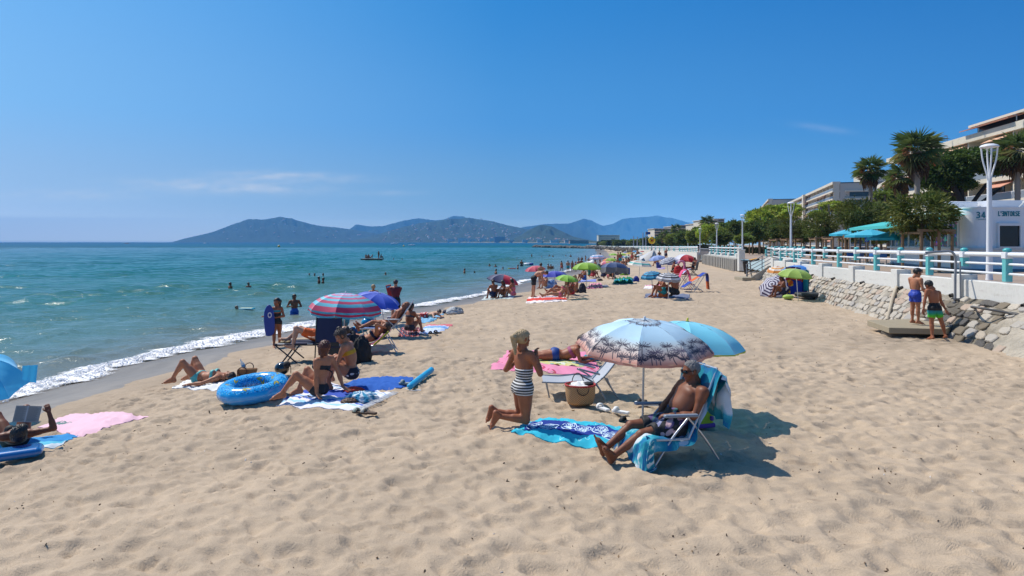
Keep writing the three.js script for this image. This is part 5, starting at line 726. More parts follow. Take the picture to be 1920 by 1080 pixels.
// wardrobe
const stripes = (a, b, n, vert) => canvas(64, 64, (c) => { c.fillStyle = a; c.fillRect(0, 0, 64, 64); c.fillStyle = b; for (let i = 0; i < n; i++) vert ? c.fillRect(i * 64 / n, 0, 32 / n, 64) : c.fillRect(0, i * 64 / n, 64, 32 / n); });
const print = (bg, cols, n, s, seed) => canvas(128, 128, (c) => { const q = rng(seed); c.fillStyle = bg; c.fillRect(0, 0, 128, 128); for (let i = 0; i < n; i++) { c.fillStyle = cols[i % cols.length]; c.beginPath(); c.ellipse(q() * 128, q() * 128, s * (0.4 + q()), s * (0.3 + 0.5 * q()), q() * 3, 0, 7); c.fill(); } });
const blackCloth = mat(0.012, 0.012, 0.014, 0.7), navy = mat(0.01, 0.014, 0.05, 0.7), royal = mat(0.012, 0.045, 0.36, 0.6), whiteCloth = mat(0.75, 0.74, 0.71, 0.85);
const briefs = (m, t1 = 0.62) => ({ name: 'swim_bottoms', mat: m, t: 0.005, on: [['pelvis', 0.0, t1]], off: [['thighR', 0.17, 1.1], ['thighL', 0.17, 1.1]] });
const bra = (m) => ({ name: 'bikini_top', mat: m, t: 0.005, on: [['chest', 0.3, 0.56, 0.16]] });
const shorts = (m, k = 0.55, loose = 0.014) => ({ name: 'swim_shorts', mat: m, t: 0.008, loose, on: [['pelvis', 0.12, 0.78], ['thighR', -0.1, k], ['thighL', -0.1, k]] });
// ---------------------------------------------------------------- the people in front
const P1 = person('woman in a black and white striped swimsuit kneeling on the sand by the turquoise towel', { h: 1.66, sex: 'f', skin: 'deep', detail: 2, px: 986, py: 803, anchor: 'kneeR', wide: 1.1, hr: [0.3, 0, 0.95], sr: [0.62, 0, 0.78], s1: [0.06, 1, 0], s2: [-0.06, 1, -0.03], nd: [0.04, 1, -0.02], face: [0.82, 0.02, -0.5],
legR: [[0.03, -1, 0.02], [-0.97, 0.16, 0.06], [-0.25, -0.95, 0]], legL: [[0.0, -1, -0.05], [-0.97, 0.2, 0.0], [-0.25, -0.95, 0]], armR: [[0.42, -0.84, 0.12], [-0.2, 0.93, -0.28], [-0.1, 0.8, -0.5]], armL: [[-0.42, -0.85, -0.05], [0.75, 0.5, -0.55]], curlR: 0.8, curlL: 0.8, hair: ['pony', 'blonde'],
wear: [{ name: 'striped_swimsuit', mat: mat(1, 1, 1, 0.7, { map: stripes('#101012', '#e9e7e2', 14) }), t: 0.006, on: [['pelvis', 0.0, 1.1], ['chest', -0.1, 0.14, 0.16]], off: [['thighR', 0.16, 1.1], ['thighL', 0.16, 1.1]] }] });
const P2 = person('woman in blue bikini bottoms lying on her front on the pink towel with a phone', { h: 1.66, sex: 'f', skin: 'deep', detail: 2, px: 1043, py: 679, hr: [0.0, 0, 1], s1: [0.97, 0.06, 0.12], s2: [0.84, 0.5, 0.12], nd: [0.55, 0.83, 0.05], face: [0.8, -0.12, 0.6], wide: 1.08, pelY: 0.16,
legR: [[-0.99, -0.06, 0.1], [-0.99, 0.02, 0.05], [-0.98, -0.1, 0]], legL: [[-0.97, -0.06, -0.2], [-0.97, 0.06, -0.12], [-0.98, -0.1, 0]], armR: [[0.28, -0.94, 0.2], [0.93, 0.16, -0.15], [0.9, 0.3, 0]], armL: [[0.35, -0.92, -0.15], [0.9, 0.2, 0.2]], hair: ['bun', 'brown'], wear: [briefs(mat(0.01, 0.05, 0.24, 0.6)), bra(mat(0.32, 0.06, 0.14, 0.7))],
extra: (g, J) => part('phone', rbox(0.02, 0.13, 0.07, 0.006, J.wrR[0] + 0.12, J.wrR[1] + 0.07, J.wrR[2] - 0.02), mat(0.01, 0.01, 0.012, 0.2), g) });
const floral = mat(1, 1, 1, 0.75, { map: print('#15161c', ['#20407e', '#5e4b78', '#c9a4a8', '#16355f', '#8d8fae', '#1d1d26', '#3d6b68'], 46, 13, 3) });
const P3 = person('older tanned man in sunglasses and patterned shorts resting in a folding beach chair', { h: 1.76, sex: 'm', skin: 'dark', detail: 2, at: [1.88, 0, -7.98], pelY: 0.385, wide: 1.14, belly: 0.55, hr: [-0.33, 0, -0.94], s1: [0.6, 0.78, -0.1], s2: [0.42, 0.9, -0.06], nd: [-0.22, 0.97, 0.05], face: [-0.97, -0.1, 0.22],
legR: [[-0.98, -0.03, 0.1], [-0.77, -0.62, 0.16], [-0.34, 0.9, 0.3]], legL: [[-0.96, -0.13, 0.2], [-0.8, -0.6, 0.02], [-0.4, 0.85, 0.4]], armL: [[-0.38, -0.92, 0.1], [-0.97, 0.0, -0.22], [-0.95, -0.1, -0.3]], armR: [[-0.62, -0.78, -0.05], [-0.62, -0.55, 0.55], [-0.7, -0.3, 0.6]], curlL: 0.55, curlR: 0.5, hair: ['crop', 'grey'],
wear: [{ name: 'shorts', mat: floral, t: 0.01, loose: 0.014, on: [['pelvis', 0.1, 0.75], ['thighR', -0.1, 0.68], ['thighL', -0.1, 0.68]] }, { name: 'hem', mat: blackCloth, t: 0.018, loose: 0.012, on: [['thighR', 0.56, 0.7], ['thighL', 0.56, 0.7]] }],
extra: (g, J, hp, { hs, m }) => {
part('sunglasses', join([...[-1, 1].flatMap((s) => [bar(hp(s * 0.058, 0.016, 0.085), hp(s * 0.012, 0.014, 0.1), 0.017 * hs, 0.016 * hs, 10), bar(hp(s * 0.066, 0.018, 0.075), hp(s * 0.084, 0.012, -0.02), 0.005, 0.004, 6)]), bar(hp(-0.014, 0.016, 0.101), hp(0.014, 0.016, 0.101), 0.004)]), mat(0.006, 0.006, 0.007, 0.12), g);
const n = J.neck, ring = []; for (let i = 0; i < 16; i++) { const a = i / 16 * 2 * Math.PI; ring.push([n[0] + Math.cos(a) * 0.075 * 1.15 - (Math.cos(a) < 0 ? 0.035 : 0), n[1] + 0.0 - (Math.cos(a) < 0 ? -Math.cos(a) * 0.1 : -0.015), n[2] + Math.sin(a) * 0.085]); } part('necklace', tube(ring, 0.0045, 60, 6, true), mat(0.75, 0.62, 0.35, 0.25, { metalness: 0.8 }), g); part('pendant', ball(0.012, n[0] - 0.122, n[1] - 0.112, n[2] + 0.01), mat(0.7, 0.62, 0.45, 0.25, { metalness: 0.8 }), g);
const w = J.wrL, ww = new THREE.TorusGeometry(0.031, 0.008, 8, 20).rotateY(Math.PI / 2); part('wristwatch', join([ww.translate(w[0] + 0.03, w[1], w[2]), rbox(0.035, 0.014, 0.034, 0.005, w[0] + 0.03, w[1] + 0.032, w[2])]), mat(0.012, 0.03, 0.09, 0.3), g);
const r = J.wrR; part('bracelet', new THREE.TorusGeometry(0.032, 0.006, 8, 20).rotateY(0.9).translate(r[0], r[1] + 0.012, r[2]), mat(0.65, 0.62, 0.58, 0.25, { metalness: 0.9 }), g);
} });
const P4 = person('red haired woman in a black bikini leaning back on her hands on the striped towel', { h: 1.66, sex: 'f', skin: 'tan', detail: 2, px: 598, py: 748, hr: [0.28, 0, -0.96], sr: [0.55, 0, -0.83], s1: [0.22, 0.97, -0.05], s2: [0.12, 0.99, -0.1], nd: [0.05, 1, -0.05], face: [0.15, 0.0, -0.98],
legR: [[-0.66, 0.68, -0.3], [-0.42, -0.9, -0.1], [-0.95, -0.2, 0]], legL: [[-0.78, 0.62, 0.05], [-0.6, -0.8, 0.05], [-0.95, -0.15, 0.1]], armL: [[0.05, -0.98, 0.2], [0.06, -0.99, 0.1], [0.6, -0.55, 0.55]], armR: [[0.42, -0.9, -0.1], [0.3, -0.95, 0.05], [0.8, -0.5, 0]], curlL: 0.1, curlR: 0.1, hair: ['loose', 'red'], wear: [briefs(blackCloth), bra(blackCloth)],
extra: (g, J, hp, { m }) => part('bow', join([tube([[J.waist[0] + 0.12, J.waist[1] + 0.09, J.waist[2] + 0.06], [J.waist[0] + 0.19, J.waist[1] + 0.04, J.waist[2] + 0.08], [J.waist[0] + 0.17, J.waist[1] - 0.05, J.waist[2] + 0.09]], 0.011), ball(0.02, J.waist[0] + 0.12, J.waist[1] + 0.09, J.waist[2] + 0.06)]), blackCloth, g) });
const P5 = person('woman in a yellow bikini top sitting hunched on the blue towel, wet hair tied up', { h: 1.7, sex: 'f', skin: 'tan', detail: 2, px: 658, py: 727, hr: [-0.15, 0, -0.98], sr: [0.12, 0, -0.98], s1: [0.02, 1, 0], s2: [-0.28, 0.95, 0.05], nd: [-0.55, 0.78, 0.2], face: [-0.75, -0.5, 0.42],
legR: [[-0.75, 0.58, -0.3], [-0.25, -0.95, -0.1], [-1, -0.1, 0]], legL: [[-0.8, 0.5, 0.28], [0.0, -0.98, 0.1], [-1, -0.1, 0]], armL: [[-0.35, -0.93, 0.2], [-0.5, -0.45, 0.1]], armR: [[-0.6, -0.75, -0.1], [-0.6, -0.2, 0.4]], hair: ['bun', 'brown'], wear: [briefs(mat(1, 1, 1, 0.8, { map: print('#1a1c2a', ['#c8c4c4', '#8a88a0', '#d9d4d0'], 40, 7, 8) })), bra(mat(0.55, 0.3, 0.01, 0.7))] });
const aqua = mat(0.09, 0.45, 0.42, 0.6);
const P6 = person('woman in a turquoise bikini sunbathing on her back with both knees up', { h: 1.66, sex: 'f', skin: 'tan', detail: 2, px: 376, py: 719, hr: [0.2, 0, -0.98], s1: [0.97, 0.02, 0.22], s2: [0.97, 0.06, 0.22], nd: [0.98, 0.08, 0.2], face: [0.15, 1, 0.1], pelY: 0.13,
legR: [[-0.5, 0.8, -0.35], [-0.35, -0.93, -0.1], [-0.95, -0.1, 0]], legL: [[-0.62, 0.78, 0.1], [-0.5, -0.86, 0.05], [-0.95, -0.1, 0.1]], armL: [[-0.7, -0.22, 0.68], [-0.97, -0.08, -0.1]], armR: [[-0.7, -0.25, -0.65], [-0.95, 0, 0.1]], hair: ['fan', 'black'], wear: [briefs(aqua, 0.55), bra(aqua)] });
const P7 = person('woman in a black swimsuit lying on her back holding up an open book', { h: 1.66, sex: 'f', skin: 'dark', detail: 2, px: 28, py: 838, hr: [0.8, 0, -0.6], s1: [0.6, 0.2, 0.76], s2: [0.6, 0.32, 0.72], nd: [0.6, 0.4, 0.68], face: [-0.5, 0.6, -0.6], pelY: 0.14,
legR: [[-0.22, 0.8, -0.5], [-0.25, -0.9, -0.35], [-0.5, -0.2, -0.8]], legL: [[-0.6, 0.66, -0.35], [-0.45, -0.85, -0.3], [-0.6, -0.2, -0.7]], armR: [[0.85, 0.15, -0.2], [-0.42, 0.88, -0.2]], armL: [[-0.85, 0.05, 0.35], [0.25, 0.92, -0.25]], curlR: 0.8, curlL: 0.8, hair: ['loose', 'black'], wear: [{ name: 'swimsuit', mat: blackCloth, t: 0.006, on: [['pelvis', 0, 1.1], ['chest', -0.1, 0.66, 0.17]], off: [['thighR', 0.16, 1.1], ['thighL', 0.16, 1.1]] }] });
// the two boys by the slab
const P8 = person('boy in blue shorts standing on the concrete slab, looking down at his hands', { h: 1.5, kid: true, skin: 'tan', detail: 2, at: [11.05, 0.262, -18.7], wide: 1.1, hr: [0.15, 0, 0.98], sr: [0.3, 0, 0.95], s1: [0.02, 1, 0], s2: [0.0, 1, 0], nd: [0.35, 0.92, 0.05], face: [0.75, -0.62, 0.1], legR: [[0.04, -1, 0.03], [0.0, -1, 0], [1, -0.15, 0.15]], legL: [[-0.04, -1, -0.03], [-0.02, -1, 0], [1, -0.15, 0]], armR: [[0.1, -0.97, 0.12], [0.88, -0.3, -0.1]], armL: [[0.15, -0.97, -0.05], [0.9, -0.25, 0.1]], hair: ['short', 'black'], wear: [shorts(royal, 0.5)] });
const fade = mat(1, 1, 1, 0.7, { map: canvas(16, 256, (c) => { const g = c.createLinearGradient(0, 0, 0, 256); for (const [t, k] of [[0, '#0b0b0d'], [0.42, '#0b0b0d'], [0.46, '#0a6f86'], [0.6, '#118a80'], [0.78, '#4db32a'], [1, '#6cc41c']]) g.addColorStop(t, k); c.fillStyle = g; c.fillRect(0, 0, 16, 256); }) });
const P9 = person('boy in black and green shorts seen from behind beside the slab, head bowed', { h: 1.5, kid: true, skin: 'deep', detail: 2, px: 1752, py: 637, wide: 1.06, hr: [1, 0, -0.05], sr: [0.97, -0.16, -0.1], s1: [0.0, 1, -0.05], s2: [-0.06, 0.99, -0.14], nd: [-0.35, 0.82, -0.5], face: [-0.35, -0.4, -0.85], legR: [[0.3, -0.95, 0.02], [0.28, -0.96, 0], [0.3, -0.2, -0.9]], legL: [[-0.05, -1, 0.06], [-0.02, -0.99, 0.12], [-0.1, -0.2, -0.95]], armR: [[0.28, -0.95, -0.05], [0.4, -0.88, 0.2]], armL: [[-0.25, -0.96, 0.0], [-0.18, -0.97, 0.1]], hair: ['short', 'black'],
wear: [{ ...shorts(fade, 0.62) }], extra: (g, J) => { const w = J.wrR; part('wristband', new THREE.TorusGeometry(0.025, 0.007, 7, 16).rotateX(1.2).translate(w[0], w[1] + 0.02, w[2]), blackCloth, g); const m = g.children.find((c) => c.name === 'swim_shorts'); if (m) { const a = m.geometry.attributes, y = [1e9, -1e9]; for (let i = 0; i < a.position.count; i++) { y[0] = Math.min(y[0], a.position.getY(i)); y[1] = Math.max(y[1], a.position.getY(i)); } for (let i = 0; i < a.position.count; i++) a.uv.setXY(i, 0.5, clamp((a.position.getY(i) - y[0]) / (y[1] - y[0]), 0.01, 0.99)); } } });
// ---------------------------------------------------------------- beach umbrellas
const clothM = (r, g, b, o = {}) => mat(r, g, b, 0.8, { transmission: 0.3, ...o });
const hexM = (h, o) => { const c = new THREE.Color(h); return clothM(c.r, c.g, c.b, o); };
const ringTex = (cols, n) => canvas(16, 256, (c) => { for (let i = 0; i < n; i++) { c.fillStyle = cols[i % cols.length]; c.fillRect(0, 256 - (i + 1) * 256 / n, 16, 256 / n + 1); } });
const panelTex = (cols) => canvas(256, 16, (c) => cols.forEach((k, i) => { c.fillStyle = k; c.fillRect(i * 256 / cols.length, 0, 256 / cols.length + 1, 16); }));
function umbrella(label, o) {
const B = o.at || onSand(...o.base), D = -B[2], s = D / F, A = [(o.apex[0] - CX) * s, EYE - (o.apex[1] - HY) * s, B[2] + (o.dz || 0)], R = o.w / 2 * s, n = o.n || 8, rise = (o.rise ?? 0.36) * R, axis = V(...(o.axis || nrm(add(A, B, -1)))).normalize();
const g = thing(o.name || 'beach_umbrella', label, 'beach umbrella', B, o.group), rel = V(A[0] - B[0], A[1] - B[1], A[2] - B[2]);
const q = new THREE.Quaternion().setFromUnitVectors(V(0, 1, 0), axis), near = D < 24, nr = near ? 10 : 6, nc = near ? 6 : 4, P = [], U = [], I = [];
const rib = (k, t) => { const a = (k + (o.turn || 0)) / n * 2 * Math.PI, r = R * t; return [Math.cos(a) * r, -rise * (1 - Math.sqrt(Math.max(0, 1 - t * t * 0.88))) / (1 - Math.sqrt(0.12)), Math.sin(a) * r]; };
for (let k = 0; k < n; k++) for (let i = 0; i <= nr; i++) for (let j = 0; j <= nc; j++) { const t = i / nr, u = j / nc, a = rib(k, t), b = rib(k + 1, t), m = 4 * u * (1 - u), sc = 1 - 0.05 * m * t * t; P.push(lerp(a[0], b[0], u) * sc, lerp(a[1], b[1], u) - 0.022 * R * m * t + (near ? 0.006 * n2(k * 9 + u * 5, t * 6) : 0), lerp(a[2], b[2], u) * sc); U.push((k + u) / n * (o.ru || 1), t); if (i && j) { const c = P.length / 3 - 1, w = nc + 1; I.push(c - w - 1, c - w, c - 1, c - w, c, c - 1); } }
const can = part('canopy', geom(P, I, U), o.mat, g); can.position.copy(rel); can.quaternion.copy(q);
if (o.valance) { const P2 = [], U2 = [], I2 = [], vh = o.valance; for (let k = 0; k < n; k++) for (let j = 0; j <= 8; j++) { const u = j / 8, a = rib(k, 1), b = rib(k + 1, 1), m = 4 * u * (1 - u), sc = 1 - 0.05 * m, x = lerp(a[0], b[0], u) * sc, y = lerp(a[1], b[1], u) - 0.022 * R * m, z = lerp(a[2], b[2], u) * sc, f = 1 + 0.02 * Math.sin(j * 2.1 + k); P2.push(x, y, z, x * f, y - vh * (0.75 + 0.25 * m), z * f); U2.push((k + u) / n, 0.02, (k + u) / n, 0.98); if (j) { const c = P2.length / 3 - 4; I2.push(c, c + 2, c + 1, c + 2, c + 3, c + 1); } } const v = part('valance', geom(P2, I2, U2), o.valMat || o.mat, g); v.position.copy(rel); v.quaternion.copy(q); }
if (!o.noPole) part('pole', bar([0, -0.15, 0], [rel.x, rel.y, rel.z], 0.013 * (near ? 1.1 : 1.3), 0.013 * (near ? 1.1 : 1.3), 8), o.poleMat || mat(0.6, 0.61, 0.63, 0.35, { metalness: 0.3 }), g);
const fin = part('finial', lathe([[0, 0.055], [0.012, 0.05], [0.016, 0.03], [0.012, 0.015], [0.03, 0.0], [0, -0.01]], 10), o.finMat || whitePaint, g); fin.position.copy(rel).addScaledVector(axis, 0.004); fin.quaternion.copy(q);
if (near) for (let k = 0; k < n; k++) { const pts = [0.02, 0.35, 0.7, 0.98].map((t) => { const p = rib(k, t); return [p[0], p[1] - 0.012, p[2]]; }), m = part('rib', tube(pts, 0.004, 8, 5), steel, g); m.position.copy(rel); m.quaternion.copy(q); }
return g;
}
const palmPrint = canvas(2048, 512, (c, W, H) => {        // u round the canopy, v from the crown (bottom of the canvas) to the rim (top)
const g = c.createLinearGradient(0, H, 0, 0); g.addColorStop(0, '#cfc0b8'); g.addColorStop(0.1, '#b5c3cd'); g.addColorStop(0.2, '#b4daf0'); g.addColorStop(0.66, '#bfe0f0'); g.addColorStop(0.8, '#cfd0cc'); g.addColorStop(0.89, '#e4cdc0'); g.addColorStop(0.96, '#dcae9c'); g.addColorStop(1, '#cc8a78'); c.fillStyle = g; c.fillRect(0, 0, W, H);
const r = rng(17), palm = (x, y, s, hgt) => { c.strokeStyle = c.fillStyle = r() < 0.8 ? 'rgba(48,44,64,0.9)' : 'rgba(82,74,96,0.8)'; c.lineWidth = 4.5; c.beginPath(); c.moveTo(x + (r() - 0.5) * 16, y - hgt); c.quadraticCurveTo(x + 6, y - hgt * 0.5, x, y); c.stroke(); for (let i = 0; i < 11; i++) { const a = i / 11 * 6.283 + r() * 0.3, L = s * (0.75 + 0.5 * r()), ex = x + Math.cos(a) * L * 1.25, ey = y + Math.sin(a) * L * 0.8 - s * 0.3, mx = (x + ex) / 2, my = (y + ey) / 2 + s * 0.28; c.beginPath(); c.moveTo(x, y); c.quadraticCurveTo(mx, my + 4, ex, ey); c.quadraticCurveTo(mx, my - s * 0.2, x, y); c.fill(); for (let k = 1; k < 5; k++) { const t = k / 5, px = lerp(x, ex, t), py = lerp(y, ey, t) + s * 0.14 * 4 * t * (1 - t); c.lineWidth = 2.2; c.beginPath(); c.moveTo(px, py); c.lineTo(px + (r() - 0.5) * 12, py - s * 0.24); c.stroke(); } } };
c.translate(0, H); c.scale(1, -1);                       // draw with the crown at v = 0 upwards
for (let i = 0; i < 30; i++) palm(i * W / 30 + r() * 24, 390 + (i % 2 ? 0 : 34) + r() * 16, 43, -95);
for (let i = 0; i < 38; i++) palm(i * W / 38 + r() * 20, 455 + r() * 30, 31, -50);
for (let i = 0; i < 26; i++) palm(i * W / 26 + r() * 26, 92 + r() * 40, 58, 8);
});
umbrella('large palm-print beach umbrella, pale blue with a pink rim, shading the older man', { base: [1204, 815], apex: [1208.5, 601], w: 256, axis: [0.02, 1, 0.1], rise: 0.4, mat: clothM(1, 1, 1, { map: palmPrint, transmission: 0.22 }), turn: 0.35, valance: 0.035, valMat: hexM('#cf9484'), poleMat: mat(0.5, 0.53, 0.56, 0.3, { metalness: 0.5 }) });
umbrella('plain turquoise beach umbrella with a yellow tip and trim behind the palm-print one', { base: [1268, 775], apex: [1289, 603], w: 216, axis: [0.07, 1, -0.02], rise: 0.42, mat: hexM('#7cd6ec', { transmission: 0.22 }), turn: 0.2, finMat: mat(0.75, 0.6, 0.05, 0.5), valance: 0.022, valMat: hexM('#b8c23a') });
umbrella('pink and turquoise ring-striped umbrella with a frilled edge over the dark camp chair', { base: [643, 652], apex: [648, 550], w: 137, rise: 0.42, mat: clothM(1, 1, 1, { map: ringTex(['#c93a66', '#56bfd6', '#d2436f', '#5cc4da', '#d85a86', '#70c4dc', '#cf6f9c', '#92b8dc', '#c89ac8', '#c3a6d6'].slice().reverse(), 10) }), valance: 0.16, valMat: clothM(1, 1, 1, { map: ringTex(['#56bfd6', '#c93056', '#56bfd6'], 3) }) });
umbrella('royal blue tilted umbrella next to the pink striped one', { base: [722, 612], apex: [712, 550], w: 88, axis: [0.26, 1, 0.12], rise: 0.36, mat: hexM('#2450c8'), valance: 0.05, turn: 0.3 });
{ const g = umbrella('big bright blue umbrella tilted at the left picture edge', { name: 'beach_umbrella', base: [-60, 812], apex: [-52, 668], w: 190, axis: [0.28, 1, 0.22], rise: 0.55, mat: hexM('#4cc8f6'), turn: 0.3 }); const s = 9.9 / F, f = new THREE.PlaneGeometry(0.24, 0.24, 8, 3), p = f.attributes.position; for (let i = 0; i < p.count; i++) p.setXYZ(i, p.getX(i), p.getY(i) * (1 + p.getX(i) * 1.2), 0.012 * Math.sin(p.getX(i) * 60)); f.computeVertexNormals(); const B = onSand(-60, 812), q = ray(55, 700, -B[2] - 0.75); part('flap', f.rotateZ(-0.1).translate(q[0] - B[0], q[1] - B[1], q[2] - B[2]), hexM('#4cc8f6'), g); }
const UM = (label, base, apex, w, m, o = {}) => umbrella(label, { base, apex, w, mat: m, rise: 0.4, ...o });
UM('red umbrella with a light blue patch and navy end above three seated people', [938, 558], [945, 515], 60, clothM(1, 1, 1, { map: panelTex(['#c41f3a', '#c41f3a', '#1f2a5c', '#1f2a5c', '#c41f3a', '#4a90d0', '#d8dce6', '#c41f3a']) }), { axis: [0.2, 1, 0.05], valance: 0.06 });
UM('rose pink umbrella standing near the water behind the bending man', [1003, 529], [1003, 498.5], 40, hexM('#d0485e'), { axis: [-0.1, 1, 0.1] });
UM('royal blue umbrella beside the lime green one, behind the bending man', [1041, 549], [1040, 508], 50, hexM('#2536b0'), {});
UM('lime green umbrella over the reclining women, in front of the royal blue one', [1066, 560], [1064, 516], 44, hexM('#8cc63c'), { axis: [0.12, 1, 0.12] });
UM('large lime green umbrella beside the navy one', [1100, 539], [1100, 492], 54, hexM('#8dbb2c', { transmission: 0.3 }), { valance: 0.08 });
UM('navy umbrella with a grey frilled underside', [1151, 532], [1153, 492], 54, hexM('#123f74'), { valance: 0.34, valMat: hexM('#77787a'), axis: [0.05, 1, -0.1] });
UM('pastel striped umbrella in mint, white and peach', [1198, 522], [1200, 488], 48, clothM(1, 1, 1, { map: ringTex(['#d8b49c', '#e8e0d0', '#58b8b0', '#e6d8c8', '#d9a890', '#e8e4da', '#5cc0b8', '#e8e0d4'], 8) }), { axis: [0.1, 1, 0.05] });
UM('teal and blue striped umbrella left of the black and white one', [1225, 555], [1221, 509], 41, clothM(1, 1, 1, { map: ringTex(['#0f6d96', '#23a0c8', '#0f3f64', '#1f94c0'], 8) }), { axis: [-0.12, 1, 0.15], valance: 0.1 });
UM('black and white striped umbrella over the two seated people', [1253, 560], [1254, 512], 47, clothM(1, 1, 1, { map: ringTex(['#d8d8dc', '#23232e'], 9) }), { valance: 0.12, axis: [0.05, 1, 0.1] });
UM('red and white umbrella over the group with the pink flamingo float', [1283, 514], [1287, 477.5], 43, clothM(1, 1, 1, { map: panelTex(['#c2202a', '#c2202a', '#c8303a', '#dfe2ee', '#d8dcf0', '#e4e6f0', '#c2202a', '#c2202a']) }), { valance: 0.12, axis: [0.1, 1, 0.1] });
UM('blue and white striped umbrella tilted towards the sea beside the red one', [1265, 512], [1263, 484], 36, clothM(1, 1, 1, { map: ringTex(['#2a3f9a', '#dfe2ea'], 9) }), { axis: [-0.3, 1, 0.2] });
UM('grey and white striped umbrella tilted to the left behind the blue striped one', [1253, 513], [1254, 484.5], 36, clothM(1, 1, 1, { map: ringTex(['#5a6078', '#cfd2da'], 9) }), { axis: [-0.35, 1, 0.15], dz: -0.8 });
UM('lavender blue umbrella before the white wall', [1233, 500], [1231, 479.5], 32, hexM('#8fa6d8'), { axis: [-0.2, 1, 0.1] });
UM('rainbow-banded umbrella of blue, white and yellow rings near the water', [1121, 500], [1120, 477.5], 31, clothM(1, 1, 1, { map: ringTex(['#d8c87a', '#e8e6e0', '#7a88cc', '#e2dce6', '#5aa6d8', '#d9b8c8'], 6) }), { valance: 0.2 });
UM('orange and lime umbrella in the far crowd', [1144, 503], [1143, 483.5], 29, clothM(1, 1, 1, { map: panelTex(['#8cb83a', '#a0c43c', '#8cb83a', '#d8702a', '#dd7a2c', '#d8702a', '#98c03a', '#8cb83a']) }), {});
UM('pink and yellow umbrella behind the navy one', [1134, 516], [1135, 489.5], 26, clothM(1, 1, 1, { map: panelTex(['#d86a86', '#dfc85a', '#d86a86', '#e0b0a0', '#d86a86', '#dfc85a', '#d86a86', '#e0b0a0']) }), { axis: [-0.1, 1, 0.1] });
UM('lime umbrella in the far crowd, left of its twin', [1150, 492], [1150, 475], 18, hexM('#8fc23c'), {}); UM('lime umbrella in the far crowd, right of its twin', [1166, 491], [1165, 475], 20, hexM('#9ac83e'), {});
UM('small bright blue umbrella in the far crowd', [1168, 495], [1168, 480.5], 11, hexM('#2a8fd0'), {}); UM('teal and white umbrella in the far crowd', [1176, 494], [1175, 479.5], 15, clothM(1, 1, 1, { map: panelTex(['#2a8f80', '#dfe0dc', '#2a8f80', '#dfe0dc', '#c87a8a', '#dfe0dc', '#2a8f80', '#dfe0dc']) }), {});
UM('yellow umbrella far down the beach', [1180, 487], [1180, 473.5], 14, hexM('#d2be4a'), {}); UM('white and turquoise umbrella far down the beach', [1196, 487], [1197, 472.5], 16, hexM('#a8d4d8'), {}); UM('sky blue umbrella farthest down the beach', [1190, 484], [1190, 470], 11, hexM('#5aa8dc'), {}); UM('dark red umbrella far down the beach', [1204, 484], [1204, 470.5], 9, hexM('#b0202c'), {}); UM('white umbrella far down the beach, beside the tent', [1200, 491], [1199, 476.5], 13, hexM('#d8d8d8'), {}); UM('small blue umbrella far down the beach by the groyne', [1172, 484], [1172, 472], 8, hexM('#2a7ac0'), {});
UM('lime green umbrella under the promenade, shading the boy', [1497, 562], [1492, 504], 64, hexM('#9cbb50'), { valance: 0.05, axis: [0.06, 1, 0.1] });
UM('bright blue umbrella behind the lime one under the promenade', [1488, 546], [1489, 497.5], 58, hexM('#1d7fd8'), { axis: [-0.12, 1, -0.02] });
UM('orange and white umbrella peeping out left of the bright blue one', [1462, 545], [1458, 500], 42, clothM(1, 1, 1, { map: ringTex(['#d88a30', '#e2d8c8', '#dd9a3c', '#e6ddd0'], 5) }), { axis: [-0.1, 1, 0.15] });
{ const b = onSand(1456, 556); umbrella('purple and white striped umbrella lying on its side on the sand', { at: [b[0], b[1], b[2]], base: [0, 0], apex: [1447, 532], w: 62, axis: [-0.55, 0.6, 0.58], rise: 0.5, noPole: true, mat: clothM(1, 1, 1, { map: ringTex(['#3a2f58', '#dddbe4'], 11) }) }); }
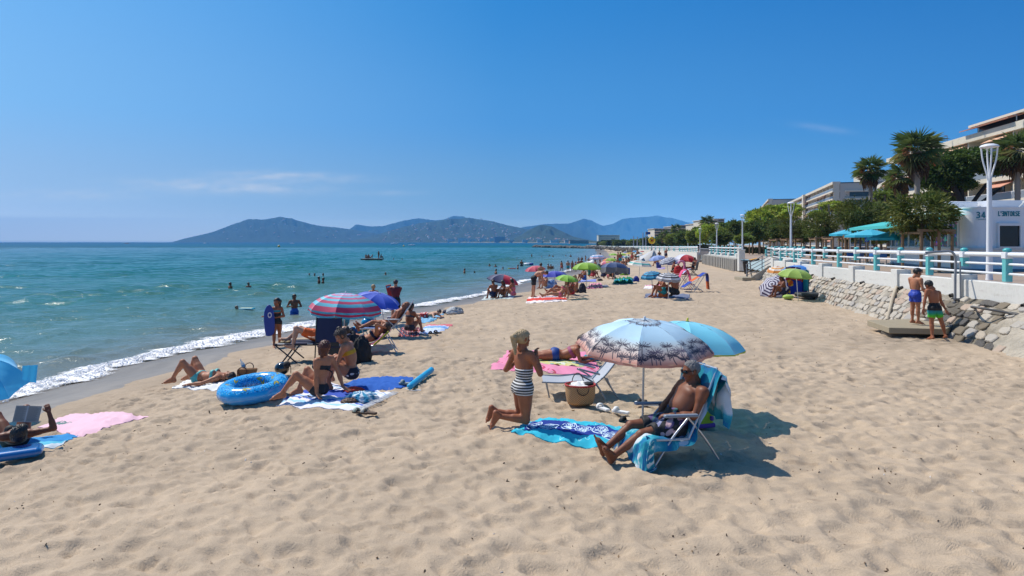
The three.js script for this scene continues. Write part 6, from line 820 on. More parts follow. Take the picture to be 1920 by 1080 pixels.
// ---------------------------------------------------------------- towels and belongings
function towel(label, px, m, o = {}) {                    // px: four corners as seen, going round
const c = px.map((p) => (Array.isArray(p) && p.length === 2 ? onSand(...p) : p)), n = o.n || 26, k = o.k || 18, P = [], U = [], I = [], wr = o.wr ?? 0.014, sd = px[0][0] * 0.13;
const L = Math.hypot(c[1][0] - c[0][0], c[1][2] - c[0][2]), W = Math.hypot(c[3][0] - c[0][0], c[3][2] - c[0][2]);
for (let i = 0; i <= n; i++) for (let j = 0; j <= k; j++) {
const u = i / n, v = j / k, e = 0.025, uu = u + e * n2(v * 4 + sd, 1) * (u < 0.5 ? 1 : 1), vv = v + e * n2(u * 5 + sd, 7), A = mix3(c[0], c[1], uu), B = mix3(c[3], c[2], uu), p = mix3(A, B, vv), edge = Math.min(u, 1 - u, v, 1 - v) * 8;
const sY = sandY(p[0], -p[2]), y = lerp(sY + 0.008, Math.max(sY, landY(p[0], -p[2]) - 0.01) + 0.012, clamp(edge * 0.6)) + clamp(0.3 + edge) * wr * (1.1 * Math.abs(n2(p[0] * 3 + sd, p[2] * 3)) + 0.7 * Math.abs(n2(p[0] * 8, p[2] * 7 + sd)) + 0.3 * n2(p[0] * 18, p[2] * 18));
P.push(p[0], y, p[2]); U.push(u, v); if (i && j) { const a = i * (k + 1) + j; I.push(a - k - 2, a - k - 1, a - 1, a - k - 1, a, a - 1); }
}
const top = geom(P, I, U), ring = []; for (let j = 0; j <= k; j++) ring.push(j); for (let i = 1; i <= n; i++) ring.push(i * (k + 1) + k); for (let j = k - 1; j >= 0; j--) ring.push(n * (k + 1) + j); for (let i = n - 1; i >= 0; i--) ring.push(i * (k + 1));
const P2 = [], U2 = [], I2 = []; ring.forEach((a, i) => { P2.push(P[a * 3], P[a * 3 + 1], P[a * 3 + 2], P[a * 3], P[a * 3 + 1] - 0.016, P[a * 3 + 2]); U2.push(U[a * 2], U[a * 2 + 1], U[a * 2], U[a * 2 + 1]); if (i) { const b = i * 2; I2.push(b - 2, b - 1, b, b, b - 1, b + 1); } });
const g = thing(o.name || 'beach_towel', label, o.cat || 'towel', [0, 0, 0], o.group); part('cloth', join([top, geom(P2, I2, U2)]), m, g);
if (o.fringe) { const f = []; for (let j = 0; j < 34; j++) { const t = j / 33, a = mix3(c[1], c[2], t), d = nrm(add(c[1], c[0], -1)), y = landY(a[0], -a[2]) + 0.02; f.push(bar([a[0], y, a[2]], [a[0] + d[0] * 0.11, landY(a[0], -a[2]) + 0.006, a[2] + d[2] * 0.11 + (R0() - 0.5) * 0.05], 0.006, 0.008, 4)); } part('fringe', join(f), whiteCloth, g); }
return g;
}
const terry = { bumpMap: fabricBump, bumpScale: 0.002 }, clothMap = (w, h, draw) => mat(1, 1, 1, 0.9, { map: canvas(w, h, draw) });
towel('turquoise beach towel with a navy band and white shell outlines before the kneeling woman', [[957, 810], [1140, 836], [1192, 799], [1012, 779]], clothMap(512, 256, (c, w, h) => {
c.fillStyle = '#27b2cc'; c.fillRect(0, 0, w, h); c.fillStyle = '#0b2f8c'; c.beginPath(); c.moveTo(20, 62); for (let x = 20; x <= w; x += 20) c.lineTo(x, 66 + 10 * Math.sin(x / 34)); for (let x = w; x >= 20; x -= 20) c.lineTo(x, 186 + 10 * Math.sin(x / 40)); c.fill();
c.strokeStyle = '#d6ecf4'; c.lineWidth = 4; const r = rng(4); for (let i = 0; i < 6; i++) { const x = 66 + i * 82, y = 128 + (r() - 0.5) * 40; c.save(); c.translate(x, y); c.rotate(r() * 2 - 1); c.beginPath(); c.ellipse(0, 0, 34, 44, 0, 0, 7); c.stroke(); c.lineWidth = 2.5; for (let k = -3; k <= 3; k++) { c.beginPath(); c.moveTo(0, 42); c.quadraticCurveTo(k * 9, 0, k * 10, -34 + Math.abs(k) * 6); c.stroke(); } for (let k = 0; k < 14; k++) { c.beginPath(); c.arc((r() - 0.5) * 46, (r() - 0.5) * 56, 2 + r() * 4, 0, 7); c.stroke(); } c.restore(); c.lineWidth = 4; } c.strokeStyle = '#a8e0ea'; c.lineWidth = 2.5; for (let i = 0; i < 14; i++) { const x = r() * w, y = r() < 0.5 ? 24 + r() * 20 : 212 + r() * 24; c.beginPath(); c.arc(x, y, 8 + r() * 6, 0, 5); c.stroke(); } }), { wr: 0.02, n: 40, k: 24 });
towel('big pink towel with dark red squiggles under the woman lying on her front', [[918, 692], [1132, 705], [1110, 662], [954, 655]], clothMap(256, 256, (c) => { c.fillStyle = '#e08aa6'; c.fillRect(0, 0, 256, 256); c.strokeStyle = '#b03350'; const r = rng(6); for (let i = 0; i < 46; i++) { c.lineWidth = 2 + r() * 2.5; const x = r() * 256, y = r() * 256; c.beginPath(); c.moveTo(x, y); c.bezierCurveTo(x + 20 * r(), y - 20, x + 30, y + 20 * r(), x + 40 * r(), y + 8); c.stroke(); } }), { wr: 0.03 });
towel('yellow and green patterned strip of cloth on the pink towel under the sunbather', [onSand(962, 681), onSand(1094, 690), onSand(1098, 680), onSand(968, 672)].map((p) => [p[0], p[1], p[2]]), clothMap(128, 64, (c) => { c.fillStyle = '#cfc98a'; c.fillRect(0, 0, 128, 64); const r = rng(7); for (let i = 0; i < 60; i++) { c.fillStyle = ['#7fa05a', '#d8c95c', '#d8dcc8', '#5aa0a8'][i % 4]; c.fillRect(r() * 128, r() * 64, 4 + r() * 12, 3 + r() * 6); } }), { wr: 0.012 }).position.y = 0.045;
towel('pale pink towel with a small grey print lying empty near the reading woman', [[70, 801], [152, 817], [280, 773], [133, 776]], clothMap(256, 256, (c) => { c.fillStyle = '#e8bcc8'; c.fillRect(0, 0, 256, 256); c.fillStyle = '#5d7a76'; const r = rng(9); for (let i = 0; i < 60; i++) { c.beginPath(); c.ellipse(70 + (r() - 0.5) * 50, 180 + (r() - 0.5) * 40, 3 + r() * 6, 2 + r() * 3, r() * 3, 0, 7); c.fill(); } }), { wr: 0.02 });
towel('blue and turquoise towel under the reading woman at the left edge', [[-60, 868], [118, 830], [150, 814], [-40, 822]], clothMap(64, 64, (c) => { c.fillStyle = '#1c86c4'; c.fillRect(0, 0, 64, 64); c.fillStyle = '#58b8d4'; c.fillRect(0, 40, 64, 24); c.fillStyle = '#dce8ee'; c.fillRect(0, 56, 64, 8); }));
towel('white crumpled towel under the sunbather in the turquoise bikini', [[322, 728], [432, 729], [446, 713], [350, 712]], whiteCloth, { wr: 0.03 });
towel('white and blue striped fringed towel under the red haired woman', [[517, 757], [669, 768], [736, 737], [598, 716]], clothMap(128, 128, (c) => { c.fillStyle = '#e2e0e6'; c.fillRect(0, 0, 128, 128); for (const [y, h, k] of [[10, 6, '#5f8fd0'], [22, 4, '#8fc0e0'], [38, 34, '#2f4fb0'], [80, 4, '#7fb0e0'], [94, 8, '#4468b8'], [110, 5, '#9fd0ea']]) { c.fillStyle = k; c.fillRect(0, y, 128, h); } }), { wr: 0.03, fringe: true });
towel('plain royal blue towel under the woman in yellow', [[632, 728], [753, 730], [778, 706], [672, 708]], mat(0.012, 0.10, 0.42, 0.95, terry), { wr: 0.03 });
towel('turquoise towel under the child lying face down near the water', [[772, 606], [806, 604], [834, 589], [798, 590]], hexM('#1f9ac8'), { wr: 0.03 });
towel('white and blue beach towel with a red end lying beside the blue deck chair', [[784, 626], [822, 624], [850, 608], [800, 608]], clothMap(64, 64, (c) => { c.fillStyle = '#c4d2ea'; c.fillRect(0, 0, 64, 64); c.fillStyle = '#6f9fd8'; c.fillRect(0, 20, 64, 14); c.fillStyle = '#cf6a70'; c.fillRect(0, 0, 64, 16); }), { wr: 0.02 });
towel('red tartan blanket in the shade behind the blue deck chair', [[746, 629], [786, 628], [790, 614], [752, 614]], clothMap(64, 64, (c) => { c.fillStyle = '#8e1f26'; c.fillRect(0, 0, 64, 64); c.fillStyle = 'rgba(20,30,40,0.5)'; for (let i = 0; i < 64; i += 16) { c.fillRect(i, 0, 6, 64); c.fillRect(0, i, 64, 6); } c.fillStyle = 'rgba(230,220,210,0.6)'; for (let i = 10; i < 64; i += 16) { c.fillRect(i, 0, 2, 64); c.fillRect(0, i, 64, 2); } }), { wr: 0.03 });
towel('white and red towel under the reclining woman by the lime umbrella', [[985, 568], [1063, 564], [1060, 553], [992, 556]], clothMap(64, 64, (c) => { c.fillStyle = '#e6dcd8'; c.fillRect(0, 0, 64, 64); c.fillStyle = '#cc3a28'; c.fillRect(0, 30, 64, 24); c.fillStyle = '#dc8a80'; c.fillRect(0, 10, 64, 5); }), { wr: 0.03 });
towel('pale green towel under the three people by the red umbrella', [[903, 563], [962, 559], [966, 552], [912, 555]], hexM('#a8b8b0'), { wr: 0.03 });
towel('narrow blue towel under the seated man by the large lime umbrella', [[1082, 530], [1118, 527], [1118, 523], [1086, 525]], hexM('#2f4fb4')); towel('pink wrap crumpled on a dark towel below the large lime umbrella', [[1100, 541], [1130, 540], [1128, 534], [1106, 535]], hexM('#d86a90'), { wr: 0.16 }); towel('dark blue towel partly under the pink wrap', [[1098, 540], [1142, 538], [1140, 534], [1102, 535]], hexM('#26284e'), { wr: 0.02 });
towel('green and turquoise towel heaped below the navy umbrella', [[1148, 532], [1186, 531], [1188, 524], [1154, 526]], clothMap(32, 32, (c) => { c.fillStyle = '#127a4a'; c.fillRect(0, 0, 32, 32); c.fillStyle = '#1a9ac0'; c.fillRect(0, 16, 32, 8); }), { wr: 0.2 });
towel('pink and white towel behind the two seated under black and white stripes', [[1206, 541], [1248, 540], [1250, 534], [1210, 535]], clothMap(32, 32, (c) => { c.fillStyle = '#e4dcdc'; c.fillRect(0, 0, 32, 32); c.fillStyle = '#d0607a'; c.fillRect(0, 4, 32, 8); }), { wr: 0.04 }); towel('dark blue towel under the two seated under black and white stripes', [[1208, 557], [1292, 560], [1294, 551], [1212, 550]], hexM('#233a6a'), { wr: 0.02 });
towel('lilac towel with a red end lying alone by the blue cooler', [[1232, 505], [1247, 504], [1247, 501], [1234, 502]], hexM('#b08ac8'), { wr: 0.02 });

// wicker basket with red rim
const weave = dataTex(128, 128, (u, v) => { const a = Math.sin(u * 6.283 * 12) * (Math.floor(v * 16) % 2 ? 1 : -1), b = Math.abs(Math.sin(v * 3.1416 * 16)); const t = 0.55 + 0.3 * a * b; return [t * 0.8, t * 0.52, t * 0.28]; }), weaveB = dataTex(128, 128, (u, v) => 0.5 + 0.4 * Math.sin(u * 6.283 * 12) * (Math.floor(v * 16) % 2 ? 1 : -1) * Math.abs(Math.sin(v * 3.1416 * 16)));
{
const g = thing('wicker_basket', 'round straw basket with a red rim and dark handles by the grey lounger', 'basket', onSand(1088, 757)), k = 0.235; const wick = mat(1, 0.9, 0.8, 0.85, { map: weave, bumpMap: weaveB, bumpScale: 0.006 });
const wall = lathe([[0, 0.01], [k * 0.82, 0.0], [k * 0.9, 0.04], [k * 0.98, 0.16], [k, 0.29], [k * 0.96, 0.29], [k * 0.9, 0.12], [0, 0.05]], 36), U = wall.attributes.uv; for (let i = 0; i < U.count; i++) U.setXY(i, U.getX(i) * 3, wall.attributes.position.getY(i) * 4); part('body', wall.scale(1, 1, 0.85), wick, g); part('rim', new THREE.TorusGeometry(k * 0.99, 0.014, 8, 40).rotateX(Math.PI / 2).scale(1, 1, 0.85).translate(0, 0.292, 0), mat(0.42, 0.03, 0.03, 0.7), g);
for (const s of [-1, 1]) { const pts = []; for (let i = 0; i <= 10; i++) { const a = i / 10 * Math.PI; pts.push([Math.cos(a) * 0.09 + (s > 0 ? 0.02 : -0.02), 0.27 + Math.sin(a) * (s > 0 ? -0.1 : 0.16), s * k * 0.86 + (s > 0 ? 0.02 : 0)]); } part('handle', tube(pts, 0.008, 20, 6), mat(0.05, 0.03, 0.025, 0.7), g); }
part('contents', (() => { const q = new THREE.SphereGeometry(0.17, 24, 12), p = q.attributes.position; for (let i = 0; i < p.count; i++) p.setXYZ(i, p.getX(i) * (1 + 0.2 * n3(p.getX(i) * 12, p.getY(i) * 12, 1)), p.getY(i) * 0.3 + 0.27 + 0.03 * n3(p.getX(i) * 15, 2, p.getZ(i) * 15), p.getZ(i)); q.computeVertexNormals(); return q; })(), whiteCloth, g); part('dark_cloth', ball(0.08, 0.12, 0.31, 0.03, 1.1, 0.4, 0.9), blackCloth, g);
}
// slippers and sandals
const slip = (label, name, px, py, turn, m, strapM, ln = 0.26, lift = 0) => { const p = onSand(px, py), g = thing(name, label, 'sandal', [p[0], p[1] + 0.012 + lift, p[2]]); g.rotation.y = turn; const sole = new THREE.Shape(); sole.moveTo(-0.03, -ln / 2); sole.quadraticCurveTo(0, -ln / 2 - 0.015, 0.03, -ln / 2); sole.quadraticCurveTo(0.03, 0, 0.046, ln * 0.25); sole.quadraticCurveTo(0.04, ln / 2, 0, ln / 2); sole.quadraticCurveTo(-0.042, ln / 2, -0.044, ln * 0.22); sole.quadraticCurveTo(-0.03, 0, -0.03, -ln / 2); part('sole', new THREE.ExtrudeGeometry(sole, { depth: 0.022, bevelEnabled: true, bevelSize: 0.006, bevelThickness: 0.005, bevelSegments: 2 }).rotateX(-Math.PI / 2), m, g); const pts = []; for (let i = 0; i <= 8; i++) { const a = i / 8 * Math.PI; pts.push([Math.cos(a) * 0.05, 0.02 + Math.sin(a) * 0.045, -ln * 0.16]); } const st = new THREE.TubeGeometry(new THREE.CatmullRomCurve3(pts.map((q) => V(...q))), 14, 0.015, 8); part('strap', st.scale(1, 1, 2).translate(0, 0, ln * 0.06), strapM || m, g); return g; };
const white2 = mat(0.75, 0.74, 0.72, 0.6); slip('white slipper on the sand, the one nearer the basket', 'slipper', 1130, 769, 0.5, white2); slip('white slipper on the sand, the one farther right of the basket', 'slipper', 1163, 775, 0.9, white2); slip('white and black slipper beside the umbrella pole', 'slipper', 1208, 759, 1.2, white2, blackCloth, 0.28); slip('dark slipper tucked behind the umbrella pole', 'slipper', 1219, 762, 1.3, white2, blackCloth, 0.28); slip('black sandal lying on the right end of the turquoise towel', 'sandal', 1176, 800, 0.9, blackCloth, null, 0.24, 0.035); slip('brown sandal with a pale strap in front of the striped towel, left one', 'sandal', 675, 776, 1.1, mat(0.1, 0.06, 0.035, 0.8), mat(0.4, 0.45, 0.35, 0.6), 0.27); slip('brown sandal with a pale strap in front of the striped towel, right one', 'sandal', 690, 777, 1.15, mat(0.1, 0.06, 0.035, 0.8), mat(0.5, 0.48, 0.4, 0.6), 0.27); slip('black shoe lying right of the white and blue towel, left one', 'sandal', 811, 627, 1.0, blackCloth, null, 0.3); slip('black shoe lying right of the white and blue towel, right one', 'sandal', 820, 625, 0.8, blackCloth, null, 0.3); slip('grey rounded clog beside the blue umbrella sleeve', 'sandal', 762, 722, 1.4, mat(0.28, 0.31, 0.28, 0.7), mat(0.28, 0.31, 0.28, 0.7), 0.27);
// blue swim ring with banana print
{
const p = onSand(476, 746), R = 0.44, r = 0.152, g = thing('swim_ring', 'big bright blue inflatable ring printed with bananas and dots on the sand', 'swim ring', [p[0], p[1] + 0.16, p[2]]);
const t = canvas(1024, 512, (c) => { c.fillStyle = '#1fa4ea'; c.fillRect(0, 0, 1024, 512); const q = rng(14); for (let i = 0; i < 3800; i++) { c.fillStyle = q() < 0.6 ? 'rgba(10,70,140,0.8)' : 'rgba(170,225,240,0.75)'; c.beginPath(); c.arc(q() * 1024, 60 + q() * 280, 2 + q() * 2.5, 0, 7); c.fill(); } for (let i = 0; i < 15; i++) { const x = (i % 15) * 68 + 20, y = 100 + (i % 3) * 80; c.save(); c.translate(x, y); c.rotate(q() * 6); for (const [a, k] of [[-0.5, '#c9bb2c'], [0.5, '#a8a326']]) { c.rotate(a); c.fillStyle = k; c.strokeStyle = '#20408a'; c.lineWidth = 3; c.beginPath(); c.moveTo(0, 0); c.quadraticCurveTo(30, 4, 46, 46); c.quadraticCurveTo(12, 34, 0, 0); c.fill(); c.stroke(); } c.restore(); } c.fillStyle = 'rgba(120,140,220,0.35)'; c.fillRect(0, 400, 1024, 112); });
const ring = new THREE.TorusGeometry(R, r, 28, 72), P = ring.attributes.position; for (let i = 0; i < P.count; i++) { const a = Math.atan2(P.getY(i), P.getX(i)), k = 1 - 0.018 * Math.pow(Math.abs(Math.cos(a * 9)), 14); P.setXYZ(i, P.getX(i) * k, P.getY(i) * k, P.getZ(i) * k * 0.95); } ring.rotateX(-Math.PI / 2); ring.computeVertexNormals(); t.repeat.set(1, 1); t.offset.set(0, 0.25);
const m = part('tube', ring, mat(1, 1, 1, 0.18, { map: t, clearcoat: 0.6, clearcoatRoughness: 0.1 }), g); m.rotation.set(0.1, 0, 0.07); part('valve', new THREE.CylinderGeometry(0.018, 0.02, 0.03, 10).translate(-R - r * 0.85, -0.09, 0.12), mat(0.03, 0.05, 0.08, 0.4), g);
}
// woven bag with a water bottle
{
const g = thing('woven_bag', 'brown woven beach bag with round handles behind the blue ring', 'bag', onSand(462, 714)); g.rotation.y = 0.2; const q = new RoundedBoxGeometry(0.36, 0.24, 0.14, 3, 0.03), P = q.attributes.position; for (let i = 0; i < P.count; i++) { const y = P.getY(i) / 0.24 + 0.5; P.setX(i, P.getX(i) * (0.88 + 0.16 * y) + 0.04 * (y - 0.5)); } part('body', q.translate(0, 0.12, 0), mat(0.55, 0.42, 0.32, 0.9, { map: weave, bumpMap: weaveB, bumpScale: 0.005 }), g); part('handle', new THREE.TorusGeometry(0.08, 0.009, 8, 24).translate(-0.06, 0.2, 0.085), mat(0.07, 0.03, 0.02, 0.6), g); part('handle', new THREE.TorusGeometry(0.08, 0.009, 8, 24).rotateX(-0.5).translate(0.05, 0.27, 0), mat(0.07, 0.03, 0.02, 0.6), g);
const p = onSand(459, 714), b = thing('water_bottle', 'clear plastic water bottle leaning in the woven bag', 'bottle', [p[0], p[1] + 0.2, p[2] - 0.03]); b.rotation.z = 0.45; part('bottle_body', lathe([[0, 0], [0.035, 0], [0.037, 0.03], [0.034, 0.07], [0.037, 0.1], [0.034, 0.14], [0.014, 0.19], [0.013, 0.21]], 16), mat(0.85, 0.92, 0.95, 0.08, { transmission: 0.6, thickness: 0 }), b); part('cap', new THREE.CylinderGeometry(0.015, 0.015, 0.02, 12).translate(0, 0.22, 0), mat(0.7, 0.75, 0.8, 0.5), b); part('label', new THREE.CylinderGeometry(0.0375, 0.0375, 0.045, 16, 1, true).translate(0, 0.09, 0), mat(0.1, 0.35, 0.6, 0.5), b);
}
// black helmet
{ const g = thing('motorcycle_helmet', 'glossy black helmet lying on the sand behind the blue ring', 'helmet', onSand(529, 703)); const q = new THREE.SphereGeometry(0.135, 28, 20), P = q.attributes.position; for (let i = 0; i < P.count; i++) { const x = P.getX(i), y = P.getY(i); P.setXYZ(i, x * (x > 0 ? 1.05 : 1.12), y * 0.95, P.getZ(i) * 0.95); } q.computeVertexNormals(); part('shell', q.translate(0, 0.125, 0), mat(0.008, 0.008, 0.009, 0.12, { clearcoat: 1 }), g); part('visor', rbox(0.15, 0.12, 0.2, 0.05, 0.08, 0.19, 0, 0.3, 0, 0.5), mat(0.02, 0.02, 0.022, 0.08), g); part('padding', ball(0.075, 0.1, 0.2, 0.02, 1, 1, 1.2), mat(0.02, 0.02, 0.02, 0.9), g); part('strap', tube([[0.1, 0.2, 0.08], [0.16, 0.24, 0.06], [0.19, 0.15, 0.05], [0.2, 0.05, 0.08]], 0.008, 12, 6), blackCloth, g); }
// umbrella in its sleeve
{ const a = onSand(769, 731), b = onSand(809, 699), g = thing('umbrella_sleeve', 'bright blue umbrella sleeve with a white cord lying on the sand', 'umbrella bag', [a[0], a[1] + 0.05, a[2]]), d = [b[0] - a[0], b[1] - a[1], b[2] - a[2]], pts = [0, 0.1, 0.35, 0.7, 0.93, 1].map((t) => [d[0] * t, d[1] * t + 0.004 * Math.sin(t * 20), d[2] * t]), q = new THREE.TubeGeometry(new THREE.CatmullRomCurve3(pts.map((p) => V(...p))), 40, 0.055, 12), P = q.attributes.position; for (let i = 0; i < P.count; i++) P.setY(i, P.getY(i) + 0.006 * n3(P.getX(i) * 20, P.getY(i) * 20, P.getZ(i) * 20)); q.computeVertexNormals(); part('sleeve', join([q, ball(0.056), ball(0.05, ...d)]), mat(0.015, 0.36, 0.62, 0.55), g); part('cord', tube([[0, 0, 0.03], [-0.06, -0.02, 0.08], [0.06, -0.04, 0.14], [0.2, -0.045, 0.1], [0.1, -0.04, 0.04]], 0.006, 30, 5), whitePaint, g); }
// crumpled striped towel, red bag
const heap = (label, name, cat, px, py, w, h, d, m, seed, lift = 0) => { const p = onSand(px, py), q = new THREE.SphereGeometry(1, 48, 30), P = q.attributes.position; for (let i = 0; i < P.count; i++) { const x = P.getX(i), y = P.getY(i), z = P.getZ(i), k = 1 + 0.28 * (0.5 - Math.abs(n3(x * 1.6 + seed, y * 1.6, z * 1.6))) + 0.12 * (0.5 - Math.abs(n3(x * 4, y * 4 + seed, z * 4))); P.setXYZ(i, x * k * w / 2, Math.max(y, -0.3) * k * h + h * 0.25, z * k * d / 2); } q.computeVertexNormals(); return single(name, q, m, label, cat, null, [p[0], p[1] + lift, p[2]]); };
heap('crumpled turquoise and white striped towel beside the red haired woman', 'striped_towel', 'towel', 678, 750, 0.5, 0.1, 0.36, mat(1, 1, 1, 0.9, { map: (() => { const t = stripes('#e4e6e8', '#2a86aa', 10, true); return t; })() }), 3); heap('red folded cloth on the striped towel behind the crumpled one', 'folded_cloth', 'cloth', 664, 736, 0.34, 0.07, 0.2, mat(0.55, 0.05, 0.03, 0.85), 5); heap('brown leather bag under the crumpled striped towel', 'leather_bag', 'bag', 656, 756, 0.26, 0.06, 0.2, mat(0.09, 0.04, 0.02, 0.6), 8);
heap('white and grey clothes heaped by the child lying near the water', 'clothes_pile', 'clothes', 853, 588, 0.62, 0.19, 0.5, mat(1, 1, 1, 0.9, { map: print('#b9bab8', ['#4c5254', '#8b8f90', '#d8d8d4'], 30, 16, 5) }), 12); heap('small dark blue bundle left of the heaped clothes', 'bundle', 'clothes', 836, 587, 0.25, 0.1, 0.25, navy, 14);
heap('black rucksack standing in the shade of the pink striped umbrella', 'rucksack', 'bag', 677, 678, 0.42, 0.4, 0.35, mat(0.012, 0.012, 0.014, 0.7), 21); heap('dark bag hung behind the navy camp chair', 'dark_bag', 'bag', 655, 668, 0.5, 0.46, 0.4, mat(0.02, 0.02, 0.028, 0.7), 23); heap('small blue bag on top of the dark things by the pink lounger', 'blue_bag', 'bag', 661, 651, 0.24, 0.13, 0.2, mat(0.015, 0.09, 0.28, 0.6), 25, 0.32);
heap('turquoise cushion by the phone of the woman on the pink towel', 'cushion', 'cushion', 1109, 676, 0.34, 0.1, 0.28, mat(0.02, 0.26, 0.38, 0.8), 27); heap('orange bag in front of the two under the striped umbrella', 'orange_bag', 'bag', 1244, 557, 0.44, 0.2, 0.34, mat(0.62, 0.12, 0.01, 0.6), 29); heap('dark rucksack standing behind the reclining women', 'rucksack', 'bag', 1092, 548, 0.36, 0.36, 0.3, mat(0.015, 0.017, 0.03, 0.7), 31); heap('black cap lying on open sand below the navy umbrella', 'cap', 'cap', 1125, 526, 0.36, 0.1, 0.3, blackCloth, 33); heap('royal blue bag right of the green towel heap', 'blue_bag', 'bag', 1193, 528, 0.36, 0.26, 0.3, mat(0.015, 0.03, 0.26, 0.7), 35); heap('lime green bundle under the right side of the navy umbrella', 'bundle', 'clothes', 1170, 516, 0.6, 0.16, 0.4, mat(0.25, 0.42, 0.02, 0.8), 37); heap('red cloth over the chair beside the black and white umbrella', 'red_cloth', 'cloth', 1272, 518, 0.6, 0.4, 0.4, mat(0.5, 0.02, 0.02, 0.8), 39, 0.25);
{ const p = onSand(1307, 801), g = thing('cool_bag', 'lime green and purple bag on the sand behind the folding chair', 'bag', [p[0] + 0.02, p[1], p[2] + 0.0]); part('body', rbox(0.34, 0.42, 0.26, 0.05, 0, 0.25, 0, 0.3), mat(0.32, 0.5, 0.03, 0.7), g); for (let i = 0; i < 4; i++) part('stripe', rbox(0.04, 0.06, 0.27, 0.01, 0.12 * Math.cos(0.3), 0.14 + i * 0.085, 0.0, 0.3), mat(0.12, 0.05, 0.3, 0.7), g); part('base', rbox(0.36, 0.06, 0.28, 0.02, 0, 0.04, 0, 0.3), mat(0.12, 0.05, 0.3, 0.7), g); }
{ const p = onSand(1177, 515), g = thing('cool_box', 'blue cool bag standing at the right under the navy umbrella', 'bag', p); part('body', rbox(0.34, 0.55, 0.3, 0.04, 0, 0.28, 0), mat(0.02, 0.08, 0.34, 0.6), g); part('front_panel', rbox(0.2, 0.5, 0.32, 0.03, -0.14, 0.27, 0.01), mat(0.03, 0.35, 0.6, 0.6), g); const q = onSand(1235, 503), k = thing('cool_box', 'dark blue cooler standing alone on the sand before the wall', 'cool box', q); part('body', rbox(0.42, 0.46, 0.36, 0.04, 0, 0.24, 0), mat(0.012, 0.03, 0.2, 0.5), k); part('lid', rbox(0.44, 0.08, 0.38, 0.03, 0, 0.5, 0), mat(0.02, 0.04, 0.24, 0.5), k); }
// book and pillow of the reading woman
{ const a = P7.at(P7.J.wrR), b = P7.at(P7.J.wrL), p = ray(50, 776, -((a[2] + b[2]) / 2)), g = thing('open_book', 'open grey covered book held up by the reading woman', 'book', p); g.rotation.y = 0.3; g.rotation.x = -0.35; const pages = mat(0.42, 0.42, 0.41, 0.8, { map: canvas(64, 96, (c) => { c.fillStyle = '#e8e6e0'; c.fillRect(0, 0, 64, 96); c.fillStyle = '#9a9a9a'; for (let i = 0; i < 20; i++) c.fillRect(6, 8 + i * 4.2, 40 + (i * 37 % 14), 1.6); }) }); for (const s of [-1, 1]) part('page_block', box(0.155, 0.215, 0.012, 0.076, 0, 0, 0).rotateY(s > 0 ? 0.18 : Math.PI - 0.18).translate(0, 0, 0), pages, g); part('spine', box(0.012, 0.217, 0.014), mat(0.5, 0.5, 0.5, 0.6), g);
const h = P7.at(P7.J.head), q = new RoundedBoxGeometry(0.62, 0.16, 0.36, 5, 0.078), P = q.attributes.position; for (let i = 0; i < P.count; i++) P.setY(i, P.getY(i) * (1 - 0.3 * Math.abs(P.getX(i)) / 0.31) + 0.01 * Math.sin(P.getX(i) * 30)); q.computeVertexNormals(); const c = single('inflatable_pillow', q, mat(0.012, 0.14, 0.4, 0.2, { clearcoat: 0.5 }), 'shiny blue inflatable pillow under the reading woman', 'pillow', null, [h[0] + 0.08, landY(h[0], -h[2]) + 0.09, h[2] + 0.18]); c.rotation.y = 0.5; }
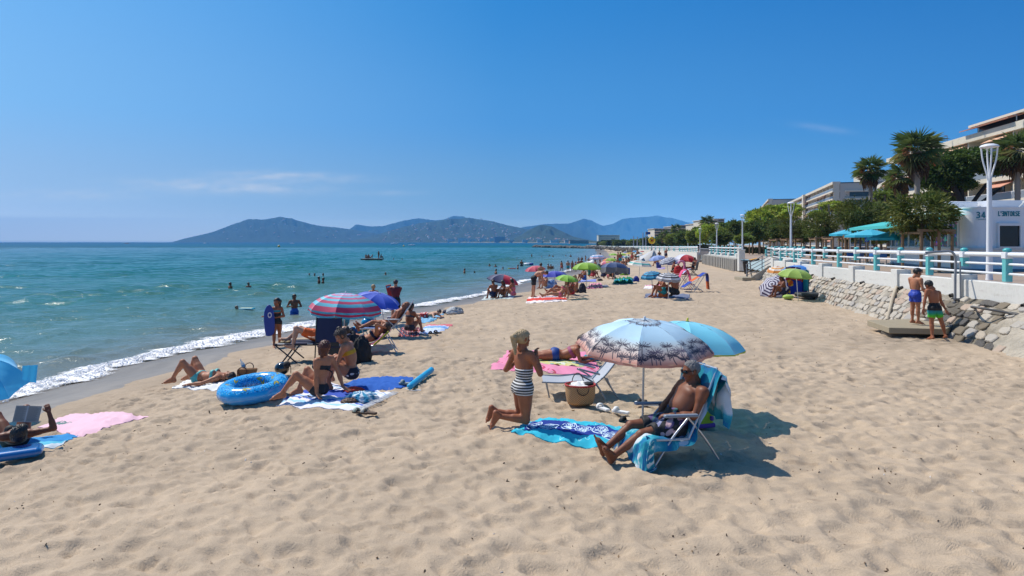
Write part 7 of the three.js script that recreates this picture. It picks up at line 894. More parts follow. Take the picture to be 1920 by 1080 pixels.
// ---------------------------------------------------------------- chairs and loungers
const alu = mat(0.52, 0.54, 0.57, 0.3, { metalness: 0.7 }), greyPlastic = mat(0.23, 0.27, 0.32, 0.5);
const strip = (path, w, nz, fn) => { const P = [], U = [], I = [], n = path.length; path.forEach(([x, y], i) => { for (let j = 0; j <= nz; j++) { const v = j / nz, z = (v - 0.5) * w, d = fn ? fn(i / (n - 1), v, x, y) : [0, 0, 0]; P.push(x + d[0], y + d[1], z + d[2]); U.push(i / (n - 1), v); if (i && j) { const a = i * (nz + 1) + j; I.push(a - nz - 2, a - nz - 1, a - 1, a - nz - 1, a, a - 1); } } }); return geom(P, I, U); };
const smoothPath = (pts, n) => new THREE.CatmullRomCurve3(pts.map((p) => V(p[0], p[1], 0))).getPoints(n).map((p) => [p.x, p.y]);
{ // folding chair of the older man, wrapped in a tie-dyed towel; local +x is backwards, +z his left
const B = [P3.grp.position.x, 0, P3.grp.position.z], g = thing('folding_chair', 'folding beach chair with grey arms under the seated older man', 'chair', B); g.rotation.y = 0.347; const w = 0.29;
for (const z of [-w, w]) { part('leg', tube([[-0.42, 0.02, z], [-0.2, 0.3, z], [0.02, 0.52, z]], 0.013, 10, 7), alu, g); part('leg', tube([[0.42, 0.0, z], [0.22, 0.28, z], [-0.02, 0.55, z]], 0.013, 10, 7), alu, g); part('back_frame', tube([[0.02, 0.28, z], [0.2, 0.62, z], [0.42, 1.04, z * 0.92]], 0.014, 12, 7), alu, g); part('foot', ball(0.022, -0.43, 0.015, z, 1.6, 0.8, 1), greyPlastic, g); part('armrest', rbox(0.44, 0.035, 0.06, 0.016, -0.1, 0.555, z + Math.sign(z) * 0.03, 0, 0, -0.06), greyPlastic, g); }
part('seat_frame', join([bar([-0.4, 0.3, -w], [-0.4, 0.3, w], 0.012), bar([0.05, 0.27, -w], [0.05, 0.27, w], 0.012), bar([-0.4, 0.3, -w], [0.05, 0.27, -w], 0.012), bar([-0.4, 0.3, w], [0.05, 0.27, w], 0.012), bar([0.42, 1.04, -w * 0.92], [0.42, 1.04, w * 0.92], 0.014)]), alu, g); part('seat_sling', strip(smoothPath([[-0.4, 0.29], [-0.2, 0.25], [0.05, 0.26], [0.22, 0.62], [0.41, 1.03]], 20), 0.54, 4), mat(0.1, 0.16, 0.22, 0.8), g);
const dye = canvas(512, 256, (c, W, H) => { const im = c.createImageData(W, H); for (let y = 0; y < H; y++) for (let x = 0; x < W; x++) { const u = x / W, v = y / H, a = fbm(u * 5 + 2, v * 3, 4), t = clamp(0.5 + a * 1.1 + 0.25 * Math.sin(u * 16 + a * 3)), k = t < 0.35 ? [14, 92, 150] : t < 0.55 ? [22, 134, 158] : t < 0.78 ? [58, 160, 176] : [196, 208, 214], k2 = t < 0.45 ? [22, 134, 158] : t < 0.66 ? [58, 160, 176] : [206, 214, 220], m = clamp((t * 5) % 1); for (let q = 0; q < 3; q++) im.data[(y * W + x) * 4 + q] = lerp(k[q], k2[q], m); im.data[(y * W + x) * 4 + 3] = 255; } c.putImageData(im, 0, 0); });
const t = thing('tie_dye_towel', 'blue, turquoise and white tie-dyed towel draped over the folding chair', 'towel', B); t.rotation.y = 0.347; const path = smoothPath([[-0.6, 0.1], [-0.55, 0.24], [-0.45, 0.325], [-0.2, 0.285], [0.04, 0.285], [0.12, 0.42], [0.28, 0.72], [0.41, 1.04], [0.445, 1.075], [0.48, 1.03], [0.49, 0.8], [0.5, 0.5]], 70);
part('cloth', strip(path, 0.68, 26, (u, v, x, y) => { const e = Math.abs(v - 0.5) * 2, hang = sstep(0.8, 1, e), back = sstep(0.62, 0.74, u); return [0.02 * n2(v * 5, u * 7) * (1 + 2 * back) + hang * 0.02 * back, -hang * (u < 0.3 ? 0.12 * (v > 0.5 ? 1.9 : 0.6) * (1 - u * 2) : 0.05) + 0.012 * n2(v * 9, u * 12) - (u < 0.12 ? (v > 0.5 ? 0.12 : 0) * (1 - u / 0.12) * v : 0) - back * 0.09 * (v) , (v - 0.5) * (back * 0.03 - 0.02 * Math.sin(u * 30)) + 0.025 * back * Math.sin(v * 22)]; }), mat(1, 1, 1, 0.95, { map: dye, ...terry }), t);
part('corner', strip(smoothPath([[-0.5, 0.32], [-0.51, 0.16], [-0.5, 0.0], [-0.47, -0.02]], 16).map(([x, y]) => [x, y + 0.03]), 0.2, 8, (u, v) => [0.05 * Math.sin(v * 6 + u * 2), -0.05 * Math.sin(v * 3), 0.33 - u * 0.06 * (v - 0.5) * 4]), mat(1, 1, 1, 0.95, { map: dye, ...terry }), t);
}
{ // pale grey sun lounger behind the basket
const g = thing('sun_lounger', 'pale grey sling lounger with a raised back between the basket and pink towel', 'lounger', [1.0, 0, -11.25]), sling = mat(0.42, 0.44, 0.47, 0.8), fr = mat(0.3, 0.32, 0.34, 0.35, { metalness: 0.6 }), w = 0.58;
part('seat_sling', strip(smoothPath([[-0.5, 0.25], [-0.2, 0.235], [0.1, 0.26], [0.34, 0.22]], 16), w, 6, (u, v) => [0, -0.03 * 4 * v * (1 - v) * Math.sin(u * 3), 0]), sling, g); part('back_sling', strip(smoothPath([[0.34, 0.22], [0.5, 0.36], [0.68, 0.58]], 10), w, 6, (u, v) => [0.02 * 4 * v * (1 - v), -0.02 * 4 * v * (1 - v), 0]), sling, g);
for (const z of [-w / 2, w / 2]) { part('side_rail', tube([[-0.52, 0.25, z], [-0.2, 0.24, z], [0.1, 0.265, z], [0.34, 0.22, z]], 0.013, 16, 7), fr, g); part('back_rail', tube([[0.34, 0.22, z], [0.5, 0.36, z], [0.69, 0.6, z]], 0.014, 10, 7), fr, g); part('leg', tube([[0.1, 0.36, z], [0.34, 0.22, z], [0.5, -0.02, z + 0.02]], 0.014, 10, 7), fr, g); part('leg', tube([[0.52, 0.32, z], [0.6, 0.15, z], [0.7, 0.0, z]], 0.013, 8, 7), fr, g); part('leg', bar([-0.45, 0.25, z], [-0.4, 0.0, z], 0.013), fr, g); part('armrest', rbox(0.36, 0.028, 0.05, 0.013, 0.24, 0.42, z, 0, 0, -0.25), fr, g); }
part('back_rail', bar([0.69, 0.6, -w / 2], [0.69, 0.6, w / 2], 0.014), fr, g);
}
{ // dark cot with a man lying on it, and the camp chair in front of it
const p = onSand(566, 676), g = thing('camp_cot', 'dark navy folding cot with crossed legs, a man in orange shorts lies on it', 'cot', p), fr = mat(0.03, 0.034, 0.05, 0.4, { metalness: 0.5 }); g.rotation.y = 0.06;
part('bed', rbox(1.5, 0.04, 0.62, 0.018, 0.25, 0.4, 0), mat(0.02, 0.022, 0.06, 0.8), g); for (const z of [-0.32, 0.32]) { part('side_rail', bar([-0.52, 0.42, z], [1.02, 0.42, z], 0.018), fr, g); part('rail_sleeve', bar([-0.45, 0.425, z + 0.005], [-0.3, 0.425, z + 0.005], 0.021), mat(0.5, 0.5, 0.46, 0.6), g); part('rail_sleeve', bar([0.2, 0.425, z + 0.005], [0.32, 0.425, z + 0.005], 0.021), mat(0.5, 0.5, 0.46, 0.6), g); for (const x of [-0.25, 0.75]) { part('leg', bar([x - 0.27, 0.41, z], [x + 0.22, 0.0, z], 0.016), fr, g); part('leg', bar([x + 0.2, 0.41, z], [x - 0.16, -0.06, z * 1.1], 0.017), fr, g); } }
part('sandals', join([rbox(0.09, 0.04, 0.2, 0.02, -0.4, 0.44, 0.12), rbox(0.09, 0.04, 0.2, 0.02, -0.28, 0.44, 0.1)]), mat(0.22, 0.15, 0.06, 0.7), g);
person('man in orange shorts lying on the dark cot with his knees bent', { h: 1.72, skin: 'fair', detail: 1, at: [p[0] + 0.32, p[1], p[2]], pelY: 0.56, hr: [0, 0.25, 0.97], s1: [1, 0.02, 0.0], s2: [0.97, 0.2, 0], nd: [0.9, 0.4, 0], face: [-0.1, 1, 0.1], legR: [[-0.8, 0.42, 0.35], [-0.1, -0.95, 0.2], [-0.8, 0.3, 0]], legL: [[-0.86, 0.42, -0.2], [-0.75, -0.65, 0], [-0.8, 0.3, 0]], armR: [[-0.4, -0.3, 0.5], [-0.9, 0.1, -0.1]], armL: [[-0.6, -0.1, -0.6], [-0.9, 0, 0.2]], hair: ['short', 'brown'], wear: [shorts(mat(0.75, 0.12, 0.01, 0.6), 0.62)] });
const q = onSand(618, 688), c = thing('camp_chair', 'navy folding camp chair seen from behind beside the cot', 'chair', q), nv = mat(0.012, 0.017, 0.06, 0.75), bk = mat(0.012, 0.012, 0.014, 0.4); c.rotation.y = -0.12;
part('backrest', (() => { const b = new THREE.PlaneGeometry(0.54, 0.5, 8, 6), P = b.attributes.position; for (let i = 0; i < P.count; i++) P.setZ(i, 0.04 * Math.sin((P.getX(i) / 0.54 + 0.5) * Math.PI) + P.getY(i) * -0.12); b.computeVertexNormals(); return b.translate(0, 0.78, 0.05); })(), nv, c); part('seat', rbox(0.52, 0.02, 0.48, 0.008, 0, 0.42, -0.2), nv, c); part('back_panel', box(0.44, 0.3, 0.02, 0, 0.42, 0.02), bk, c);
for (const x of [-0.28, 0.28]) { part('post', bar([x, 0, 0.12], [x * 0.98, 1.04, 0.02], 0.014), bk, c); part('leg', bar([x, 0, 0.12], [-x * 0.9, 0.44, -0.42], 0.012), bk, c); part('leg', bar([x, 0, -0.42], [-x * 0.9, 0.44, 0.04], 0.012), bk, c); part('leg', bar([x, 0, -0.42], [x, 0.62, -0.44], 0.012), bk, c); part('armrest', rbox(0.06, 0.03, 0.5, 0.012, x, 0.63, -0.2), nv, c); }
}
{ // low pink and yellow lounger with its sunbather, blue striped deck chair with a man in it
const p = onSand(700, 661), g = thing('low_lounger', 'low pink and yellow patterned lounger with a bather on it, beside the black rucksack', 'lounger', p); g.rotation.y = 0.15; const bright = mat(1, 1, 1, 0.85, { map: print('#b8327a', ['#d8a0c8', '#c9b22a', '#8a1f5a', '#d2c240', '#7a2f8a'], 40, 16, 11) });
part('sling', strip(smoothPath([[-0.62, 0.22], [-0.3, 0.16], [0.0, 0.2], [0.36, 0.52], [0.4, 0.5]], 20), 0.56, 6), bright, g); part('edge', tube([[0.02, 0.21, 0.29], [0.2, 0.37, 0.29], [0.37, 0.53, 0.29]], 0.025, 8, 6), mat(0.4, 0.36, 0.04, 0.8), g); for (const z of [-0.28, 0.28]) { part('side_rail', tube([[-0.64, 0.22, z], [-0.3, 0.17, z], [0, 0.2, z], [0.38, 0.53, z]], 0.013, 16, 6), alu, g); part('leg', bar([0.28, 0.48, z], [0.56, 0, z], 0.012), alu, g); part('leg', bar([-0.5, 0.2, z], [-0.4, 0, z], 0.012), alu, g); }
person('bather on the low pink lounger with bent arms over the head', { h: 1.66, sex: 'f', skin: 'tan', detail: 1, at: [p[0] - 0.25, p[1], p[2]], pelY: 0.3, hr: [0.1, 0, -1], s1: [0.95, 0.2, 0.1], s2: [0.75, 0.6, 0.1], nd: [0.8, 0.6, 0], face: [-0.6, 0.7, 0.2], legR: [[-0.9, 0.3, -0.2], [-0.6, -0.8, 0], [-1, 0, 0]], legL: [[-0.9, 0.25, 0.2], [-0.7, -0.6, 0], [-1, 0, 0]], armL: [[0.1, 0.75, 0.6], [0.5, -0.3, -0.7]], armR: [[0.1, 0.75, -0.6], [0.6, -0.2, 0.7]], hair: ['loose', 'brown'], wear: [briefs(navy), bra(navy)] });
const q = onSand(736, 632), d = thing('deck_chair', 'blue and white reclining deck chair under the royal blue umbrella', 'deck chair', q); d.rotation.y = 0.1; const bl = mat(1, 1, 1, 0.85, { map: stripes('#2f4f98', '#8fa8d4', 3) });
part('sling', strip(smoothPath([[-0.85, 0.26], [-0.4, 0.26], [0, 0.28], [0.3, 0.6], [0.55, 0.98]], 24), 0.58, 6), bl, d); for (const z of [-0.3, 0.3]) { part('side_rail', tube([[-0.86, 0.27, z], [-0.4, 0.27, z], [0, 0.28, z], [0.3, 0.61, z], [0.56, 0.99, z]], 0.015, 20, 7), alu, d); part('leg', bar([-0.1, 0.5, z], [0.4, 0, z], 0.014), alu, d); part('leg', bar([0.2, 0.5, z], [-0.25, 0, z], 0.014), alu, d); part('leg', bar([-0.8, 0.26, z], [-0.7, 0, z], 0.014), alu, d); part('armrest', rbox(0.4, 0.03, 0.06, 0.012, 0.02, 0.52, z), whitePaint, d); }
person('bald man reclining in the blue deck chair, legs stretched towards the water', { h: 1.74, skin: 'deep', detail: 1, at: [q[0] - 0.08, q[1], q[2]], pelY: 0.38, hr: [0.1, 0, -1], s1: [0.72, 0.69, 0], s2: [0.66, 0.75, 0], face: [-0.9, 0.2, 0.1], legR: [[-0.97, 0.1, -0.12], [-0.93, -0.3, 0], [-0.5, 0.8, 0]], legL: [[-0.97, 0.16, 0.1], [-0.9, -0.4, 0], [-0.5, 0.8, 0]], armL: [[-0.3, -0.9, 0.3], [-0.95, 0.1, 0]], armR: [[-0.3, -0.9, -0.3], [-0.95, 0.1, 0]], hair: ['bald', 'grey'], wear: [shorts(navy, 0.4)] });
// inflatable blue mattress chair and clear green ring leaning behind
const a = onSand(662, 634), m = thing('inflatable_lounger', 'shiny bright blue inflatable lounger with a round headrest near the water', 'inflatable', [a[0], a[1] + 0.14, a[2]]), sh = mat(0.015, 0.34, 0.62, 0.15, { clearcoat: 0.7, transmission: 0.15 }); m.rotation.z = 0.32; for (let i = 0; i < 4; i++) part('tube', (() => { const c = new THREE.CapsuleGeometry(0.11, 0.75, 6, 14).rotateZ(Math.PI / 2).translate(0.05, 0.05, (i - 1.5) * 0.19); return c; })(), sh, m); part('headrest', new THREE.CapsuleGeometry(0.15, 0.4, 6, 16).rotateX(Math.PI / 2).translate(0.5, 0.16, 0), sh, m); part('headrest', ball(0.19, 0.58, 0.3, 0, 0.9, 1.1, 1.5), sh, m); for (let i = 0; i < 3; i++) part('print', box(0.3, 0.004, 0.08, -0.1, 0.165, (i - 1) * 0.19), mat(0.6, 0.7, 0.75, 0.4), m);
const b = onSand(624, 640), r = thing('clear_swim_ring', 'dark translucent green swim ring leaning behind the navy camp chair', 'swim ring', [b[0], b[1] + 0.55, b[2]]); part('tube', new THREE.TorusGeometry(0.34, 0.13, 16, 40).rotateX(-1.1), mat(0.1, 0.22, 0.2, 0.1, { clearcoat: 1, transmission: 0.25 }), r); part('prop', bar([0, -0.56, 0.1], [0, -0.1, 0], 0.03), blackCloth, r);
}
{ // chairs and floats far right of the middle beach
const p = onSand(1306, 546), g = thing('deck_chair', 'deck chair covered with a rainbow striped towel, standing alone at the right', 'deck chair', p), t = mat(1, 1, 1, 0.9, { map: stripes('#c9602a', '#1f3f9a', 3, true) }); part('sling', strip(smoothPath([[-0.75, 0.2], [-0.3, 0.5], [0.1, 0.75], [0.42, 0.95], [0.5, 0.9], [0.56, 0.5], [0.58, 0.1]], 24), 0.6, 6, (u, v) => [0, 0, 0.02 * Math.sin(u * 20)]), t, g); for (const z of [-0.3, 0.3]) { part('leg', bar([-0.4, 0.45, z], [0.25, 0, z], 0.016), alu, g); part('leg', bar([0.35, 0.85, z], [-0.2, 0, z], 0.016), alu, g); part('side_rail', bar([-0.75, 0.18, z], [0.44, 0.94, z], 0.016), alu, g); }
const q = onSand(1284, 541), c = thing('chair_with_pink_towel', 'chair covered by a bright pink towel left of the rainbow deck chair', 'chair', q); part('towel', strip(smoothPath([[-0.35, 0.1], [-0.3, 0.5], [-0.1, 0.95], [0.1, 1.02], [0.28, 0.7], [0.35, 0.25], [0.5, 0.2]], 20), 0.75, 8, (u, v) => [0.06 * Math.sin(v * 5), 0.05 * n2(v * 3, u * 4), 0]), mat(0.72, 0.09, 0.22, 0.9), c); for (const z of [-0.25, 0.25]) { part('leg', bar([-0.3, 0, z], [0.2, 0.8, z], 0.016), alu, c); part('leg', bar([0.35, 0, z], [-0.1, 0.6, z], 0.016), alu, c); }
const f = onSand(1277, 515), fl = thing('flamingo_float', 'pink flamingo float with a curved neck under the red and white umbrella', 'inflatable', f), pk = mat(0.72, 0.24, 0.34, 0.3); part('ring', new THREE.TorusGeometry(0.4, 0.16, 10, 24).rotateX(Math.PI / 2).translate(0, 0.18, 0), pk, fl); part('neck', tube([[0.2, 0.3, 0], [0.27, 0.7, 0], [0.16, 1.0, 0], [-0.08, 1.02, 0], [-0.2, 0.85, 0]], 0.09, 24, 10), pk, fl); part('beak', lathe([[0, -0.2], [0.05, -0.1], [0.08, 0]], 10).translate(-0.22, 0.82, 0), mat(0.02, 0.02, 0.02, 0.4), fl);
const k = onSand(1532, 560), mt = thing('air_mattress', 'dark grey ribbed air mattress in the shade of the lime umbrella below the wall', 'air mattress', [k[0], k[1] + 0.16, k[2]]), dk = mat(0.03, 0.035, 0.035, 0.6); for (let i = 0; i < 5; i++) part('tube', new THREE.CapsuleGeometry(0.1, 1.25, 5, 12).rotateZ(Math.PI / 2).translate(-0.1, 0.0, (i - 2) * 0.17 - 0.1), dk, mt); part('headrest', rbox(0.34, 0.34, 0.8, 0.1, 0.62, 0.2, -0.1), dk, mt);
const rg = onSand(1531, 545), yr = thing('yellow_swim_ring', 'yellow and green swim ring behind the boy under the lime umbrella', 'swim ring', [rg[0] + 0.05, rg[1] + 0.62, rg[2] - 0.1]); part('ring', new THREE.TorusGeometry(0.24, 0.09, 10, 28).rotateY(0.3), mat(0.72, 0.42, 0.02, 0.35), yr); part('ring', new THREE.TorusGeometry(0.26, 0.07, 10, 28).rotateY(0.9).translate(0.28, -0.12, 0), mat(0.02, 0.4, 0.2, 0.35), yr); part('stand', bar([0, -0.6, 0], [0, -0.3, 0], 0.05), dk, yr);
const u = onSand(1484, 556), cl = (label, dx, w, h, y, m, dz) => { const s = strip(smoothPath([[0, 0], [0.02, -h * 0.4], [-0.01, -h]], 10), w, 10, (a, v) => [0.05 * Math.sin(v * 9), 0.04 * Math.sin(v * 4), 0]).rotateY(Math.PI / 2); const g2 = thing('hanging_towel', label, 'towel', [u[0] + dx, u[1] + y, u[2] + dz]); part('cloth', s, m, g2); part('line', bar([-w / 2, 0.01, 0], [w / 2, 0.01, 0], 0.012), alu, g2); };
cl('blue towel with orange patterns hanging under the lime umbrella', 0.16, 0.95, 1.15, 1.22, mat(1, 1, 1, 0.9, { map: print('#12339a', ['#c45a1a', '#d0a838', '#2a6ab8', '#1a2a7a'], 26, 13, 21) }), 0.25); cl('red and blue striped towel hanging behind the patterned one', -0.05, 0.7, 0.6, 1.35, mat(1, 1, 1, 0.9, { map: stripes('#a82418', '#1c3a8a', 4, true) }), 0.32); cl('teal towel hanging on the umbrella pole', 0.56, 0.26, 0.95, 1.2, mat(0.01, 0.22, 0.26, 0.9), 0.3);
const bs = onSand(1478, 561); single('lime_bag', ball(0.18, 0, 0.09, 0, 1.4, 0.6, 1), mat(0.35, 0.5, 0.1, 0.8), 'pale lime bag lying below the patterned hanging towel', 'bag', null, bs);
// low table under the navy umbrella, tent among the far umbrellas
const tb = onSand(1122, 517), tg = thing('camp_table', 'small turquoise topped camp table left of the navy umbrella', 'table', tb); part('tabletop', rbox(0.9, 0.05, 0.5, 0.02, 0, 0.62, 0), mat(0.03, 0.3, 0.4, 0.5), tg); for (const x of [-0.35, 0.35]) for (const z of [-0.2, 0.2]) part('leg', bar([x, 0, z], [x, 0.62, z], 0.02), alu, tg); part('cool_box', rbox(0.42, 0.34, 0.3, 0.03, 0.15, 0.82, 0), mat(0.1, 0.14, 0.17, 0.6), tg);
const tn = onSand(1216, 490), tt = thing('beach_shelter', 'pale grey pitched sun shelter among the far umbrellas', 'tent', tn), D = -tn[2], s = D / F; part('canvas', geom([-17 * s, 0, 0, 10 * s, 22 * s, 0, 20 * s, 20 * s, -2, 18 * s, 0, 0, -10 * s, 4 * s, -5], [0, 3, 1, 3, 2, 1, 0, 1, 4, 1, 2, 4]), mat(0.5, 0.5, 0.5, 0.85), tt); part('doorway', box(4 * s, 9 * s, 0.1, 6 * s, 4.5 * s, 0.05), mat(0.12, 0.12, 0.13, 0.9), tt); part('pole', bar([10 * s, 0, 0.1], [10 * s, 22 * s, 0.05], 0.05), alu, tt);
}
// ---------------------------------------------------------------- the other bathers
const yaw = (d) => [Math.sin(d * Math.PI / 180), 0, Math.cos(d * Math.PI / 180)];      // 0 faces the viewer, 90 faces right
const basis = (d) => { const f = yaw(d); return { f, r: [-f[2], 0, f[0]] }; };
const mk = (f, r, a) => nrm(add(add([0, a[1], 0], f, a[0]), r, a[2] || 0));   // [forward, up, right]
const POSE = {
stand: (f, r) => ({ hr: r, face: f, legR: [mk(f, r, [0.05, -1, 0.06]), mk(f, r, [-0.05, -1, 0]), f], legL: [mk(f, r, [-0.08, -1, -0.06]), mk(f, r, [-0.1, -1, 0]), f], armR: [mk(f, r, [0.05, -1, 0.18]), mk(f, r, [0.3, -0.95, -0.05])], armL: [mk(f, r, [-0.05, -1, -0.18]), mk(f, r, [0.15, -0.98, 0.05])] }),
elbows: (f, r) => ({ ...POSE.stand(f, r), armR: [mk(f, r, [-0.2, -0.9, 0.45]), mk(f, r, [0.8, 0.1, -0.6])], armL: [mk(f, r, [-0.2, -0.9, -0.45]), mk(f, r, [0.8, 0.0, 0.6])] }),
walk: (f, r) => ({ ...POSE.stand(f, r), legR: [mk(f, r, [0.35, -0.94, 0.03]), mk(f, r, [0.05, -1, 0]), f], legL: [mk(f, r, [-0.2, -0.97, -0.03]), mk(f, r, [-0.45, -0.9, 0]), f] }),
sit: (f, r) => ({ hr: r, face: f, s1: mk(f, r, [-0.1, 1, 0]), s2: mk(f, r, [0.22, 0.97, 0]), nd: mk(f, r, [0.3, 0.95, 0]), legR: [mk(f, r, [0.78, 0.6, 0.15]), mk(f, r, [0.35, -0.93, 0]), mk(f, r, [1, -0.1, 0])], legL: [mk(f, r, [0.78, 0.6, -0.15]), mk(f, r, [0.3, -0.95, 0]), mk(f, r, [1, -0.1, 0])], armR: [mk(f, r, [0.6, -0.75, 0.15]), mk(f, r, [0.85, 0.2, -0.4])], armL: [mk(f, r, [0.6, -0.75, -0.15]), mk(f, r, [0.85, 0.2, 0.4])] }),
lounge: (f, r) => ({ hr: r, face: mk(f, r, [1, 0.15, 0]), s1: mk(f, r, [-0.75, 0.6, 0]), s2: mk(f, r, [-0.55, 0.8, 0]), nd: mk(f, r, [-0.1, 1, 0]), legR: [mk(f, r, [0.8, 0.55, 0.1]), mk(f, r, [0.75, -0.65, 0]), mk(f, r, [0.9, 0.3, 0])], legL: [mk(f, r, [0.97, 0.1, -0.1]), mk(f, r, [0.97, -0.2, 0]), mk(f, r, [0.6, 0.8, 0])], armR: [mk(f, r, [-0.35, -0.9, 0.2]), mk(f, r, [0.3, -0.9, 0.1])], armL: [mk(f, r, [-0.35, -0.9, -0.2]), mk(f, r, [0.3, -0.9, -0.1])] }),
chair: (f, r) => ({ hr: r, face: f, s1: mk(f, r, [-0.35, 0.93, 0]), s2: mk(f, r, [-0.25, 0.97, 0]), nd: mk(f, r, [0.1, 1, 0]), legR: [mk(f, r, [1, 0.1, 0.1]), mk(f, r, [0.4, -0.9, 0]), f], legL: [mk(f, r, [1, 0.1, -0.1]), mk(f, r, [0.5, -0.86, 0]), f], armR: [mk(f, r, [0.1, -0.97, 0.25]), mk(f, r, [0.95, 0.2, -0.3])], armL: [mk(f, r, [0.1, -0.97, -0.25]), mk(f, r, [0.95, 0.2, 0.3])] }),
prone: (f, r) => ({ hr: r.map((v) => -v), s1: f, s2: mk(f, r, [0.97, 0.25, 0]), nd: mk(f, r, [0.9, 0.45, 0]), face: mk(f, r, [0.5, -0.6, 0.6]), legR: [mk(f, r, [-1, -0.03, -0.12]), mk(f, r, [-1, 0, -0.05]), mk(f, r, [-1, -0.1, 0])], legL: [mk(f, r, [-1, -0.03, 0.12]), mk(f, r, [-1, 0, 0.05]), mk(f, r, [-1, -0.1, 0])], armR: [mk(f, r, [0.5, -0.5, -0.7]), mk(f, r, [0.7, 0, 0.7])], armL: [mk(f, r, [0.5, -0.5, 0.7]), mk(f, r, [0.7, 0, -0.7])] }),
};
const wearOf = (sex, m, legs) => (sex === 'f' ? [briefs(m), bra(m)] : [shorts(m, legs ?? 0.45)]);
function who(label, pose, deg, px, py, h, o = {}) { const { f, r } = basis(deg), sex = o.sex || 'm', w = o.m ? wearOf(sex, o.m, o.legs) : []; return person(label, { h, px, py, sex, detail: 0, cell: clamp(-onSand(px, py)[2] * 0.0007, 0.015, 0.04), skin: 'tan', ...POSE[pose](f, r), anchor: 'pel', wear: w, hair: ['short', 'brown'], ...o }); }
const redM = mat(0.42, 0.03, 0.035, 0.7), tealM = mat(0.02, 0.3, 0.32, 0.7), pinkM = mat(0.6, 0.12, 0.16, 0.7), orangeM = mat(0.65, 0.16, 0.02, 0.7), blueM = mat(0.02, 0.1, 0.4, 0.7), limeM = mat(0.4, 0.55, 0.03, 0.7);
// girl with the bodyboard, man wading
{
const g = who('girl in a black and red swimsuit carrying a blue bodyboard at the water edge', 'walk', 20, 519, 650, 1.36, { sex: 'f', kid: true, detail: 1, cell: 0.014, skin: 'deep', sink: 0.03, armR: [[-0.3, -0.95, 0.1], [-0.4, 0.1, 0.9]], armL: [[0.35, -0.92, 0.1], [-0.85, -0.1, 0.4]], face: [-0.3, 0.05, 0.9], hair: ['pony', 'black'], wear: [{ name: 'swimsuit', mat: blackCloth, t: 0.006, on: [['pelvis', 0, 1.1], ['chest', -0.1, 0.4, 0.16]], off: [['thighR', 0.16, 1.1], ['thighL', 0.16, 1.1]] }, { name: 'swimsuit_band', mat: orangeM, t: 0.009, on: [['chest', 0.3, 0.42, 0.16]] }, { name: 'swimsuit_top', mat: tealM, t: 0.007, on: [['chest', 0.42, 0.66, 0.16]] }] });
const p = g.at(g.J.wrR), sh = new THREE.Shape(); sh.moveTo(-0.16, -0.5); sh.quadraticCurveTo(-0.25, 0, -0.18, 0.32); sh.quadraticCurveTo(-0.08, 0.54, 0.04, 0.54); sh.quadraticCurveTo(0.17, 0.5, 0.22, 0.25); sh.quadraticCurveTo(0.27, -0.1, 0.2, -0.42); sh.quadraticCurveTo(0.1, -0.58, -0.16, -0.5); const b = thing('bodyboard', 'royal blue bodyboard with a white ring mark held upright by the girl', 'bodyboard', ray(504, 601, -p[2])); b.rotation.y = 0.55; b.rotation.z = 0.04;
const bm = mat(0.01, 0.05, 0.3, 0.4); part('board', new THREE.ExtrudeGeometry(sh, { depth: 0.03, bevelEnabled: true, bevelSize: 0.012, bevelThickness: 0.01, bevelSegments: 2 }).scale(0.58, 0.78, 1), bm, b); part('mark', new THREE.TorusGeometry(0.065, 0.016, 6, 24).scale(0.66, 0.95, 0.3).translate(0.02, 0.15, 0.045), whitePaint, b);
who('man in blue shorts wading thigh deep, hands at his waist', 'elbows', 25, 552, 600, 1.72, { detail: 1, cell: 0.018, at: (() => { const q = onSea(552, 588); return q; })(), pelY: 0.12, skin: 'dark', m: blueM, hair: ['loose', 'black'] });
}
who('woman standing in the shallows behind the royal blue umbrella, fair short hair', 'walk', 200, 700, 606, 1.45, { sex: 'f', detail: 1, cell: 0.018, skin: 'tan', m: navy, hair: ['short', 'fair'] });
{ const g = who('man in a navy cap and dark red shirt standing behind the royal blue umbrella', 'stand', 170, 742, 604, 1.52, { detail: 1, cell: 0.018, skin: 'mid', hair: ['short', 'brown'], armR: [[-0.3, -0.9, -0.3], [-0.6, 0.1, -0.7]], armL: [[0.4, -0.9, 0.1], [-0.3, -0.5, -0.6]], wear: [shorts(blackCloth, 0.75), { name: 'shirt', mat: mat(0.12, 0.012, 0.02, 0.8), t: 0.012, loose: 0.004, arms: true, on: [['pelvis', 0.6, 1.1, 0.12], ['chest', -0.1, 0.97, 0.125], ['upperR', -0.1, 0.5, 0.05], ['upperL', -0.1, 0.5, 0.05]] }], extra: (gr, J, hp, { hs }) => part('cap', join([(() => { const q = new THREE.SphereGeometry(0.104 * hs, 18, 10, 0, 6.3, 0, 1.5); const c = hp(0, 0.045, -0.01); return q.scale(0.88, 0.85, 1).translate(...c); })(), rbox(0.13, 0.012, 0.09, 0.005, ...hp(0, 0.06, 0.12))]), navy, gr) }); const p = g.at(g.J.wrR); const b = thing('red_board', 'red bodyboard held by the man in the navy cap', 'bodyboard', [p[0] - 0.12, p[1] - 0.3, p[2] - 0.05]); b.rotation.z = 0.25; part('board', rbox(0.2, 0.8, 0.05, 0.022, 0, 0.22, 0), redM, b); part('stripe', rbox(0.14, 0.06, 0.056, 0.01, 0, 0.55, 0), mat(0.1, 0.4, 0.6, 0.5), b); }
who('dark haired woman sitting with her back turned behind the blue deck chair', 'sit', 150, 768, 626, 1.48, { sex: 'f', detail: 1, cell: 0.016, skin: 'deep', m: mat(0.05, 0.04, 0.05, 0.8), hair: ['loose', 'black'] });
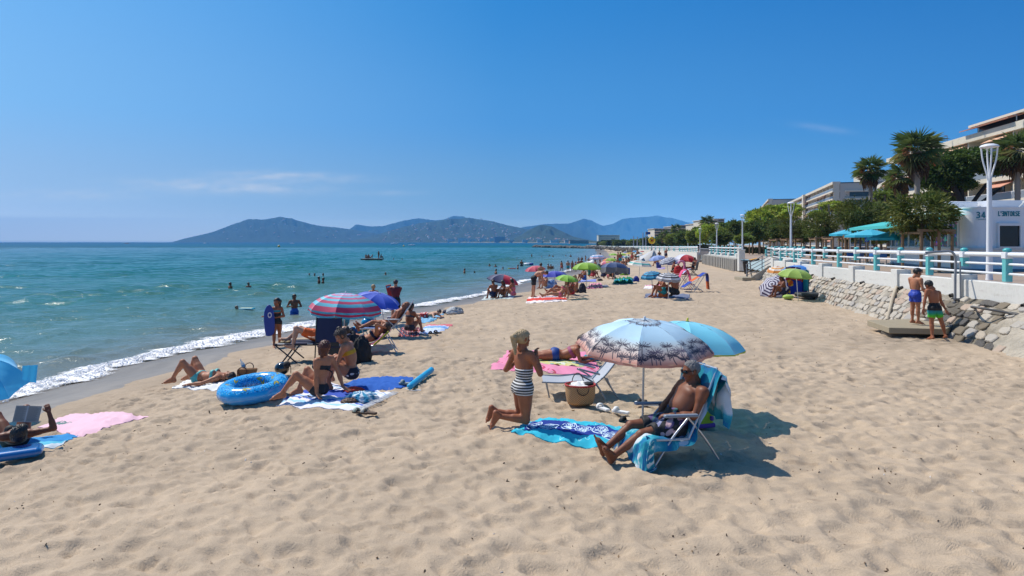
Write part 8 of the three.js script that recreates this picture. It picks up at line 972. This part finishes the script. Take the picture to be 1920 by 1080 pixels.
who('child in red and white shorts lying face down on the turquoise towel', 'prone', 68, 800, 597, 1.3, { kid: true, detail: 1, cell: 0.016, skin: 'fair', pelY: 0.13, hair: ['short', 'brown'], wear: [shorts(mat(1, 1, 1, 0.8, { map: print('#c8383a', ['#e6dcd6', '#e8e2dc'], 30, 10, 31) }), 0.6)] });
// the group by the red umbrella
who('man sitting with his back to us at the left under the red umbrella', 'sit', -150, 926, 561, 1.74, { m: navy, skin: 'deep', hair: ['short', 'brown'] }); who('woman in a white top sitting in the middle under the red umbrella', 'sit', -60, 945, 559, 1.6, { sex: 'f', m: whiteCloth, skin: 'dark', hair: ['long', 'brown'] }); who('woman in a pink swimsuit sitting at the right under the red umbrella', 'sit', -120, 962, 558, 1.68, { sex: 'f', skin: 'deep', hair: ['loose', 'black'], wear: [{ name: 'swimsuit', mat: pinkM, t: 0.008, on: [['pelvis', 0, 1.1], ['chest', -0.1, 0.35, 0.17]], off: [['thighR', 0.2, 1.1], ['thighL', 0.2, 1.1]] }] });
who('man in black shorts bending forward beside the striped towel', 'stand', 90, 1001, 558, 1.8, { anchor: 'ankR', skin: 'mid', m: blackCloth, legs: 0.72, s1: [0.55, 0.83, 0], s2: [0.9, 0.35, 0.05], nd: [0.85, -0.2, 0], face: [0.4, -0.9, 0.1], armR: [[0.15, -0.98, 0.2], [0.1, -1, 0]], armL: [[0.2, -0.97, -0.2], [0.1, -1, 0]], hair: ['short', 'brown'] });
who('woman in black bikini bottoms standing behind the bending man', 'stand', 200, 1014, 541, 1.66, { sex: 'f', skin: 'mid', m: blackCloth, hair: ['bun', 'brown'] }); who('person sitting with a towel beside the royal blue umbrella', 'sit', -60, 1024, 541, 1.66, { sex: 'f', skin: 'mid', m: navy, hair: ['short', 'brown'] });
heap('white and blue towel heaped beside the person under the royal blue umbrella', 'towel_heap', 'towel', 1034, 540, 0.7, 0.4, 0.5, mat(1, 1, 1, 0.9, { map: print('#c8d2dc', ['#7f9cc8', '#5a74a0'], 20, 18, 41) }), 45);
who('woman lying propped up on the red and white towel, legs towards the left', 'lounge', -80, 1049, 562, 1.68, { sex: 'f', skin: 'tan', m: pinkM, hair: ['loose', 'brown'] }); who('woman reclining behind her under the lime umbrella with raised knees', 'lounge', -95, 1056, 553, 1.64, { sex: 'f', skin: 'deep', m: mat(0.4, 0.3, 0.5, 0.8), hair: ['bun', 'black'] }); who('woman in red sitting at the right end of the reclining pair', 'sit', -70, 1072, 556, 1.66, { sex: 'f', skin: 'dark', m: redM, hair: ['loose', 'black'] }); who('fair haired woman in a black top sitting beside the dark rucksack', 'sit', -60, 1080, 553, 1.66, { sex: 'f', skin: 'tan', m: blackCloth, hair: ['loose', 'fair'] });
who('man sitting sideways on the narrow blue towel under the large lime umbrella', 'sit', -70, 1096, 528, 1.72, { skin: 'deep', m: blueM }); who('person in a green top sitting behind the large lime umbrella', 'sit', 160, 1106, 520, 1.7, { skin: 'deep', wear: [{ name: 'top', mat: mat(0.01, 0.15, 0.1, 0.8), t: 0.012, on: [['pelvis', 0.3, 1.1], ['chest', -0.1, 0.9, 0.2]] }], hair: ['short', 'black'] }); who('dark haired person sitting right of the green top', 'sit', 120, 1111, 521, 1.66, { skin: 'dark', m: redM, hair: ['loose', 'black'] });
who('man sitting at the left under the navy umbrella', 'sit', 150, 1131, 522, 1.74, { skin: 'deep', m: navy }); who('woman in pink sitting in the middle under the navy umbrella', 'sit', 60, 1142, 522, 1.66, { sex: 'f', skin: 'mid', m: pinkM }); who('person in black sitting at the pole of the navy umbrella', 'sit', -30, 1149, 522, 1.68, { skin: 'tan', m: blackCloth, legs: 0.9 }); who('child in blue sitting at the right under the navy umbrella', 'sit', -60, 1157, 518, 1.3, { kid: true, skin: 'tan', m: blueM });
who('man with a book sitting at the left under the black and white umbrella', 'sit', -75, 1243, 557, 1.74, { skin: 'deep', m: tealM, hair: ['short', 'black'] }); who('broad man sitting with his back turned under the black and white umbrella', 'sit', -155, 1266, 558, 1.8, { skin: 'deep', m: blackCloth, legs: 0.7, wide: 1.12, hair: ['short', 'grey'] });
who('person in black sitting at the left under the red and white umbrella', 'sit', 60, 1262, 514, 1.7, { skin: 'tan', m: blackCloth, legs: 0.8 }); who('dark haired person sitting low beside the flamingo float', 'lounge', -70, 1276, 514, 1.7, { skin: 'dark', m: navy }); who('man in a dark shirt sitting at the right under the red and white umbrella', 'chair', -80, 1299, 515, 1.76, { skin: 'deep', pelY: 0.55, wear: [{ name: 'shirt', mat: blackCloth, t: 0.012, on: [['pelvis', 0.3, 1.1], ['chest', -0.1, 0.9, 0.2]] }], hair: ['short', 'brown'] });
{ const p = onSand(1300, 516), g = thing('camp_chair', 'dark camp chair with a lilac towel under the red and white umbrella', 'chair', p); part('seat', rbox(0.55, 0.05, 0.5, 0.02, 0, 0.42, 0), blackCloth, g); part('backrest', rbox(0.06, 0.6, 0.5, 0.02, 0.28, 0.7, 0, 0, 0, -0.2), blackCloth, g); for (const x of [-0.24, 0.24]) for (const z of [-0.22, 0.22]) part('leg', bar([x, 0, z], [-x * 0.8, 0.44, z], 0.02), blackCloth, g); part('towel', strip(smoothPath([[-0.85, 0.1], [-0.5, 0.42], [-0.2, 0.5]], 10), 0.5, 4), mat(0.42, 0.42, 0.62, 0.9), g); }
{ const q = onSand(1513, 553); person('boy sitting on the dark air mattress under the lime umbrella', { h: 1.42, kid: true, skin: 'deep', detail: 1, cell: 0.018, at: [q[0], q[1], q[2]], pelY: 0.36, ...(() => { const { f, r } = basis(-70); return POSE.sit(f, r); })(), hair: ['short', 'black'], wear: [shorts(tealM, 0.6)] }); who('person sitting in the shade behind the patterned hanging towel', 'sit', -90, 1468, 557, 1.66, { skin: 'dark', m: navy, hair: ['loose', 'black'] }); }
who('tanned man sunbathing upright on the ramp at the far wall, left one', 'chair', 10, 1237, 488, 1.75, { skin: 'deep', m: blackCloth, pelY: 0.6 }); who('tanned man leaning at the far wall with an arm raised, right one', 'stand', -30, 1249, 489, 1.7, { skin: 'deep', m: navy, armL: [[0.3, 0.8, 0], [0.1, 1, 0]] });
// people standing where the waves run out
[[1053, 511, 1.6, 'f', redM, 'walk', 130, 'woman in a red bikini walking at the left of the standing group'], [1065, 513, 1.78, 'm', tealM, 'stand', 170, 'tall man in turquoise shorts in the standing group by the water'], [1073, 512, 1.66, 'f', pinkM, 'stand', 200, 'woman with a pink bikini next to the man in turquoise shorts'], [1079, 512, 1.64, 'f', navy, 'elbows', -60, 'woman in navy in the middle of the standing group'], [1085, 510, 1.72, 'm', redM, 'stand', 160, 'man in dark red shorts in the standing group'], [1090, 509, 1.7, 'm', blackCloth, 'elbows', 190, 'man at the right end of the standing group by the water']].forEach(([px, py, h, sex, m, pose, d, l], i) => { const p = onSea(px, py), s = Math.max(0, 1) * [23, 25, 24, 22, 24, 24][i] * -p[2] / F / h; who(l, pose, d, px, py, h * clamp(s, 0.75, 1.05), { sex, m, at: p, skin: ['deep', 'mid', 'tan', 'deep', 'tan', 'deep'][i], hair: ['short', 'black'] }); });
// swimmers and waders: how much of each shows above the water differs
const sea = (label, px, py, showPx, deg, o = {}) => { const p = onSea(px, py), s = -p[2] / F, h = o.h || 1.68, show = showPx * s; const { f, r } = basis(deg); return person(label, { h, at: p, pelY: show - h * (o.kid ? 0.48 : 0.465), sex: o.sex || 'm', detail: 0, cell: clamp(-p[2] * 0.0006, 0.016, 0.035), skin: o.skin || 'deep', ...POSE[o.pose || 'stand'](f, r), hair: [o.style || 'short', o.hc || 'black'], wear: o.m ? wearOf(o.sex || 'm', o.m) : [], kid: o.kid }); };
sea('swimmer up to the chest, left of the pair off the open water', 432, 539, 10, 140, {}); sea('swimmer showing head and arm, right of the pair off the open water', 466, 537, 8, 60, {}); sea('child in the water beside the floating turquoise board', 444, 584, 11, 60, { kid: true, h: 1.3, skin: 'mid', hc: 'brown' });
{ const p = onSea(462, 581), g = thing('floating_board', 'turquoise and yellow bodyboard floating beside the child in the water', 'bodyboard', [p[0], p[1] + 0.06, p[2]]); part('board', rbox(0.75, 0.06, 0.42, 0.028), mat(0.03, 0.42, 0.55, 0.4), g); part('deck', rbox(0.6, 0.02, 0.3, 0.008, 0, 0.032, 0), mat(0.5, 0.55, 0.35, 0.5), g); }
sea('man standing chest deep in the pair holding each other in the water', 598, 533, 15, 100, { skin: 'dark' }); sea('second bather of the pair holding each other, facing left', 606, 533, 13, -80, { skin: 'dark', sex: 'f', hc: 'brown' }); sea('swimmer with a pale cap behind the embracing pair', 580, 516, 4, 0, { skin: 'fair', hc: 'grey' }); sea('swimmer head left of two behind the embracing pair', 590, 517, 5, 0, {}); sea('swimmer head right of two behind the embracing pair', 606, 517, 5, 60, {}); sea('swimmer alone in open water right of the raft', 723, 516, 6, 30, {}); sea('swimmer standing to the chest before the distant beach', 871, 513, 10, -90, {}); sea('small swimmer head right of the chest deep bather', 890, 512, 4, 90, {});
sea('swimmer farther out, left of the two dots beside the raft', 738, 486.5, 2.5, 0, {}); sea('swimmer farther out, right of the two dots beside the raft', 754, 487, 2.5, 0, {});
sea('wader with an outstretched arm above the red umbrella', 930, 513, 9, -60, { sex: 'f' }); sea('swimmer head left of the wader with an outstretched arm', 918, 499, 5, 30, {}); sea('swimmer head between the wader and the pink umbrella, left', 929, 500, 5, 0, {}); sea('swimmer head near the red floating mat', 943, 505, 5, 0, {}); sea('bather leaning on the red floating mat', 971, 504, 8, -80, { sex: 'f' }); sea('bather standing waist deep behind the red mat', 978, 499, 12, 0, { m: navy }); sea('swimmer at the left of the white floating ring', 985, 496, 5, 90, { skin: 'mid' }); sea('swimmer inside the white floating ring', 993, 496, 4, 90, {});
sea('wader left of three near the pink umbrella', 1028, 504, 10, 60, { skin: 'mid', hc: 'brown' }); sea('wader in black in the middle of three near the pink umbrella', 1033, 505, 10, 0, { m: blackCloth }); sea('child wader right of three near the pink umbrella', 1037, 504, 6, 0, { kid: true, h: 1.3, skin: 'mid' });
sea('bather tossing a child far out from the shore', 997, 482, 6, 60, {}); sea('distant swimmer left of a pair far out', 1030, 480, 3, 0, {}); sea('distant swimmer right of a pair far out', 1037, 481, 3, 0, {}); sea('distant swimmer with a pink float far out', 1061, 480, 2.5, 60, { skin: 'mid' }); sea('distant swimmer right of the pink float', 1070, 481, 4, 0, {}); sea('distant wader near the rainbow umbrella, left', 1085, 486, 4, 0, {}); sea('distant wader near the rainbow umbrella, middle', 1091, 487, 6, 0, {}); sea('distant wader near the rainbow umbrella, right', 1098, 488, 9, 90, { sex: 'f' }); sea('distant wader beside the rainbow umbrella pole', 1104, 490, 7, 0, {}); sea('distant swimmer dot left, between the raft and the beach', 1016, 481, 2, 0, {}); sea('distant swimmer dot above the pink umbrella', 969, 485, 2, 0, {});
{ const p = onSea(960, 504.5), g = thing('floating_mat', 'red and yellow floating mat with a bather leaning on it', 'float', p); part('mat', rbox(0.95, 0.1, 0.4, 0.045, 0, 0.06, 0), redM, g); part('end', rbox(0.22, 0.11, 0.41, 0.05, -0.42, 0.065, 0), limeM, g); const q = onSea(991, 496.5), k = thing('floating_ring', 'white and blue floating ring with swimmers far from the shore', 'float', q); part('ring', new THREE.TorusGeometry(0.55, 0.17, 10, 26).rotateX(Math.PI / 2).translate(0, 0.12, 0), mat(0.72, 0.73, 0.75, 0.4), k); part('stripe', new THREE.TorusGeometry(0.56, 0.172, 10, 10, 1.4).rotateX(Math.PI / 2).translate(0, 0.125, 0), blueM, k); }
{ // bathing raft with people on it
const p = onSea(698, 487), s = -p[2] / F, g = thing('bathing_raft', 'dark wooden bathing raft moored off the beach with people on it', 'raft', p), wd = mat(0.07, 0.055, 0.04, 0.9); part('hull', box(38 * s, 1.6 * s, 2.6, 0, 0.6 * s, 0), wd, g); for (let i = 0; i < 14; i++) part('plank', box(2.5 * s, 0.5 * s, 2.7, (i - 6.5) * 2.78 * s, 1.75 * s, 0), mat(0.13 + 0.02 * (i % 3), 0.1, 0.07, 0.9), g); part('ladder', join([bar([16 * s, -0.3, 1.35], [16 * s, 5 * s, 1.35], 0.03), bar([14 * s, -0.3, 1.35], [14 * s, 5 * s, 1.35], 0.03)]), steel, g);
[[686, 'sit', 'bather sitting at the left end of the raft', 40], [691, 'sit', 'second bather sitting on the raft', 0], [695, 'lounge', 'bather lying back on the raft', -80], [710, 'stand', 'bather standing at the right end of the raft', 60], [714, 'sit', 'bather sitting beside the standing one on the raft', 90]].forEach(([px, pose, l, d]) => { const { f, r } = basis(d), q = [(px - CX) * s, p[1] + 2 * s, p[2]]; person(l, { h: 1.55, at: q, sex: 'm', detail: 0, cell: 0.03, skin: 'deep', ...POSE[pose](f, r), hair: ['short', 'black'], wear: [] }); });
}
// the far crowd under the umbrellas, each a person of a few pixels
{
const kinds = [['sit', 'deep', blackCloth], ['stand', 'tan', redM], ['sit', 'tan', blueM], ['lounge', 'deep', navy], ['stand', 'deep', tealM]].map(([pose, sk, m], i) => ({ pose, sk, m, i }));
const list = [[1125, 497, 1, 'far bather standing in front of the orange and lime umbrella'], [1136, 500, 0, 'far bather sitting below the orange and lime umbrella'], [1152, 496, 0, 'far bather sitting under the left lime umbrella'], [1159, 499, 1, 'far bather in red standing between the lime umbrellas'], [1163, 501, 4, 'far bather in teal standing between the lime umbrellas'], [1158, 505, 0, 'far bather sitting above the navy umbrella'], [1168, 503, 2, 'far bather in blue sitting behind the navy umbrella'], [1175, 499, 0, 'far bather sitting under the teal and white umbrella'], [1181, 497, 3, 'far bather lying right of the teal and white umbrella'], [1185, 493, 1, 'far bather standing by the yellow umbrella'], [1190, 495, 2, 'far bather sitting left of the grey shelter'], [1196, 491, 4, 'far bather standing left of the grey shelter'], [1228, 495, 2, 'far bather sitting right of the grey shelter'], [1233, 499, 0, 'far bather sitting under the lavender umbrella'], [1241, 497, 3, 'far bather lying by the lavender umbrella'], [1178, 490, 0, 'tiny bather under the yellow umbrella'], [1186, 487, 2, 'tiny bather farther along under the umbrellas'], [1193, 485, 0, 'tiny bather near the sky blue umbrella'], [1127, 508, 3, 'far bather lying under the pink and yellow umbrella'], [1117, 503, 0, 'far bather sitting below the rainbow umbrella'], [1222, 488, 1, 'far bather standing against the grey shelter']];
for (const [px, py, k, l] of list) { const q = kinds[k]; who(l, q.pose, (px * 37) % 360, px, py, 1.68, { skin: q.sk, m: q.m, hair: ['short', k % 2 ? 'brown' : 'black'] }); }
for (const [px, py, w, m, l] of [[1222, 483, 0.9, limeM, 'lime green float leaning by the grey shelter'], [1226, 486, 0.6, orangeM, 'orange float beside the lime one']]) heap(l, 'float', 'float', px, py, w, w * 0.7, w * 0.6, m, px);
}
renderer.render(scene, camera);
